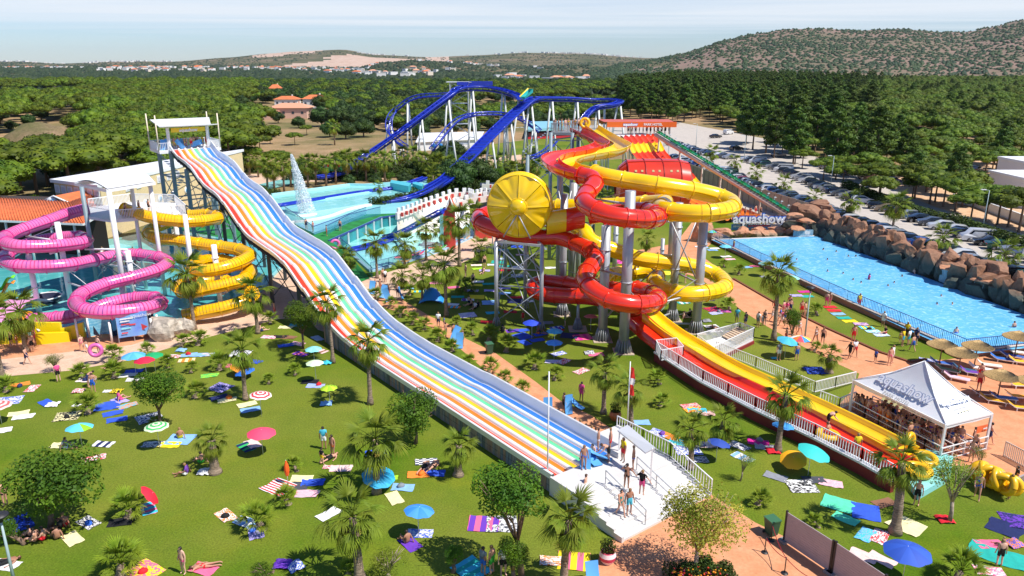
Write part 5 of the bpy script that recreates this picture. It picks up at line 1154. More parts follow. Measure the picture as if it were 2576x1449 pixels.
# fountain jet
fj=thing('fountain_jet','tall white fountain jet rising from the upper aqua pool','fountain',P(765,540,TZ))
fbp=P(765,538,TZ);htop=zat(388,fbp.y);import bmesh
SPR_=M('spray',(0.85,0.90,0.93),0.6,alpha=0.62);
rg=random.Random(3);b=MB();Ht=htop-TZ
for i in range(8000):
 f=rg.random()**0.8;h=Ht*(1-f*0.96)if rg.random()<0.85 else Ht*rg.random()
 f=1-h/Ht;wd_=0.10+1.45*(f**0.75);c=Vector((0.75*f-1.1*(1-f)*1.0-0.2,0,0));a=rg.uniform(0,6.28);rr=wd_*sqrt(rg.random())
 p=fbp+Vector((c.x+rr*cos(a),rr*sin(a),h));s_=rg.uniform(0.05,0.12);n_=Vector((rg.uniform(-1,1),rg.uniform(-1,1),rg.uniform(-1,1))).normalized();u_=n_.orthogonal().normalized()*s_;v_=n_.cross(u_)
 b.add([p+u_,p+v_*1.6,p-u_],[(0,1,2)])
b.build('spray',SPR_,fj,kind='stuff');b=MB();b.tube([fbp,fbp+Vector((-0.5,0,Ht*0.5)),fbp+Vector((-1.15,0,Ht*0.97))],[0.12,0.10,0.05],8);b.build('core_jet',M('jet_white',(0.85,0.9,0.92),0.3,alpha=0.7),fj)
b=MB();b.lathe([(0.0,0.08),(1.2,0.05),(1.9,0.0)],20,fbp+Vector((0.4,-0.6,0.03)));b.build('foam_ring',M('foam',(0.82,0.88,0.88),0.5),fj)
# back small pool
ngon('back_pool_water',px([(600,475),(745,443),(748,460),(625,487)],0.2),0.2,WAQUA)
# == buildings on the left
gq=z3(100,440,.2989)
yb=thing('yellow_hall','yellow leisure hall with white flat roof behind the tube slides','building',Dp(250,560,112))
d1,d2=118,150
W0,W1,W2,W3=Dp(*gq(145,195),d1),Dp(*gq(525,195),d1-6),Dp(453,446,138),Dp(*gq(905,15),175)
hz=W1.z
base=[(W0.x,W0.y),(W1.x,W1.y),(W2.x+2,W2.y),(W2.x+4,W2.y+22),(W0.x+8,W0.y+26)]
b=MB();b.prism(base,0,hz);b.build('wall',CREAM,yb)
b=MB();cxx=sum(p[0]for p in base)/5;cyy=sum(p[1]for p in base)/5;b.prism([(cxx+(x-cxx)*1.03,cyy+(y-cyy)*1.03)for x,y in base],hz,hz+0.5);b.build('roof',WHITE,yb)
def frz(a,c,n_,z,sz,root,mat,name='window',off=-0.06,round_=False,inner=None):
 d=(c-a);l=d.length;u_=Vector((d.x,d.y,0)).normalized();nn=Vector((u_.y,-u_.x,0))
 for i in range(n_):
  p=a.lerp(c,(i+0.5)/n_);b=MB();cc=Vector((p.x,p.y,z))+nn*0.06
  if round_:b.lathe([(0,0.08),(sz/2,0.08),(sz/2+0.02,0)],14,cc,q=Matrix((u_,Vector((0,0,1)),nn)).transposed())
  else:b.box(cc,(sz,0.12,sz),atan2(u_.y,u_.x))
  w_=b.build(name,mat,root)
  if inner:
   b=MB();cc2=cc+nn*0.09
   if round_:b.lathe([(0,0.05),(sz*0.3,0.05),(sz*0.3+0.02,0)],14,cc2,q=Matrix((u_,Vector((0,0,1)),nn)).transposed())
   else:b.box(cc2,(sz*0.6,0.06,sz*0.6),atan2(u_.y,u_.x))
   b.build('pane',inner,w_)
v0,v1,v2=Vector((W0.x,W0.y,0)),Vector((W1.x,W1.y,0)),Vector((W2.x+2,W2.y,0))
PBL=M('porthole_blue',(0.08,0.35,0.55),0.2);LILAC=M('pale_shutter',(0.62,0.58,0.62),0.6)
frz(v0,v1,7,hz-1.0,1.3,yb,WHITE,inner=LILAC);frz(v1,v2,6,hz*0.45,1.3,yb,WHITE,round_=True,inner=PBL);frz(v1.lerp(v2,0.2),v2,7,hz-1.0,1.2,yb,WHITE,inner=LILAC)
b=MB();p=v1.lerp(v2,0.52);b.box(Vector((p.x,p.y,1.6))+Vector((0.3,-0.3,0)),(3.4,0.1,1.6),atan2(v2.y-v1.y,v2.x-v1.x));b.build('mural_panel',M('mural_blue',(0.10,0.45,0.70),0.5,col2=(0.75,0.8,0.8),scale=1.5),yb)
rst=thing('open_restaurant','open restaurant under a big terracotta tiled roof behind the pink slide','building',Dp(120,600,100))
e=[Dp(0,557,96),Dp(209,562,93),Dp(252,550,99)];rdg=[Dp(-40,524,112),Dp(177,508,106),Dp(230,505,112)]
ez=e[1].z;b=MB();E=[Vector((e[0].x-14,e[0].y+2,ez)),Vector((e[1].x,e[1].y,ez)),Vector((e[2].x,e[2].y,ez))];RG=[Vector((rdg[0].x-14,116,rdg[1].z-0.4)),Vector((rdg[1].x,rdg[1].y,rdg[1].z)),Vector((rdg[2].x,rdg[2].y,rdg[1].z))]
b.add([E[0],E[1],RG[1],RG[0]],[(0,1,2,3)]);b.add([E[1],E[2],RG[2],RG[1]],[(0,1,2,3)])
TILE=M('terracotta_tiles',(0.66,0.16,0.05),0.8,var=0.16,scale=1.0,coord='World');
b.build('tiled_roof',TILE,rst)
b=MB();n_=60
for i in range(n_):b.tube([E[0].lerp(E[1],(i+0.5)/n_)+Vector((0,0,0.08)),RG[0].lerp(RG[1],(i+0.5)/n_)+Vector((0,0,0.08))],0.09,5)
for i in range(14):b.tube([E[1].lerp(E[2],(i+0.5)/14)+Vector((0,0,0.08)),RG[1].lerp(RG[2],(i+0.5)/14)+Vector((0,0,0.08))],0.09,5)
b.build('tile_ridges',TILE,rst,kind='stuff')
b=MB();b.beam(E[0]-Vector((0,0,.15)),E[1]-Vector((0,0,.15)),0.2,0.25);b.beam(E[1]-Vector((0,0,.15)),E[2]-Vector((0,0,.15)),0.2,0.25);b.build('eaves',WHITE,rst)
b=MB();b.prism([(E[0].x,E[0].y+6),(E[1].x-1,E[1].y+7),(RG[2].x,RG[2].y),(RG[0].x,RG[0].y)],0,ez);b.build('dark_infill',M('dark_interior',(0.05,0.035,0.03),0.9),rst)  # near-black block stands in for the shade under the open roof
for i in range(8):
 p=E[0].lerp(E[1],(i+0.5)/8);b=MB();b.tube([Vector((p.x,p.y+0.5,0)),Vector((p.x,p.y+0.5,ez-0.2))],0.16,8);b.build('post',WHITE,rst)
gb=thing('gable_house','small yellow gable with a round blue window behind the tiled roof','building',Dp(145,545,108))
ga_,gb2=Dp(*gq(62,330),110),Dp(*gq(262,318),108);gp=Dp(*gq(150,272),109);gz=0
b=MB();vs=[Vector((ga_.x,110,0)),Vector((gb2.x,108,0)),Vector((gb2.x,108,gb2.z)),Vector((gp.x,109,gp.z)),Vector((ga_.x,110,ga_.z+0.3))];bk=[v+Vector((3,12,0))for v in vs]
b.add(vs+bk,[(0,1,2,3,4),(1,6,7,2),(5,0,4,9)]);b.build('wall',CREAM,gb)
b=MB();b.add([vs[2]+Vector((0.3,-.3,0)),vs[3]+Vector((0,-.3,0.2)),bk[3]+Vector((0,0,.2)),bk[2]],[(0,1,2,3)]);b.add([vs[3]+Vector((0,-.3,.2)),vs[4]+Vector((-.3,-.3,0)),bk[4],bk[3]+Vector((0,0,.2))],[(0,1,2,3)]);b.build('roof',TILE,gb)
b=MB();b.tube([vs[2]+Vector((0.3,-.35,0)),vs[3]+Vector((0,-.35,0.2)),vs[4]+Vector((-.3,-.35,0))],0.14,5);b.build('verge',WHITE,gb)
b=MB();cc=Dp(*gq(130,320),108.9);b.lathe([(0,0.1),(0.85,0.1),(0.87,0)],16,cc+Vector((0,-0.1,0)),q=Matrix.Rotation(R(90),3,'X'));w_=b.build('window',WHITE,gb);b=MB();b.lathe([(0,0.1),(0.5,0.1),(0.52,0)],16,cc+Vector((0,-0.22,0)),q=Matrix.Rotation(R(90),3,'X'));b.build('pane',PBL,w_)
# yellow stepped splash wall, banner and panorama board in front of the pink slide
q7=z3(0,740,.1689)
sw=thing('yellow_splash_wall','bright yellow stepped splash wall at the end of the pink slide','wall',P(*q7(700,1000),0))
YP=M('yellow_panel',(0.86,0.66,0.005),0.35,coat=0.3)
def slab(root,name,pts,z0,mat,th=0.3):
 b=MB();lo=[P(x,y,z0)for x,y,h in pts]
 for(p,r_,i)in zip(lo,lo[1:],range(9)):
  h0,h1=pts[i][2],pts[i+1][2];o=Vector((0,th,0))
  b.add([p,r_,r_+Vector((0,0,h1)),p+Vector((0,0,h0)),p+o,r_+o,r_+o+Vector((0,0,h1)),p+o+Vector((0,0,h0))],[(0,1,2,3),(4,7,6,5),(3,2,6,7),(0,3,7,4),(1,5,6,2)])
 b.build(name,mat,root)
slab(sw,'front_wall',[(*q7(550,1015),1.15),(*q7(1045,965),0.95)],0,YP);slab(sw,'step_wall',[(*q7(540,960),1.9),(*q7(930,935),1.7)],0,YP);slab(sw,'rear_wall',[(*q7(925,950),1.2),(*q7(1260,900),1.5)],0,YP)
slab(sw,'left_wall',[(-30,868,1.4),(20,866,1.4),(60,862,1.4)],0,YP)
pb=thing('pink_slide_end','pink covered slide end with pale roof at the left picture edge','slide end',P(20,850,0))
b=MB();a,c=P(-30,852,0),P(44,846,0);b.grid([[Vector((x,a.y+1.5*k*0.8,1.5+1.4*sin(pi*k/6)*0.9))for x in(a.x,c.x)]for k in range(7)]);b.build('cover',M('pale_pink',(0.74,0.30,0.50),0.35),pb)
rs_=thing('red_slide_lip','dark red slide lip with white rolled edge beside the yellow wall','slide end',P(*q7(450,800),0))
slab(rs_,'side',[(*q7(325,840),1.3),(*q7(560,850),0.9)],0,M('maroon',(0.30,0.02,0.02),0.4));b=MB();b.tube([P(*q7(310,690),1.5)+Vector((0,0,0)),P(*q7(430,735),1.4),P(*q7(540,760),1.3),P(*q7(590,810),1.0)],0.12,8);b.build('rolled_edge',WHITE,rs_)
mu=thing('shark_panorama','curved blue sea panorama board with shark fins behind the banner','board',P(*q7(1480,905),0))
MUR=M('sea_mural',(0.28,0.58,0.72),0.4,col2=(0.10,0.38,0.58),scale=2.2,stretch=(1,1,3));b=MB();rows=[]
m0,m1=P(*q7(1300,905),0),P(*q7(1690,915),0)
for i in range(9):
 f=i/8;p=m0.lerp(m1,f)+Vector((0,1.2*sin(pi*f),0));rows.append([p,p+Vector((0,0,1.3)),p+Vector((0,-0.2,2.6))])
b.grid(rows);b.grid([[p+Vector((0,0.1,0))for p in r]for r in rows]);b.build('board',MUR,mu)
b=MB();p=P(*q7(1480,835),0.6);b.add([p+Vector((-0.35,-0.4,0.0)),p+Vector((0.35,-0.4,-0.3)),p+Vector((-0.25,-0.4,0.9))],[(0,1,2)]);b.build('fin',M('fin_navy',(0.02,0.06,0.12),0.5),mu)
dw=thing('dark_blue_wall','dark blue wall with small white sail shapes behind the banner','wall',P(*q7(2200,870),0));slab(dw,'wall',[(*q7(1660,880),2.3),(*q7(2300,820),2.3)],0,M('navy_wall',(0.02,0.09,0.20),0.6))
bn=thing('race_banner','violet blue advertising banner on thin posts beside the promenade','banner',P(*q7(1990,950),0))
b0,b1=P(*q7(1780,995),0),P(*q7(2240,925),0);u_=(b1-b0).normalized();b=MB()
BAN=M('banner_violet',(0.10,0.14,0.62),0.5,col2=(0.25,0.52,0.80),scale=0.5,lo=0.3,hi=0.7);hb=2.35
b.grid([[b0.lerp(b1,i/8)+Vector((0,0.04*sin(i),0.55)),b0.lerp(b1,i/8)+Vector((0,0.05*sin(i*1.3),0.55+hb))]for i in range(9)]);b.build('cloth',BAN,bn)
for f in(0,0.5,1):b=MB();p=b0.lerp(b1,f);b.beam(p,p+Vector((0,0.05,2.9)),0.05);b.build('post',STEEL,bn)
fr=frame_rot(u_,(0,0,1));nb=Vector((u_.y,-u_.x,0))*0.09
text_mesh('aquashow',0.46,'lettering',WHITER,bn,b0.lerp(b1,0.80)+Vector((0,0,2.55))+nb,fr,0.005);
b=MB()
for(f0,z,w,m)in((0.12,2.4,0.42,0),(0.12,2.15,0.3,0),(0.14,1.85,0.28,1),(0.14,1.45,0.30,2),(0.12,1.0,0.2,1),(0.4,1.75,0.2,1)):
 n_=int(w*24)
 for k in range(n_):p=b0.lerp(b1,f0+w*(k+0.5)/n_)+Vector((0,0,z))+nb;b.box(p,(w*3.0/n_*0.9,0.01,0.15*U(0.7,1)),atan2(u_.y,u_.x),m)
p=b0.lerp(b1,0.84)+Vector((0,0,1.35))+nb;b.add([p+Vector((-0.25,0,0.35)),p+Vector((-0.2,0,-0.35)),p+Vector((0.4,0,0.05))],[(0,1,2)],1)
b.build('small_print',[WHITER,M('print_red',(0.7,0.06,0.06),0.5),M('print_aqua',(0.3,0.7,0.75),0.5)],bn)
fkr=thing('fake_rock_mound','pale grey brown cement rock mound between banner and yellow slide','rock',P(*q7(2480,780),0))
for i,(x,y,s_)in enumerate([(2420,770,1.7),(2600,745,1.3),(2750,730,1.0)]):put('rock',rockmesh('mound_rock',60+i,mats=M('cement_rock',(0.42,0.36,0.29),0.9,var=0.4,scale=2.5,bump=0.8,bscale=3,bdist=0.15),boxy=0.3),fkr,P(*q7(x,y),0.9)-parent_origin(fkr),(0,0,i),(s_,s_,1.5-0.3*i))
# pirate style kiddie boat in the teal pool
pbt=thing('pool_boat','dark boat shaped play piece in the teal pool behind a palm','play boat',P(*q7(680,440),0))
b=MB();cc=P(*q7(690,400),0.1);b.lathe([(0.3,0),(1.3,0.15),(1.6,0.8),(1.5,0.8),(1.2,0.3),(0.1,0.2)],14,cc);b.build('hull',M('boat_black',(0.02,0.025,0.05),0.4),pbt);b=MB();b.tube([cc+Vector((1.62*cos(a),1.62*sin(a),0.85))for a in[2*pi*k/16 for k in range(17)]],0.08,5);b.build('rim',WHITE,pbt)
# kid slides at far left edge
kz=thing('kids_slide','green and orange children slide at the left picture edge','water slide',P(10,740,0))
for i,(m,dx)in enumerate(((M('lime',(0.15,0.62,0.02),0.3),0),(M('kid_orange',(0.80,0.22,0.01),0.3),0.9))):
 a,c=Dp(34,700+i*14,78),Dp(-20,745+i*14,76);b=MB();b.grid([[a.lerp(c,f)+Vector((0,w*0.45,0.25*abs(w)+0.25*sin(f*9)))for w in(-1,-0.6,0,0.6,1)]for f in[k/10 for k in range(11)]]);b.build('lane',m,kz)
 # == queue tent
qt,qu=z3(2276,880,.2989),z3(2276,1100,.2989)
TH_=2.7
tc_=[P(*qt(18,425),TH_),P(*qt(790,800),TH_),P(*qt(1180,705),TH_)];tc_.append(tc_[0]+tc_[2]-tc_[1])
apx=(tc_[0]+tc_[2])/2;apz=5.2
apex=P(*qt(612,255),apz);apex=Vector((apex.x*0.6+apx.x*0.4,apex.y*0.6+apx.y*0.4,apz))
tt=thing('queue_tent','white pyramid roof queue tent with faded blue park lettering','tent',Vector((apx.x,apx.y,0)))
TENT=M('tent_white',(0.74,0.74,0.74),0.55,var=0.05,scale=0.6)
for i in range(4):
 a,c=tc_[i],tc_[(i+1)%4];b=MB();rows=[]
 for k in range(13):
  f=k/12;row=[]
  for j in range(13):
   g_=j/12;p=a.lerp(c,g_).lerp(apex,f);p.z-=0.35*sin(pi*f)*1.0*(0.8);row.append(p)
  rows.append(row)
 b.grid(rows);b.build('roof_panel',TENT,tt)
 b=MB();n_=12;b.grid([[a.lerp(c,k/n_),a.lerp(c,k/n_)-Vector((0,0,0.32+0.03*sin(k)))]for k in range(n_+1)]);b.build('valance',TENT,tt)
 b=MB();b.beam(a-Vector((0,0,0.05)),c-Vector((0,0,0.05)),0.12);b.tube([a+Vector((0,0,0.02)),a.lerp(apex,0.5)-Vector((0,0,0.26)),apex],0.04,5);b.build('frame',WHITER,tt)
 b=MB();b.beam(Vector((a.x,a.y,0)),a,0.14);b.build('post',WHITER,tt)
LET=M('tent_lettering_blue',(0.30,0.36,0.52),0.6);LETW=M('tent_lettering_white',(0.76,0.78,0.82),0.6);LETG=M('tent_lettering_grey',(0.30,0.30,0.30),0.6)
for(i,mul,f)in((0,1.0,0.36),(1,0.62,0.33)):
 a,c=tc_[i],tc_[(i+1)%4];xd=(c-a).normalized();m=(a+c)/2;up=(apex-m);up=(up-xd*up.dot(xd)).normalized();nn=xd.cross(up)
 c0=m+(apex-m)*f+nn*0.14-Vector((0,0,0.28));rt_=frame_rot(xd,up)
 text_mesh('aquashow',1.1*mul,'lettering_outline',LET,tt,c0+nn*0.10,rt_,0.0,off=0.07*mul,label='blue outline of the park name on the tent roof');text_mesh('aquashow',1.1*mul,'lettering',LETW,tt,c0+nn*0.112,rt_,0.0,off=0.02,label='white park name on the tent roof')
 text_mesh('PARK HOTEL',0.38*mul,'lettering',LETG,tt,c0+nn*0.115-up*0.98*mul,rt_,0.0)
 b=MB()
 for k in range(4):
  cc=c0+nn*0.12-up*1.42*mul+xd*((k-1.5)*0.5*mul);vs=[]
  for j in range(10):
   a_=pi/2+pi*j/5;r_=(0.2 if j%2==0 else 0.09)*mul;vs.append(cc+xd*cos(a_)*r_+up*sin(a_)*r_)
  b.add([cc]+vs,[(0,1+j,1+(j+1)%10)for j in range(10)])
 b.build('stars',M('tent_star',(0.75,0.68,0.30),0.6),tt)
a,c=tc_[0],tc_[1];xd=(c-a).normalized();nn=xd.cross(Vector((0,0,1)))
text_mesh('The most complete Park of Portugal',0.27,'lettering',LETG,tt,a.lerp(c,0.62)-Vector((0,0,0.17))+nn*0.05,frame_rot(xd,(0,0,1)),0.0)
# queue rails in the tent
for k in range(4):
 f=0.02+k*0.24;a=tc_[0].lerp(tc_[3],f);c=tc_[1].lerp(tc_[2],f);a=Vector((a.x,a.y,0));c=Vector((c.x,c.y,0));dd=(c-a).normalized()*1.0
 t=thing('queue_rail',['front white tube rail of the tent queue, facing the slides','second white tube rail inside the tent queue','third white tube rail inside the tent queue','back white tube rail of the tent queue'][k],'railing',a,0,'queue rails in the tent')
 n_=6
 for i in range(n_):b=MB();railing(b,[a.lerp(c,i/n_),a.lerp(c,(i+1)/n_)],1.0,9,rr=0.03,mid=True);b.build('rail_panel',WHITER,t)
os_=thing('orange_arrow_sign','small orange sign with white arrow on the railing under the tent','sign',P(*qu(1080,215),0));b=MB();p=P(*qu(1075,262),0)+Vector((0,0,1.1));xd=(tc_[2]-tc_[1]).normalized();aa=atan2(xd.y,xd.x);b.box(p,(1.15,0.05,0.5),aa);b.build('board',M('sign_coral',(0.78,0.16,0.05),0.5),os_)
nn=Vector((xd.y,-xd.x,0))*0.04;b=MB();b.add([p+nn+xd*0.05+Vector((0,0,0.05)),p+nn+xd*0.05-Vector((0,0,.05)),p+nn+xd*0.3-Vector((0,0,.05)),p+nn+xd*0.3-Vector((0,0,.12)),p+nn+xd*0.45,p+nn+xd*0.3+Vector((0,0,.12)),p+nn+xd*0.3+Vector((0,0,.05))],[(0,1,2,3,4,5,6)]);b.build('arrow',WHITER,os_)
rail_thing('side_queue_rail','white tube rail on the right end of the tent queue',[Vector((tc_[1].x,tc_[1].y-0.1,0)),Vector((tc_[2].x,tc_[2].y-0.1,0))],WHITER,1.0,1.0,mid=True)
rail_thing('yard_barrier','beige bar barrier on the terracotta paving right of the tent',[P(*qu(1275,375),0),P(*qu(1500,495),0),P(*qu(1640,570),0)],M('beige_bar',(0.6,0.5,0.42),0.5),1.1,0.13)
rail_thing('float_barrier','steel bar barrier holding back a pile of yellow swim rings',[P(*qu(1060,545),0),P(*qu(1290,660),0),P(*qu(1365,690),0),P(*qu(1470,640),0)],STEEL,1.1,0.13)
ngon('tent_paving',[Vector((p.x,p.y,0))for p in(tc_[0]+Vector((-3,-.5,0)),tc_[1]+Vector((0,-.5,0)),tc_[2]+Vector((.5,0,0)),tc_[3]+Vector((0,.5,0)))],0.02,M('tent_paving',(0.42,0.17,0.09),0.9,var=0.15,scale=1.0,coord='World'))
# == plants
rg=random.Random(21)
def frond_mesh(name,droop,mat,seed,blades=20,ragged=0.18):
 r_=random.Random(seed);b=MB();n_=5;pet=[]
 for i in range(n_+1):f=i/n_;pet.append(Vector((0.53*f,0,-0.10*droop*f*f)))
 b.tube(pet,[0.022,0.018,0.016,0.014,0.012,0.010],4,0)
 o=pet[-1];mid=-0.2*droop
 for k in range(blades):
  a=R(-82+164*k/(blades-1)+r_.uniform(-3,3));ln=(0.46-0.10*abs(a)/1.4)*(1+r_.uniform(-ragged,ragged));d=Vector((cos(a),sin(a),0));s=Vector((-sin(a),cos(a),0));w=0.019
  prev=None;fold=0.02
  for i,f in enumerate((0.0,0.45,0.78,1.0)):
   p=o+d*ln*f*(1-0.18*droop*f*f)+Vector((0,0,(mid*f-0.55*droop*ln*f**2.6*1.6)+0.05*abs(sin(a))*f));ww=w*(0.35+1.4*f if f<0.5 else(1.0*(1-f)*2.2+0.05))
   row=[p-s*ww,p+Vector((0,0,fold*(1-f))),p+s*ww]
   if prev:b.add(prev+row,[(0,1,4,3),(1,2,5,4)],0)
   prev=row
 return b.mesh(name,mat)
FR=[frond_mesh('frond_shape',d,PALM,i)for i,d in enumerate((0.25,0.5,0.8,1.1))]
FB_=[frond_mesh('bush_frond_shape',d,PALMB,9+i,18)for i,d in enumerate((0.12,0.28,0.42))]
FD=[frond_mesh('dry_frond_shape',1.3,PALMD,19+i,13,0.3)for i in range(2)]
def trunk_mesh(seed,lean=0.03,flare=1.5):
 r_=random.Random(seed);b=MB();pts,rr=[],[]
 for i in range(13):
  f=i/12;pts.append(Vector((lean*sin(f*2.2+seed)*1.0*f,lean*cos(f*1.7+seed)*f,f)));rr.append((1+(flare-1)*max(0,1-f*5)**1.5)*(1.0-0.28*f)*(1+0.05*r_.uniform(-1,1)))
 b.tube(pts,rr,10);return b
def palm(base,crown_z,Rm,label,n=26,bush=False,group='fan palms in the park',name='fan_palm',tr=None,lo=-55,hi=80,dry=6):
 t=thing(name,label,'palm tree',base,0,group)
 r0=tr or 0.20;H=crown_z-base.z;b=MB();pts,rr=[],[];lx,ly=rg.uniform(-.25,.25),rg.uniform(-.15,.15)
 for i in range(14):
  f=i/13;pts.append(base+Vector((lx*f*f,ly*f*f,H*f)));rr.append(r0*(1+0.6*max(0,1-f*6))*(1.05-0.25*f)*(1.06 if i%2 else 0.97))
 b.tube(pts,rr,10);b.build('trunk',PALMTRUNK,t);top=Vector((lx,ly,H));shapes=FB_ if bush else FR
 for k in range(n):
  f=(k+0.5)/n;el=hi-(hi-lo)*f**0.85+rg.uniform(-8,8);az=k*2.39996+rg.uniform(-0.2,0.2)
  sh=shapes[min(len(shapes)-1,int(f*len(shapes)))];s_=Rm*rg.uniform(0.86,1.08)*(0.92 if f>0.7 else 1)
  put('frond',sh,t,top,(rg.uniform(-.25,.25),-R(el),az),(s_,s_,s_))
 for k in range(dry):
  az=rg.uniform(0,6.28);s_=Rm*rg.uniform(0.55,0.8);put('dry_frond',FD[k%2],t,top-Vector((0,0,0.15)),(rg.uniform(-.3,.3),-R(rg.uniform(-85,-55)),az),(s_,s_,s_))
 return t
def pxm(p):return FPX/(p.y*CT+(CAMZ-p.z)*ST)
PL=[(905,1462,885,1300,86,.24,'tall fan palm at the bottom centre lawn edge with yellowing lower fronds'),(948,1240,938,1100,78,.21,'full fan palm beside the round blue parasol left of the rainbow slide'),(1153,1196,1151,1118,48,.24,'short thick fan palm next to the plank fence and dotted towel'),(1418,1475,1415,1304,80,.20,'fan palm in front of the white landing steps'),(932,1017,921,858,58,.17,'slender fan palm leaning against the lower rainbow lanes'),(838,913,822,762,50,.15,'slender fan palm left of the middle of the rainbow slide'),(618,1006,602,876,53,.17,'fan palm on the left lawn beside the navy blanket'),(541,1189,537,1110,44,.30,'stubby fan palm with a rough thick trunk on the open left lawn'),(490,829,463,690,58,.17,'fan palm in front of the yellow coil slide near the pink coils'),(649,839,640,738,50,.17,'fan palm in front of the lowest yellow coils'),(66,886,34,782,62,.20,'fan palm in front of the pink slide end at the left'),(6,952,-40,800,62,.20,'palm with only its trunk showing at the left picture edge'),(949,700,943,610,37,.16,'fan palm at the near fence corner of the splash pool'),(1018,674,1012,614,35,.15,'fan palm on the splash pool edge, second from the slide'),(1072,655,1065,574,31,.14,'fan palm on the splash pool edge, third from the slide'),(1118,623,1113,578,31,.14,'fan palm beside the sunloungers of the splash pool'),(1156,670,1152,553,42,.19,'tall fan palm in front of the red gate house'),(1195,599,1195,533,32,.17,'fan palm left of the red loop behind the yellow drum'),(1013,724,1009,690,33,.17,'low fan palm at the bend of the footpath'),(1062,761,1060,692,36,.13,'fan palm with a pale trunk beside the blue pop-up tent'),(1123,795,1117,665,50,.18,'tall fan palm right of the blue pop-up tent'),(1209,660,1209,621,30,.17,'short fan palm on the beige path below the red loop'),(866,700,868,642,30,.14,'fan palm between the rainbow slide and the splash pool'),(882,690,889,655,24,.14,'small fan palm behind the rainbow slide wall'),(1946,856,1966,688,54,.20,'tall fan palm between main path and wave pool'),(2243,589,2247,516,36,.18,'fan palm on the parking kerb, centre of the rock wall'),(2135,552,2137,505,29,.16,'fan palm on the parking kerb by the dark van'),(2048,521,2048,494,24,.15,'fan palm on the parking kerb behind the rock corner'),(1969,491,1970,460,24,.15,'fan palm on the parking kerb above the brown fence end'),(1900,466,1902,433,23,.14,'fan palm on the parking kerb, middle of the brown fence'),(1845,439,1847,407,22,.14,'fan palm on the parking kerb above the green conveyor'),(1794,412,1794,384,21,.14,'smallest fan palm at the far end of the parking kerb'),(2368,640,2375,597,39,.19,'fan palm on the parking kerb above the waterfall ledge'),(2520,694,2534,637,43,.19,'fan palm on the parking kerb at the right picture edge'),(1956,1135,1970,995,64,.20,'tall fan palm in front of the red run-out lane'),(2251,1341,2277,1163,66,.25,'big thick fan palm before the end of the run-out lanes'),(1737,1179,1746,1079,50,.18,'fan palm standing over the dark blue parasol'),(1808,1122,1811,1056,47,.15,'fan palm right of the orange flag towel'),(1518,1040,1518,935,46,.17,'fan palm beside the footpath behind the seated bathers'),(1587,1071,1588,975,46,.17,'fan palm behind the flagpole'),(2085,937,2088,893,31,.26,'squat fan palm on the small lawn above the tent'),(1171,737,1172,722,30,.18,'low dark fan palm in the shade left of the drum trestle'),(1527,540,1527,492,22,.15,'fan palm behind the red elbow of the tube slide'),(1620,680,1617,600,26,.14,'fan palm behind the right grey columns'),(958,525,958,470,16,.08,'thin yellowish palm beside the aqua pools'),(365,540,366,490,28,.14,'feathery palm against the yellow hall'),]
for(bx,by,cx_,cy_,rp,tr,lab)in PL:
 base=P(bx,by,0);d=base.y;cz_=zat(cy_,d);palm(base,cz_,rp/pxm(Vector((0,d,cz_)))*1.22,lab,25 if rp>26 else 19,tr=tr,dry=7 if rp>30 else 4)
BG=[(673,473,419,20),(690,476,428,18),(715,485,416,20),(732,470,410,18),(775,470,410,20),(795,466,405,16),(821,471,410,18),(845,462,402,16),(875,458,399,22),(898,452,404,15),(921,454,399,20),(945,450,402,16),(968,458,402,20),(990,440,396,15),(1012,426,387,18),(1041,431,387,18),(1062,440,400,16),(1078,446,405,20),(1105,448,408,20),(1130,452,410,16),(1215,442,402,20),(1245,454,415,20),(1290,470,427,20),(1330,442,405,18),(1090,478,440,20),(1190,430,395,15),(1265,432,400,16),(842,365,318,15),(628,440,395,18),(650,446,400,16),(1350,450,418,16),(700,440,400,14)]
bgp=MB()
crown_bg=[]
for s_ in range(3):
 b=MB()
 for k in range(24):
  f=(k+0.5)/24;m=FR[min(3,int(f*4))];el=80-145*f;rot_=Matrix.Rotation(k*2.4,4,'Z')@Matrix.Rotation(-R(el+rg.uniform(-8,8)),4,'Y');o=len(b.v);b.v.extend([tuple(rot_@v.co)for v in m.vertices])
  for p in m.polygons:b.f.append(tuple(i+o for i in p.vertices));b.m.append(0 if k<20 else 1);b.s.append(False)
 crown_bg.append(b.mesh('palm_crown_shape',[PALM,PALMD]))
for i,(x,yb_,yc_,rp)in enumerate(BG):
 base=P(x,yb_,0);cz_=zat(yc_,base.y);Rm=rp/pxm(Vector((0,base.y,cz_)))*1.5
 t=thing('fan_palm','distant fan palm in the grove between the coaster and the aqua pools','palm tree',base,0,'palms of the distant grove');b=MB();b.tube([base,base+Vector((0.1,0,cz_*0.5)),base+Vector((0,0,cz_))],[0.26,0.2,0.17],8);b.build('trunk',PALMTRUNK,t);put('crown',crown_bg[i%3],t,(0,0,cz_),(0,0,i*1.7),(Rm,Rm,Rm))
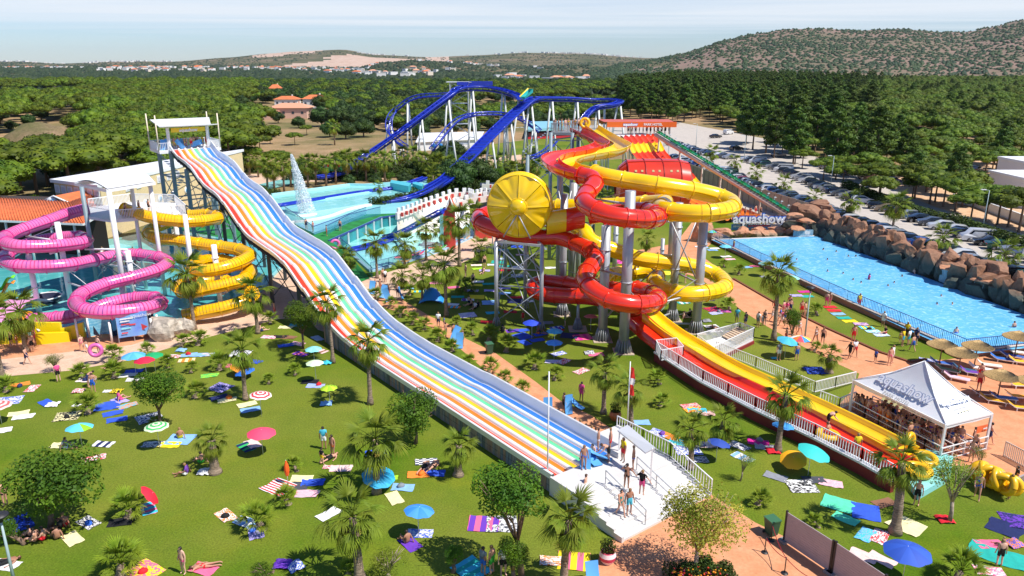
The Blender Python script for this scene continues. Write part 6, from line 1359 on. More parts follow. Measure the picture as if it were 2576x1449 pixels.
BU=[(324,1300,45,'spiky palm bush hiding a red parasol on the lower left lawn'),(659,1332,46,'palm bush with pale towels underneath, centre left lawn'),(726,1268,30,'small palm bush below the striped towels by the orange parasol'),(746,1185,22,'small round palm bush alone above the orange parasol'),(222,1040,33,'palm bush beside the cream blanket with black square'),(490,1000,26,'palm bush left of the navy patterned blanket'),(405,1074,20,'small palm bush behind the green striped parasol'),(15,985,26,'palm bush at the left edge of the lawn'),(497,868,24,'palm bush at the promenade edge, upright'),(456,872,20,'palm bush beside a blue wrapped towel'),(378,893,20,'small palm bush at the promenade edge near the blue parasol'),(285,905,26,'palm bush at the promenade edge behind the parasols'),(288,950,28,'palm bush left of the blue and red parasols'),(210,952,24,'round palm bush on the upper left lawn edge'),(420,925,22,'palm bush right of the green parasol'),(480,937,18,'small palm bush above the navy blanket'),(552,930,28,'palm bush left of the tall lawn palm'),(680,815,20,'palm bush at the corner of the promenade'),(743,942,18,'small palm bush near the mint parasol'),(676,965,16,'tiny palm bush on the upper middle lawn'),(303,1449,58,'large palm bush at the bottom left over a multicoloured towel'),(1000,738,0,''),(979,774,18,'first small palm bush along the footpath'),(949,756,20,'palm bush squeezed between slide wall and footpath'),(1006,797,18,'second small palm bush along the footpath'),(1037,815,20,'third palm bush along the slide wall'),(1068,829,20,'fourth palm bush along the slide wall'),(1101,858,22,'palm bush left of two bathers with mats'),(1138,883,21,'palm bush beside the green bin, slide side'),(1229,858,25,'palm bush just above the green bin'),(1273,885,27,'palm bush right of the green bin'),(1189,842,20,'palm bush on the lawn above the footpath'),(1151,820,16,'small palm bush under the tall palm'),(1178,922,20,'palm bush left of the footpath, below the bin'),(1229,938,24,'palm bush touching the rainbow slide wall'),(1276,968,23,'palm bush at the slide wall, upper of three'),(1314,990,22,'palm bush at the slide wall, lowest one'),(1344,928,28,'palm bush beside the blue towel under twin parasols'),(1394,955,22,'palm bush right of the footpath lawn'),(1658,965,24,'palm bush left of the red lane cage'),(1660,1020,22,'palm bush below the small white cage'),(1906,1268,28,'sprawling palm bush on the lower right lawn'),(2058,1326,20,'small flat palm bush behind the panel fence'),(1858,690,16,'small palm on the pool lawn with a short trunk'),(1821,672,12,'tiny palm on the pool lawn'),(1835,780,20,'palm bush beside the red parasol'),(2054,792,20,'palm bush at the lawn by the path lamp'),(2048,884,15,'small palm bush beside the striped parasol'),(2405,1465,52,'feathery palm bush at the bottom right'),(1645,850,0,''),(1030,742,17,'dark small palm bush near the footpath bend'),(875,1449,30,'dark palm bush behind the bottom centre palm')]
for(x,y,rp,lab)in BU:
 if not rp:continue
 base=P(x,y,0);Rm=rp/pxm(base)*1.4;palm(base,min(0.9,Rm*0.4),Rm,lab,20,True,'low palm bushes','palm_bush',tr=min(0.2,Rm*0.14),lo=12,hi=84,dry=1)
 # -- leafy crowns
def crown_mesh(name,lobes,n,size,mat,seed,inner=0.25,flat=0.0,up=0.35,core=0.0):
 r_=random.Random(seed);b=MB();wts=[l[3]**2 for l in lobes]
 for lx,ly,lz,lr,*sq in(lobes if core else()):
  q_=sq[0]if sq else 1.0;rows=[]
  for i in range(6):
   th=pi*(i+.02)/5.04;rows.append([Vector((lx,ly,lz))+Vector((sin(th)*cos(6.2832*j/9),sin(th)*sin(6.2832*j/9),cos(th)*q_))*lr*core*(1+.22*mnoise.noise(Vector((lx+3*cos(j),ly+th*2,lz+3*sin(j)))))for j in range(10)])
  b.grid(rows[::-1])
 for i in range(n):
  lx,ly,lz,lr,*sq=r_.choices(lobes,wts)[0];q_=sq[0]if sq else 1.0
  d=Vector((r_.gauss(0,1),r_.gauss(0,1),r_.gauss(0,1))).normalized()
  if d.z<-0.2:d.z*=0.4;d.normalize()
  rr=lr*(1 if r_.random()>inner else r_.uniform(0.5,1))*r_.uniform(0.90,1.10);p=Vector((lx,ly,lz))+Vector((d.x*rr,d.y*rr,d.z*rr*q_))
  nn=(d*0.6+Vector((r_.gauss(0,.5),r_.gauss(0,.5),r_.gauss(0,.5)+up))).normalized();u_=nn.orthogonal().normalized();u_=(u_*cos(i)+nn.cross(u_)*sin(i));v_=nn.cross(u_);s_=size*r_.uniform(0.6,1.3)
  b.add([p-u_*s_*0.5,p-v_*s_*0.32,p+u_*s_*0.6,p+v_*s_*0.32],[(0,1,2,3)])
 return b.mesh(name,mat)
def dome_lobes(seed,rad,h,n,lr,q=0.72):
 r_=random.Random(seed);o=[]
 for i in range(n):
  f=sqrt((i+0.5)/n);a=i*2.4+r_.uniform(-.3,.3);o.append((rad*f*cos(a),rad*f*sin(a),h*(1-f*f)+r_.uniform(-.25,.25),lr*r_.uniform(0.8,1.2),q))
 return o
pine_c=[crown_mesh('pine_crown_shape',dome_lobes(s,3.5,1.5,17,1.25),2400,0.36,PINE,s,0.0,up=0.6,core=.93)for s in(1,2,3,4)]
def tall_lobes(seed):
 r_=random.Random(seed);o=[]
 for i in range(20):
  f=i/19;z=-4.5+9.5*f;rad=2.9*(1-f)**0.6*(0.5+0.7*min(1,f*4))+0.2;a=i*2.4;o.append((rad*cos(a)*0.8,rad*sin(a)*0.8,z,1.35*(1.1-0.5*f),0.7))
 return o
tall_c=[crown_mesh('tall_pine_crown_shape',tall_lobes(s),3200,0.50,PINE2,s,0.1,up=0.4,core=.72)for s in(5,6,7)]
oak_c=[crown_mesh('oak_crown_shape',[(rad*cos(a),rad*sin(a),z,1.5,0.85)for rad,a,z in[(0,0,1.4),(1.6,0,.4),(1.6,1.2,.7),(1.7,2.5,.3),(1.5,3.8,.6),(1.7,5,.3),(0.6,2,-.6),(1.9,.6,-.5),(1.8,3.2,-.5)]],2300,0.40,OAK,s,0.1,core=.85)for s in(8,9)]
trunk_p=trunk_mesh(3,0.02,1.3).mesh('pine_trunk_shape',BARK)
def add_tree(kind,p,s,label,group):
 t=thing({'p':'umbrella_pine','t':'tall_pine','o':'oak_tree'}[kind],label,'tree',p,0,group);rz=rg.uniform(0,6.28)
 if kind=='p':m,ch,sc_=rg.choice(pine_c),5.3*s,(1.15*s*rg.uniform(.9,1.15),1.15*s*rg.uniform(.9,1.15),s*rg.uniform(.85,1.1))
 elif kind=='t':m,ch,sc_=rg.choice(tall_c),9.2*s,(s*1.15,s*1.15,s)
 else:m,ch,sc_=rg.choice(oak_c),2.7*s,(s,s,s)
 put('trunk',trunk_p,t,(0,0,0),(0,0,rz),(0.22*s,0.22*s,ch+(0 if kind=='p' else 0.5)));put('crown',m,t,(0,0,ch),(0,0,rz),sc_)
def inpoly(x,y,poly):
 c=False;n_=len(poly)
 for i in range(n_):
  (x1,y1),(x2,y2)=poly[i],poly[(i+1)%n_]
  if(y1>y)!=(y2>y)and x<(x2-x1)*(y-y1)/(y2-y1)+x1:c=not c
 return c
def gp(pts):return[(p.x,p.y)for p in px(pts)]
LEFTZ=gp([(-900,640),(-500,222),(640,222),(640,262),(560,300),(660,345),(655,420),(600,446),(470,470),(380,500),(130,535),(60,575),(-60,600)])
LEFTX=[gp([(-300,232),(238,236),(245,262),(-300,274)]),gp([(-60,405),(-60,352),(60,322),(190,298),(235,330),(180,395),(140,440),(40,470),(-60,470)]),gp([(560,300),(780,262),(800,300),(640,330)])]
RIGHTZ=gp([(1555,225),(1700,206),(3600,206),(3600,560),(2900,560),(2560,548),(2500,470),(2300,535),(2200,512),(2060,455),(1960,405),(1800,338),(1700,318),(1560,300)])
RIGHTX=[gp([(2400,505),(2470,455),(2900,470),(2900,560),(2560,550)]),gp([(1690,320),(1750,300),(1960,352),(1960,372),(1800,345)])]
BACKZ=gp([(640,212),(1555,212),(1555,240),(1340,262),(1000,262),(930,300),(820,305),(790,270),(640,262)])
SCAT=[(650,335,'p',.55),(690,345,'p',.6),(752,322,'o',.9),(772,340,'p',.5),(742,365,'p',.55),(680,362,'p',.5),(655,385,'p',.75),(700,310,'o',1.0),(660,300,'o',1.0),(810,318,'o',1.6),(850,322,'o',1.7),(890,325,'o',1.6),(915,345,'o',1.3),(870,350,'o',1.2),(830,345,'o',1.1),(905,310,'o',1.5),(940,315,'p',.8),(632,322,'o',1.9),(590,330,'p',1.0),(700,430,'p',.7),(560,365,'p',.85),(610,372,'p',.75),(580,405,'p',.8),(630,420,'p',.7),(1000,330,'o',1.3),(1040,340,'o',1.2),(560,300,'p',1.0),(600,285,'o',1.1),(30,330,'o',.8),(45,352,'o',.7),(1140,415,'o',1.2),(1115,425,'o',1.1),(1130,470,'o',1.1),(1190,470,'o',1.3),(1160,480,'o',1.2),(1230,470,'o',.8),(1020,470,'o',.6),(848,440,'o',.8),(880,470,'o',.5),(945,470,'o',.5),(1340,400,'o',.6),(2440,562,'p',.72),(2478,556,'p',.85),(2508,566,'p',.8),(2535,572,'p',.85),(2562,585,'p',.9),(2402,532,'p',.8),(2372,521,'p',.8),(2338,514,'p',.85),(2300,500,'p',.9),(2420,520,'p',.9)]
cand=[]
def fill(zone,ex,dmin,kindf,seed,ylim=1450):
 r_=random.Random(seed);xs=[p[0]for p in zone];ys=[p[1]for p in zone];y=min(ys)
 while y<min(ylim,max(ys)):
  st_=dmin*(1+0.0004*y);x=min(xs)
  while x<max(xs):
   X,Y=x+r_.uniform(-.42,.42)*st_,y+r_.uniform(-.42,.42)*st_;x+=st_
   if abs(X)>Y*0.82+25 or not inpoly(X,Y,zone)or any(inpoly(X,Y,e)for e in ex):continue
   k,s_=kindf(X,Y,r_)
   if k:cand.append((Y,X,k,s_))
  y+=st_*0.9
def kl(X,Y,r_):
 q_=r_.random();return('p',r_.uniform(1.05,1.65))if q_<.86 else(('o',r_.uniform(.9,1.4))if q_<.94 else(None,0))
def kr(X,Y,r_):
 u=X/(Y*CT+7)*FPX+CX;q_=r_.random();s_=r_.uniform(.8,1.15)
 if Y<260 and u>1950:s_*=0.82
 if Y>175 and u<2080+130*mnoise.noise(Vector((Y*.02,X*.02,0)))+r_.uniform(-150,150):return('t',r_.uniform(.72,1.15))if q_<.72 else('p',s_)
 return('t',r_.uniform(.6,.8))if q_<.06 else(('p',s_)if q_<.96 else(None,0))
fill(LEFTZ,LEFTX,10.2,kl,5);fill(RIGHTZ,RIGHTX,7.6,kr,6);fill(BACKZ,[],10.5,lambda X,Y,r_:('o',r_.uniform(1.,1.6))if r_.random()<.55 else('p',r_.uniform(.8,1.1)),7)
fill(gp([(960,262),(1555,262),(1555,318),(1440,318),(1330,318),(1215,345),(1040,352),(985,330),(900,320)]),[gp([(1180,262),(1330,262),(1330,280),(1180,282)])],9.5,lambda X,Y,r_:('o',r_.uniform(.9,1.4))if r_.random()<.6 else('p',r_.uniform(.7,1.0)),12)
cand.sort();nt_={'p':0,'t':0,'o':0};rest=[]
for Y,X,k,s_ in cand:
 if nt_[k]<{'p':230,'t':120,'o':60}[k]:
  nt_[k]+=1;sd_='right' if X>20 else'left'
  add_tree(k,Vector((X,Y,0)),s_,{'p':'umbrella pine with a flat dome crown in the pinewood ','t':'tall dark pine in the wood ','o':'dark round evergreen tree in the wood '}[k]+('beyond the car park' if X>20 else'beyond the yellow hall'),{'p':'umbrella pines','t':'tall pines','o':'dark evergreens'}[k]+(' beyond the car park' if X>20 else' beyond the yellow hall'))
 else:rest.append((X,Y,k,s_))
for x,y,k,s_ in SCAT:add_tree(k,P(x,y,0),s_,{'p':'small umbrella pine','o':'round dark tree'}[k]+' between the pinewood and the palm grove','scattered trees beyond the palm grove')
# the far rest of the woods: one object, crowns set on points
def forest(name,pts,shape_obj_meshes,label):
 me=bpy.data.meshes.new(name);me.from_pydata([(x,y,max(0,HT(x,y))+z)for x,y,z,s_,i in pts],[],[]);a=me.attributes.new('sz','FLOAT','POINT');a.data.foreach_set('value',[p[3]for p in pts]);a2=me.attributes.new('pick','INT','POINT');a2.data.foreach_set('value',[p[4]for p in pts])
 o=put(name,me,kind='stuff',label=label)
 g=bpy.data.node_groups.new(name,'GeometryNodeTree');g.interface.new_socket('Geometry',in_out='INPUT',socket_type='NodeSocketGeometry');g.interface.new_socket('Geometry',in_out='OUTPUT',socket_type='NodeSocketGeometry')
 gi=g.nodes.new('NodeGroupInput');go=g.nodes.new('NodeGroupOutput');iop=g.nodes.new('GeometryNodeInstanceOnPoints');jn=g.nodes.new('GeometryNodeGeometryToInstance')
 for ob in reversed(shape_obj_meshes):
  oi=g.nodes.new('GeometryNodeObjectInfo');oi.inputs['Object'].default_value=ob;g.links.new(oi.outputs['Geometry'],jn.inputs[0])
 na=g.nodes.new('GeometryNodeInputNamedAttribute');na.data_type='FLOAT';na.inputs['Name'].default_value='sz'
 nb=g.nodes.new('GeometryNodeInputNamedAttribute');nb.data_type='INT';nb.inputs['Name'].default_value='pick'
 rv=g.nodes.new('FunctionNodeRandomValue');rv.data_type='FLOAT_VECTOR';rv.inputs['Max'].default_value=(0,0,6.283)
 g.links.new(gi.outputs[0],iop.inputs['Points']);g.links.new(jn.outputs[0],iop.inputs['Instance']);iop.inputs['Pick Instance'].default_value=True
 g.links.new(nb.outputs[0],iop.inputs['Instance Index']);g.links.new(na.outputs[0],iop.inputs['Scale']);g.links.new(rv.outputs[0],iop.inputs['Rotation']);g.links.new(iop.outputs[0],go.inputs[0])
 md=o.modifiers.new('scatter','NODES');md.node_group=g;return o
def first_crown(mesh):return next(o for o in bpy.data.objects if o.data==mesh)
shapes=[first_crown(m)for m in(pine_c[0],pine_c[1],pine_c[2],tall_c[0],oak_c[0])]
pts=[]
for X,Y,k,s_ in rest:pts.append((X,Y,{'p':5.3,'t':9.2,'o':2.7}[k]*s_,s_*1.12,{'p':rg.randrange(3),'t':3,'o':4}[k]))
forest('far_pinewood',pts,shapes,'mass of far pines behind the nearer trees')
# scrub of the plain and hills: low blobs
def scrub(name,gen,n,label,smin,smax,seed):
 r_=random.Random(seed);b=MB();c=0;tries=0
 while c<n and tries<n*12:
  tries+=1;q_=gen(r_)
  if not q_:continue
  x,y=q_;s_=r_.uniform(smin,smax)*(1+y/3500 if y<2500 else 1.7);z=HT(x,y);c+=1;k=6;a0=r_.uniform(0,6)
  ring=[Vector((x+s_*cos(a0+6.283*i/k)*r_.uniform(.8,1.2),y+s_*sin(a0+6.283*i/k),z+s_*0.25))for i in range(k)];lo=[Vector((p.x,p.y,z-0.5))for p in ring];t_=Vector((x+r_.uniform(-.2,.2)*s_,y,z+s_*r_.uniform(.75,1.1)))
  b.add(ring+lo+[t_],[(i,(i+1)%k,2*k)for i in range(k)]+[(k+i,k+(i+1)%k,(i+1)%k,i)for i in range(k)],0,True)
 b.build(name,OLIVE,kind='stuff',label=label)
def gen_hill(r_):
 u=r_.uniform(1480,2700);y=1150*(2.1)**r_.random();x=(u-CX)/FPX*(y*CT+7)
 return(x,y)if hill3(x,y,u)>2 and y<R3+250 and mnoise.noise(Vector((x*.004,y*.004,2)))+r_.random()*.9>.1 else None
scrub('hill_shrubs',gen_hill,7000,'scattered dark shrubs covering the big hill on the right',1.3,3.2,3)
def gen_plain(r_):
 u=r_.uniform(-60,2650);y=640*(9.5)**(r_.random()**0.9);x=(u-CX)/FPX*(y*CT+7)
 if hill3(x,y,u)>2:return None
 m_=mnoise.noise(Vector((x*.003,y*.003,5)))
 if 4300<y<5600 and 700<u<1130 and abs(u-(790+(y-4300)*0.16))<150:return None
 if u>1180 and 1700<y<4000 and r_.random()<.35:return None
 return(x,y)if m_+r_.random()>.22 else None
scrub('plain_scrub',gen_plain,15000,'olive scrub and orchards of the distant plain and ridges',2.4,5.0,4)
# hedge by the car park: row of leafy blocks
hd=thing('boundary_hedge','long dark leafy hedge along the far side of the car park','hedge',P(2300,530,0))
hm=[crown_mesh('hedge_shape',[(x,0,z,.9,.8)for x in(-1.6,-.5,.6,1.6)for z in(.6,1.5)],900,0.35,HEDGE,40+i,.15)for i in range(3)]
hp=[P(2128,482,0),P(2200,508,0),P(2300,545,0),P(2420,580,0),P(2576,640,0),P(2760,705,0)]
for a,c in zip(hp,hp[1:]):
 n_=max(1,round((c-a).length/2.7))
 for i in range(n_):p=a.lerp(c,(i+.5)/n_);put('hedge_clump',rg.choice(hm),hd,p-hp[0]*0-parent_origin(hd),(0,0,atan2(c.y-a.y,c.x-a.x)),(1,1.3,rg.uniform(.85,1.1)))
 # garden beds near the upper pools
for i,(x0,y0,x1,y1,n_)in enumerate([(760,452,880,446,9),(640,478,700,500,5),(950,515,1050,495,9),(1050,500,1095,490,4),(880,455,960,450,6),(640,432,900,425,22),(900,432,1130,440,20),(740,452,1060,442,20),(1130,455,1340,430,18),(1040,500,1230,470,12)]):
 t=thing('flower_bed',['green planting bed behind the fountain pool','green planting bed left of the aqua pool','planting bed with small palms above the castle wall','planting bed at the top of the castle wall','planting bed behind the aqua pool edge','long shrub belt behind the back pool','long shrub belt at the foot of the blue coaster drop','low shrubs in the palm grove','shrubs under the second coaster drop','shrubs behind the castle wall'][i],'plants',P(x0,y0,1.7 if i in(2,3)else 0))
 for k in range(n_):p=P(x0+(x1-x0)*k/n_,y0+(y1-y0)*k/n_,1.6 if i in(2,3)else 0)+Vector((0,U(-2,2)*(i>4),0));sq=U(.9,1.7)if i>4 else.8;put('shrub',rg.choice(hm),t,p-parent_origin(t),(0,0,k),(.8*sq,1.0*sq,rg.uniform(.5,.9)*sq))
 # -- broadleaf trees on the lawns
def bl(seed,n,sz,mat,rad=1.0,dens=12,inner=.3):
 r_=random.Random(seed);lob=[]
 for i in range(dens):
  d=Vector((r_.gauss(0,1),r_.gauss(0,1),r_.gauss(0,.8))).normalized();lob.append((d.x*.62,d.y*.62,d.z*.5,.42*r_.uniform(.8,1.15)))
 lob.append((0,0,.1,.55));return crown_mesh('leafy_crown_shape',lob,n,sz,mat,seed,inner)
BLM={'c':[bl(51,7500,.075,CITRUS),bl(52,6000,.08,CITRUS)],'s':[bl(53,2300,.07,PALE,inner=.5),bl(54,2600,.065,PALE,inner=.5)],'r':[bl(55,6500,.058,RUST,dens=24,inner=.6)]}
def leafy(x,y,cx_,cy_,rx,rz,kind,label,multi=False,tr=.11):
 base=P(x,y,0);Y=base.y;cz_=zat(cy_,Y);C=Dp(cx_,cy_,Y);m=pxm(Vector((0,Y,cz_)));rw_,rh=rx/m,rz/m
 t=thing('leafy_tree',label,'tree',base);b=MB();fork=base.lerp(C,.45);fork.x=base.x+(C.x-base.x)*.3
 b.tube([base,base.lerp(fork,.5)+Vector((.05,0,0)),fork],[tr*1.3,tr,tr*.9],8)
 r_=random.Random(int(x*7+y))
 for k in range(9 if kind!='c' else 6):
  a=k*2.4;e=C+Vector((cos(a)*rw_*.62,sin(a)*rw_*.62,rh*r_.uniform(-.25,.6)));mdp=fork.lerp(e,.5)+Vector((0,0,rh*.12));b.tube([fork-Vector((0,0,.1)),mdp,e],[tr*.6,tr*.35,tr*.12],5)
  for j in range(2):e2=e+Vector((r_.uniform(-.3,.3)*rw_,r_.uniform(-.3,.3)*rw_,r_.uniform(.05,.35)*rh));b.tube([mdp,e2],[tr*.22,tr*.08],4)
 b.build('trunk',BARK if kind=='c' else M('pale_bark',(.33,.26,.19),.9,var=.3,scale=4),t);put('crown',r_.choice(BLM[kind]),t,C-base,(0,0,r_.uniform(0,6)),(rw_*1.05,rw_*1.0,rh*1.15))
leafy(128,1330,130,1215,122,92,'c','large dense dark green tree on the lower left lawn shading a group',tr=.16)
leafy(402,1078,400,972,66,42,'c','flat round dense tree beside the navy patterned picnic blanket')
leafy(1046,1116,1045,1035,68,58,'c','bright green round tree against the rainbow slide plank fence')
leafy(1312,1455,1275,1240,98,72,'c','broad loose tree left of the white landing deck',tr=.14)
leafy(1290,1475,1290,1385,38,42,'c','small bushy tree below the landing deck tree')
leafy(1742,1449,1778,1300,112,85,'r','spreading airy tree with rusty tinged leaves on the terracotta paving',tr=.12)
leafy(2388,1315,2402,1192,62,46,'s','slim yellow green tree with a red cloth at its foot')
leafy(762,878,760,790,46,38,'c','bushy green tree at the promenade corner below the slide')
leafy(140,935,135,903,24,15,'s','little thin tree at the promenade near the left palm')
leafy(1140,1440,1142,1395,24,26,'c','small dense young tree at the bottom centre')
leafy(975,1460,978,1412,48,38,'s','sparse small tree at the bottom centre lawn')
leafy(1992,872,1992,800,22,26,'c','small tree beside the big pool lawn palm')
leafy(60,1370,12,1335,30,38,'c','leafy shrub tree at the lower left edge by the lamp')
leafy(1862,1210,1878,1155,24,22,'s','thin bare young tree by the blue checked towel',tr=.05)
leafy(690,1440,655,1445,40,20,'c','low round bush at the bottom left of centre')
leafy(2465,1195,2462,1140,18,18,'s','thin twiggy tree beside the pond corner',tr=.05)
leafy(60,548,60,523,55,34,'c','dense round tree beside the orange roof at the left')
for i_,(x_,y_,r__)in enumerate([(1148,432,26),(1200,448,30),(1250,462,24),(865,420,26),(900,412,22),(1130,462,22),(980,456,14),(1345,420,22),(835,428,20),(760,425,18)]):leafy(x_,y_,x_,y_-r__*.9,r__,r__*.8,'c','round green tree in the grove below the blue coaster')
leafy(1920,935,1868,800,0.1,0.1,'s','bare sapling beside the railed ramp',tr=.03)if False else None
t=thing('flower_bed','flower bed with colourful blooms at the foot of the rusty tree','plants',P(1760,1449,0))
for k in range(9):p=P(1700+k*16,1450+10*sin(k),0);put('shrub',rg.choice(hm),t,p-parent_origin(t),(0,0,k),(.28,.4,rg.uniform(.25,.45)))
b=MB()
for k in range(160):p=P(rg.uniform(1690,1830),rg.uniform(1425,1462),rg.uniform(.4,.8));b.box(p,(.07,.07,.05),k,rg.randrange(3))
b.build('blossoms',[CM('d8402a',.7),CM('e8a020',.7),CM('c03070',.7)],t,kind='stuff')
# == people
SKIN=[M('skin_%d'%i,c,.55)for i,c in enumerate([(.62,.33,.22),(.50,.25,.16),(.68,.40,.29),(.38,.18,.11)])]
HAIR=[M('hair_%d'%i,c,.6)for i,c in enumerate([(.02,.012,.008),(.07,.03,.015),(.28,.16,.06)])]
J0=dict(pe=(0,0,.96),sp=(0,0,1.14),ch=(.0,0,1.34),nk=(0,0,1.49),h0=(.015,0,1.58),h1=(.025,0,1.70))
for s_,n_ in((1,'l'),(-1,'r')):J0.update({'s'+n_:(0,.17*s_,1.41),'e'+n_:(-.02,.24*s_,1.14),'w'+n_:(.04,.27*s_,.90),'m'+n_:(.06,.275*s_,.83),'q'+n_:(0,.095*s_,.90),'k'+n_:(.02,.11*s_,.50),'a'+n_:(-.02,.12*s_,.09),'t'+n_:(.13,.13*s_,.035)})
BONES=[('pe','sp'),('sp','ch'),('ch','nk'),('nk','h0'),('h0','h1')]+[p for n_ in'lr' for p in(('ch','s'+n_),('s'+n_,'e'+n_),('e'+n_,'w'+n_),('w'+n_,'m'+n_),('pe','q'+n_),('q'+n_,'k'+n_),('k'+n_,'a'+n_),('a'+n_,'t'+n_))]
RAD=dict(pe=.135,sp=.115,ch=.14,nk=.05,h0=.085,h1=.088,s=.062,e=.042,w=.030,m=.034,q=.095,k=.058,a=.040,t=.036)
POSES={'s':{},'w':dict(kl=(.16,.1,.52),al=(.26,.1,.10),tl=(.40,.1,.06),kr=(-.06,-.1,.50),ar=(-.30,-.1,.13),tr=(-.20,-.1,.03),el=(-.14,.24,1.16),wl=(-.10,.27,.92),ml=(-.08,.27,.85),er=(.10,-.24,1.16),wr=(.24,-.24,.98),mr=(.30,-.23,.93)),'h':dict(el=(-.05,.36,1.26),wl=(.08,.22,1.40),ml=(.10,.14,1.50),er=(.02,-.38,1.22),wr=(.06,-.50,1.02),mr=(.08,-.54,.95)),'t':dict(pe=(0,0,.12),sp=(-.04,0,.30),ch=(-.05,0,.50),nk=(0,0,.64),h0=(.04,0,.72),h1=(.07,0,.84),sl=(-.04,.17,.56),sr=(-.04,-.17,.56),el=(.08,.24,.34),wl=(.28,.2,.28),ml=(.34,.18,.27),er=(-.14,-.24,.32),wr=(-.22,-.26,.10),mr=(-.22,-.28,.05),ql=(.02,.1,.10),qr=(.02,-.1,.10),kl=(.38,.16,.36),kr=(.42,-.14,.12),al=(.58,.14,.07),ar=(.80,-.16,.06),tl=(.72,.16,.06),tr=(.86,-.18,.16)),'m':dict(pe=(-.10,0,-.35),sp=(-.04,0,-.18),ch=(0,0,.02),nk=(0,0,.18),h0=(.02,0,.26),h1=(.03,0,.38),sl=(0,.17,.10),sr=(0,-.17,.10),el=(.20,.30,-.02),wl=(.42,.30,-.02),ml=(.50,.28,-.01),er=(.18,-.32,-.02),wr=(.38,-.34,-.03),mr=(.46,-.33,-.02),ql=(-.1,.1,-.4),qr=(-.1,-.1,-.4),kl=(-.15,.1,-.8),kr=(-.15,-.1,-.8),al=(-.3,.1,-1.1),ar=(-.3,-.1,-1.1),tl=(-.2,.1,-1.2),tr=(-.2,-.1,-1.2)),'k':dict(sp=(.10,0,1.10),ch=(.28,0,1.18),nk=(.40,0,1.22),h0=(.47,0,1.26),h1=(.56,0,1.32),sl=(.30,.17,1.18),sr=(.30,-.17,1.18),el=(.42,.2,.96),wl=(.58,.16,.80),ml=(.64,.14,.75),er=(.40,-.2,.96),wr=(.56,-.18,.80),mr=(.62,-.16,.75)),}
def lie(face):
 o={}
 for k_,v in J0.items():o[k_]=(v[2]-.9,v[1]*1.15,.13+(v[0]*-.6 if face else v[0]*.6))
 if face:o.update(el=(.58,.34,.08),wl=(.80,.22,.07),ml=(.86,.16,.06),tl=(-.92,.13,.05),tr=(-.92,-.13,.05))
 else:o.update(er=(.30,-.36,.07),wr=(.10,-.42,.06),mr=(.03,-.43,.06),kl=(-.38,.12,.34),al=(-.62,.12,.08),tl=(-.74,.12,.06))
 return o
POSES['f']=lie(True);POSES['b']=lie(False)
def seg_d(c,a,b_):
 ab=b_-a;t=max(0,min(1,(c-a).dot(ab)/ab.length_squared));return(c-(a+ab*t)).length,t
PROTO={}
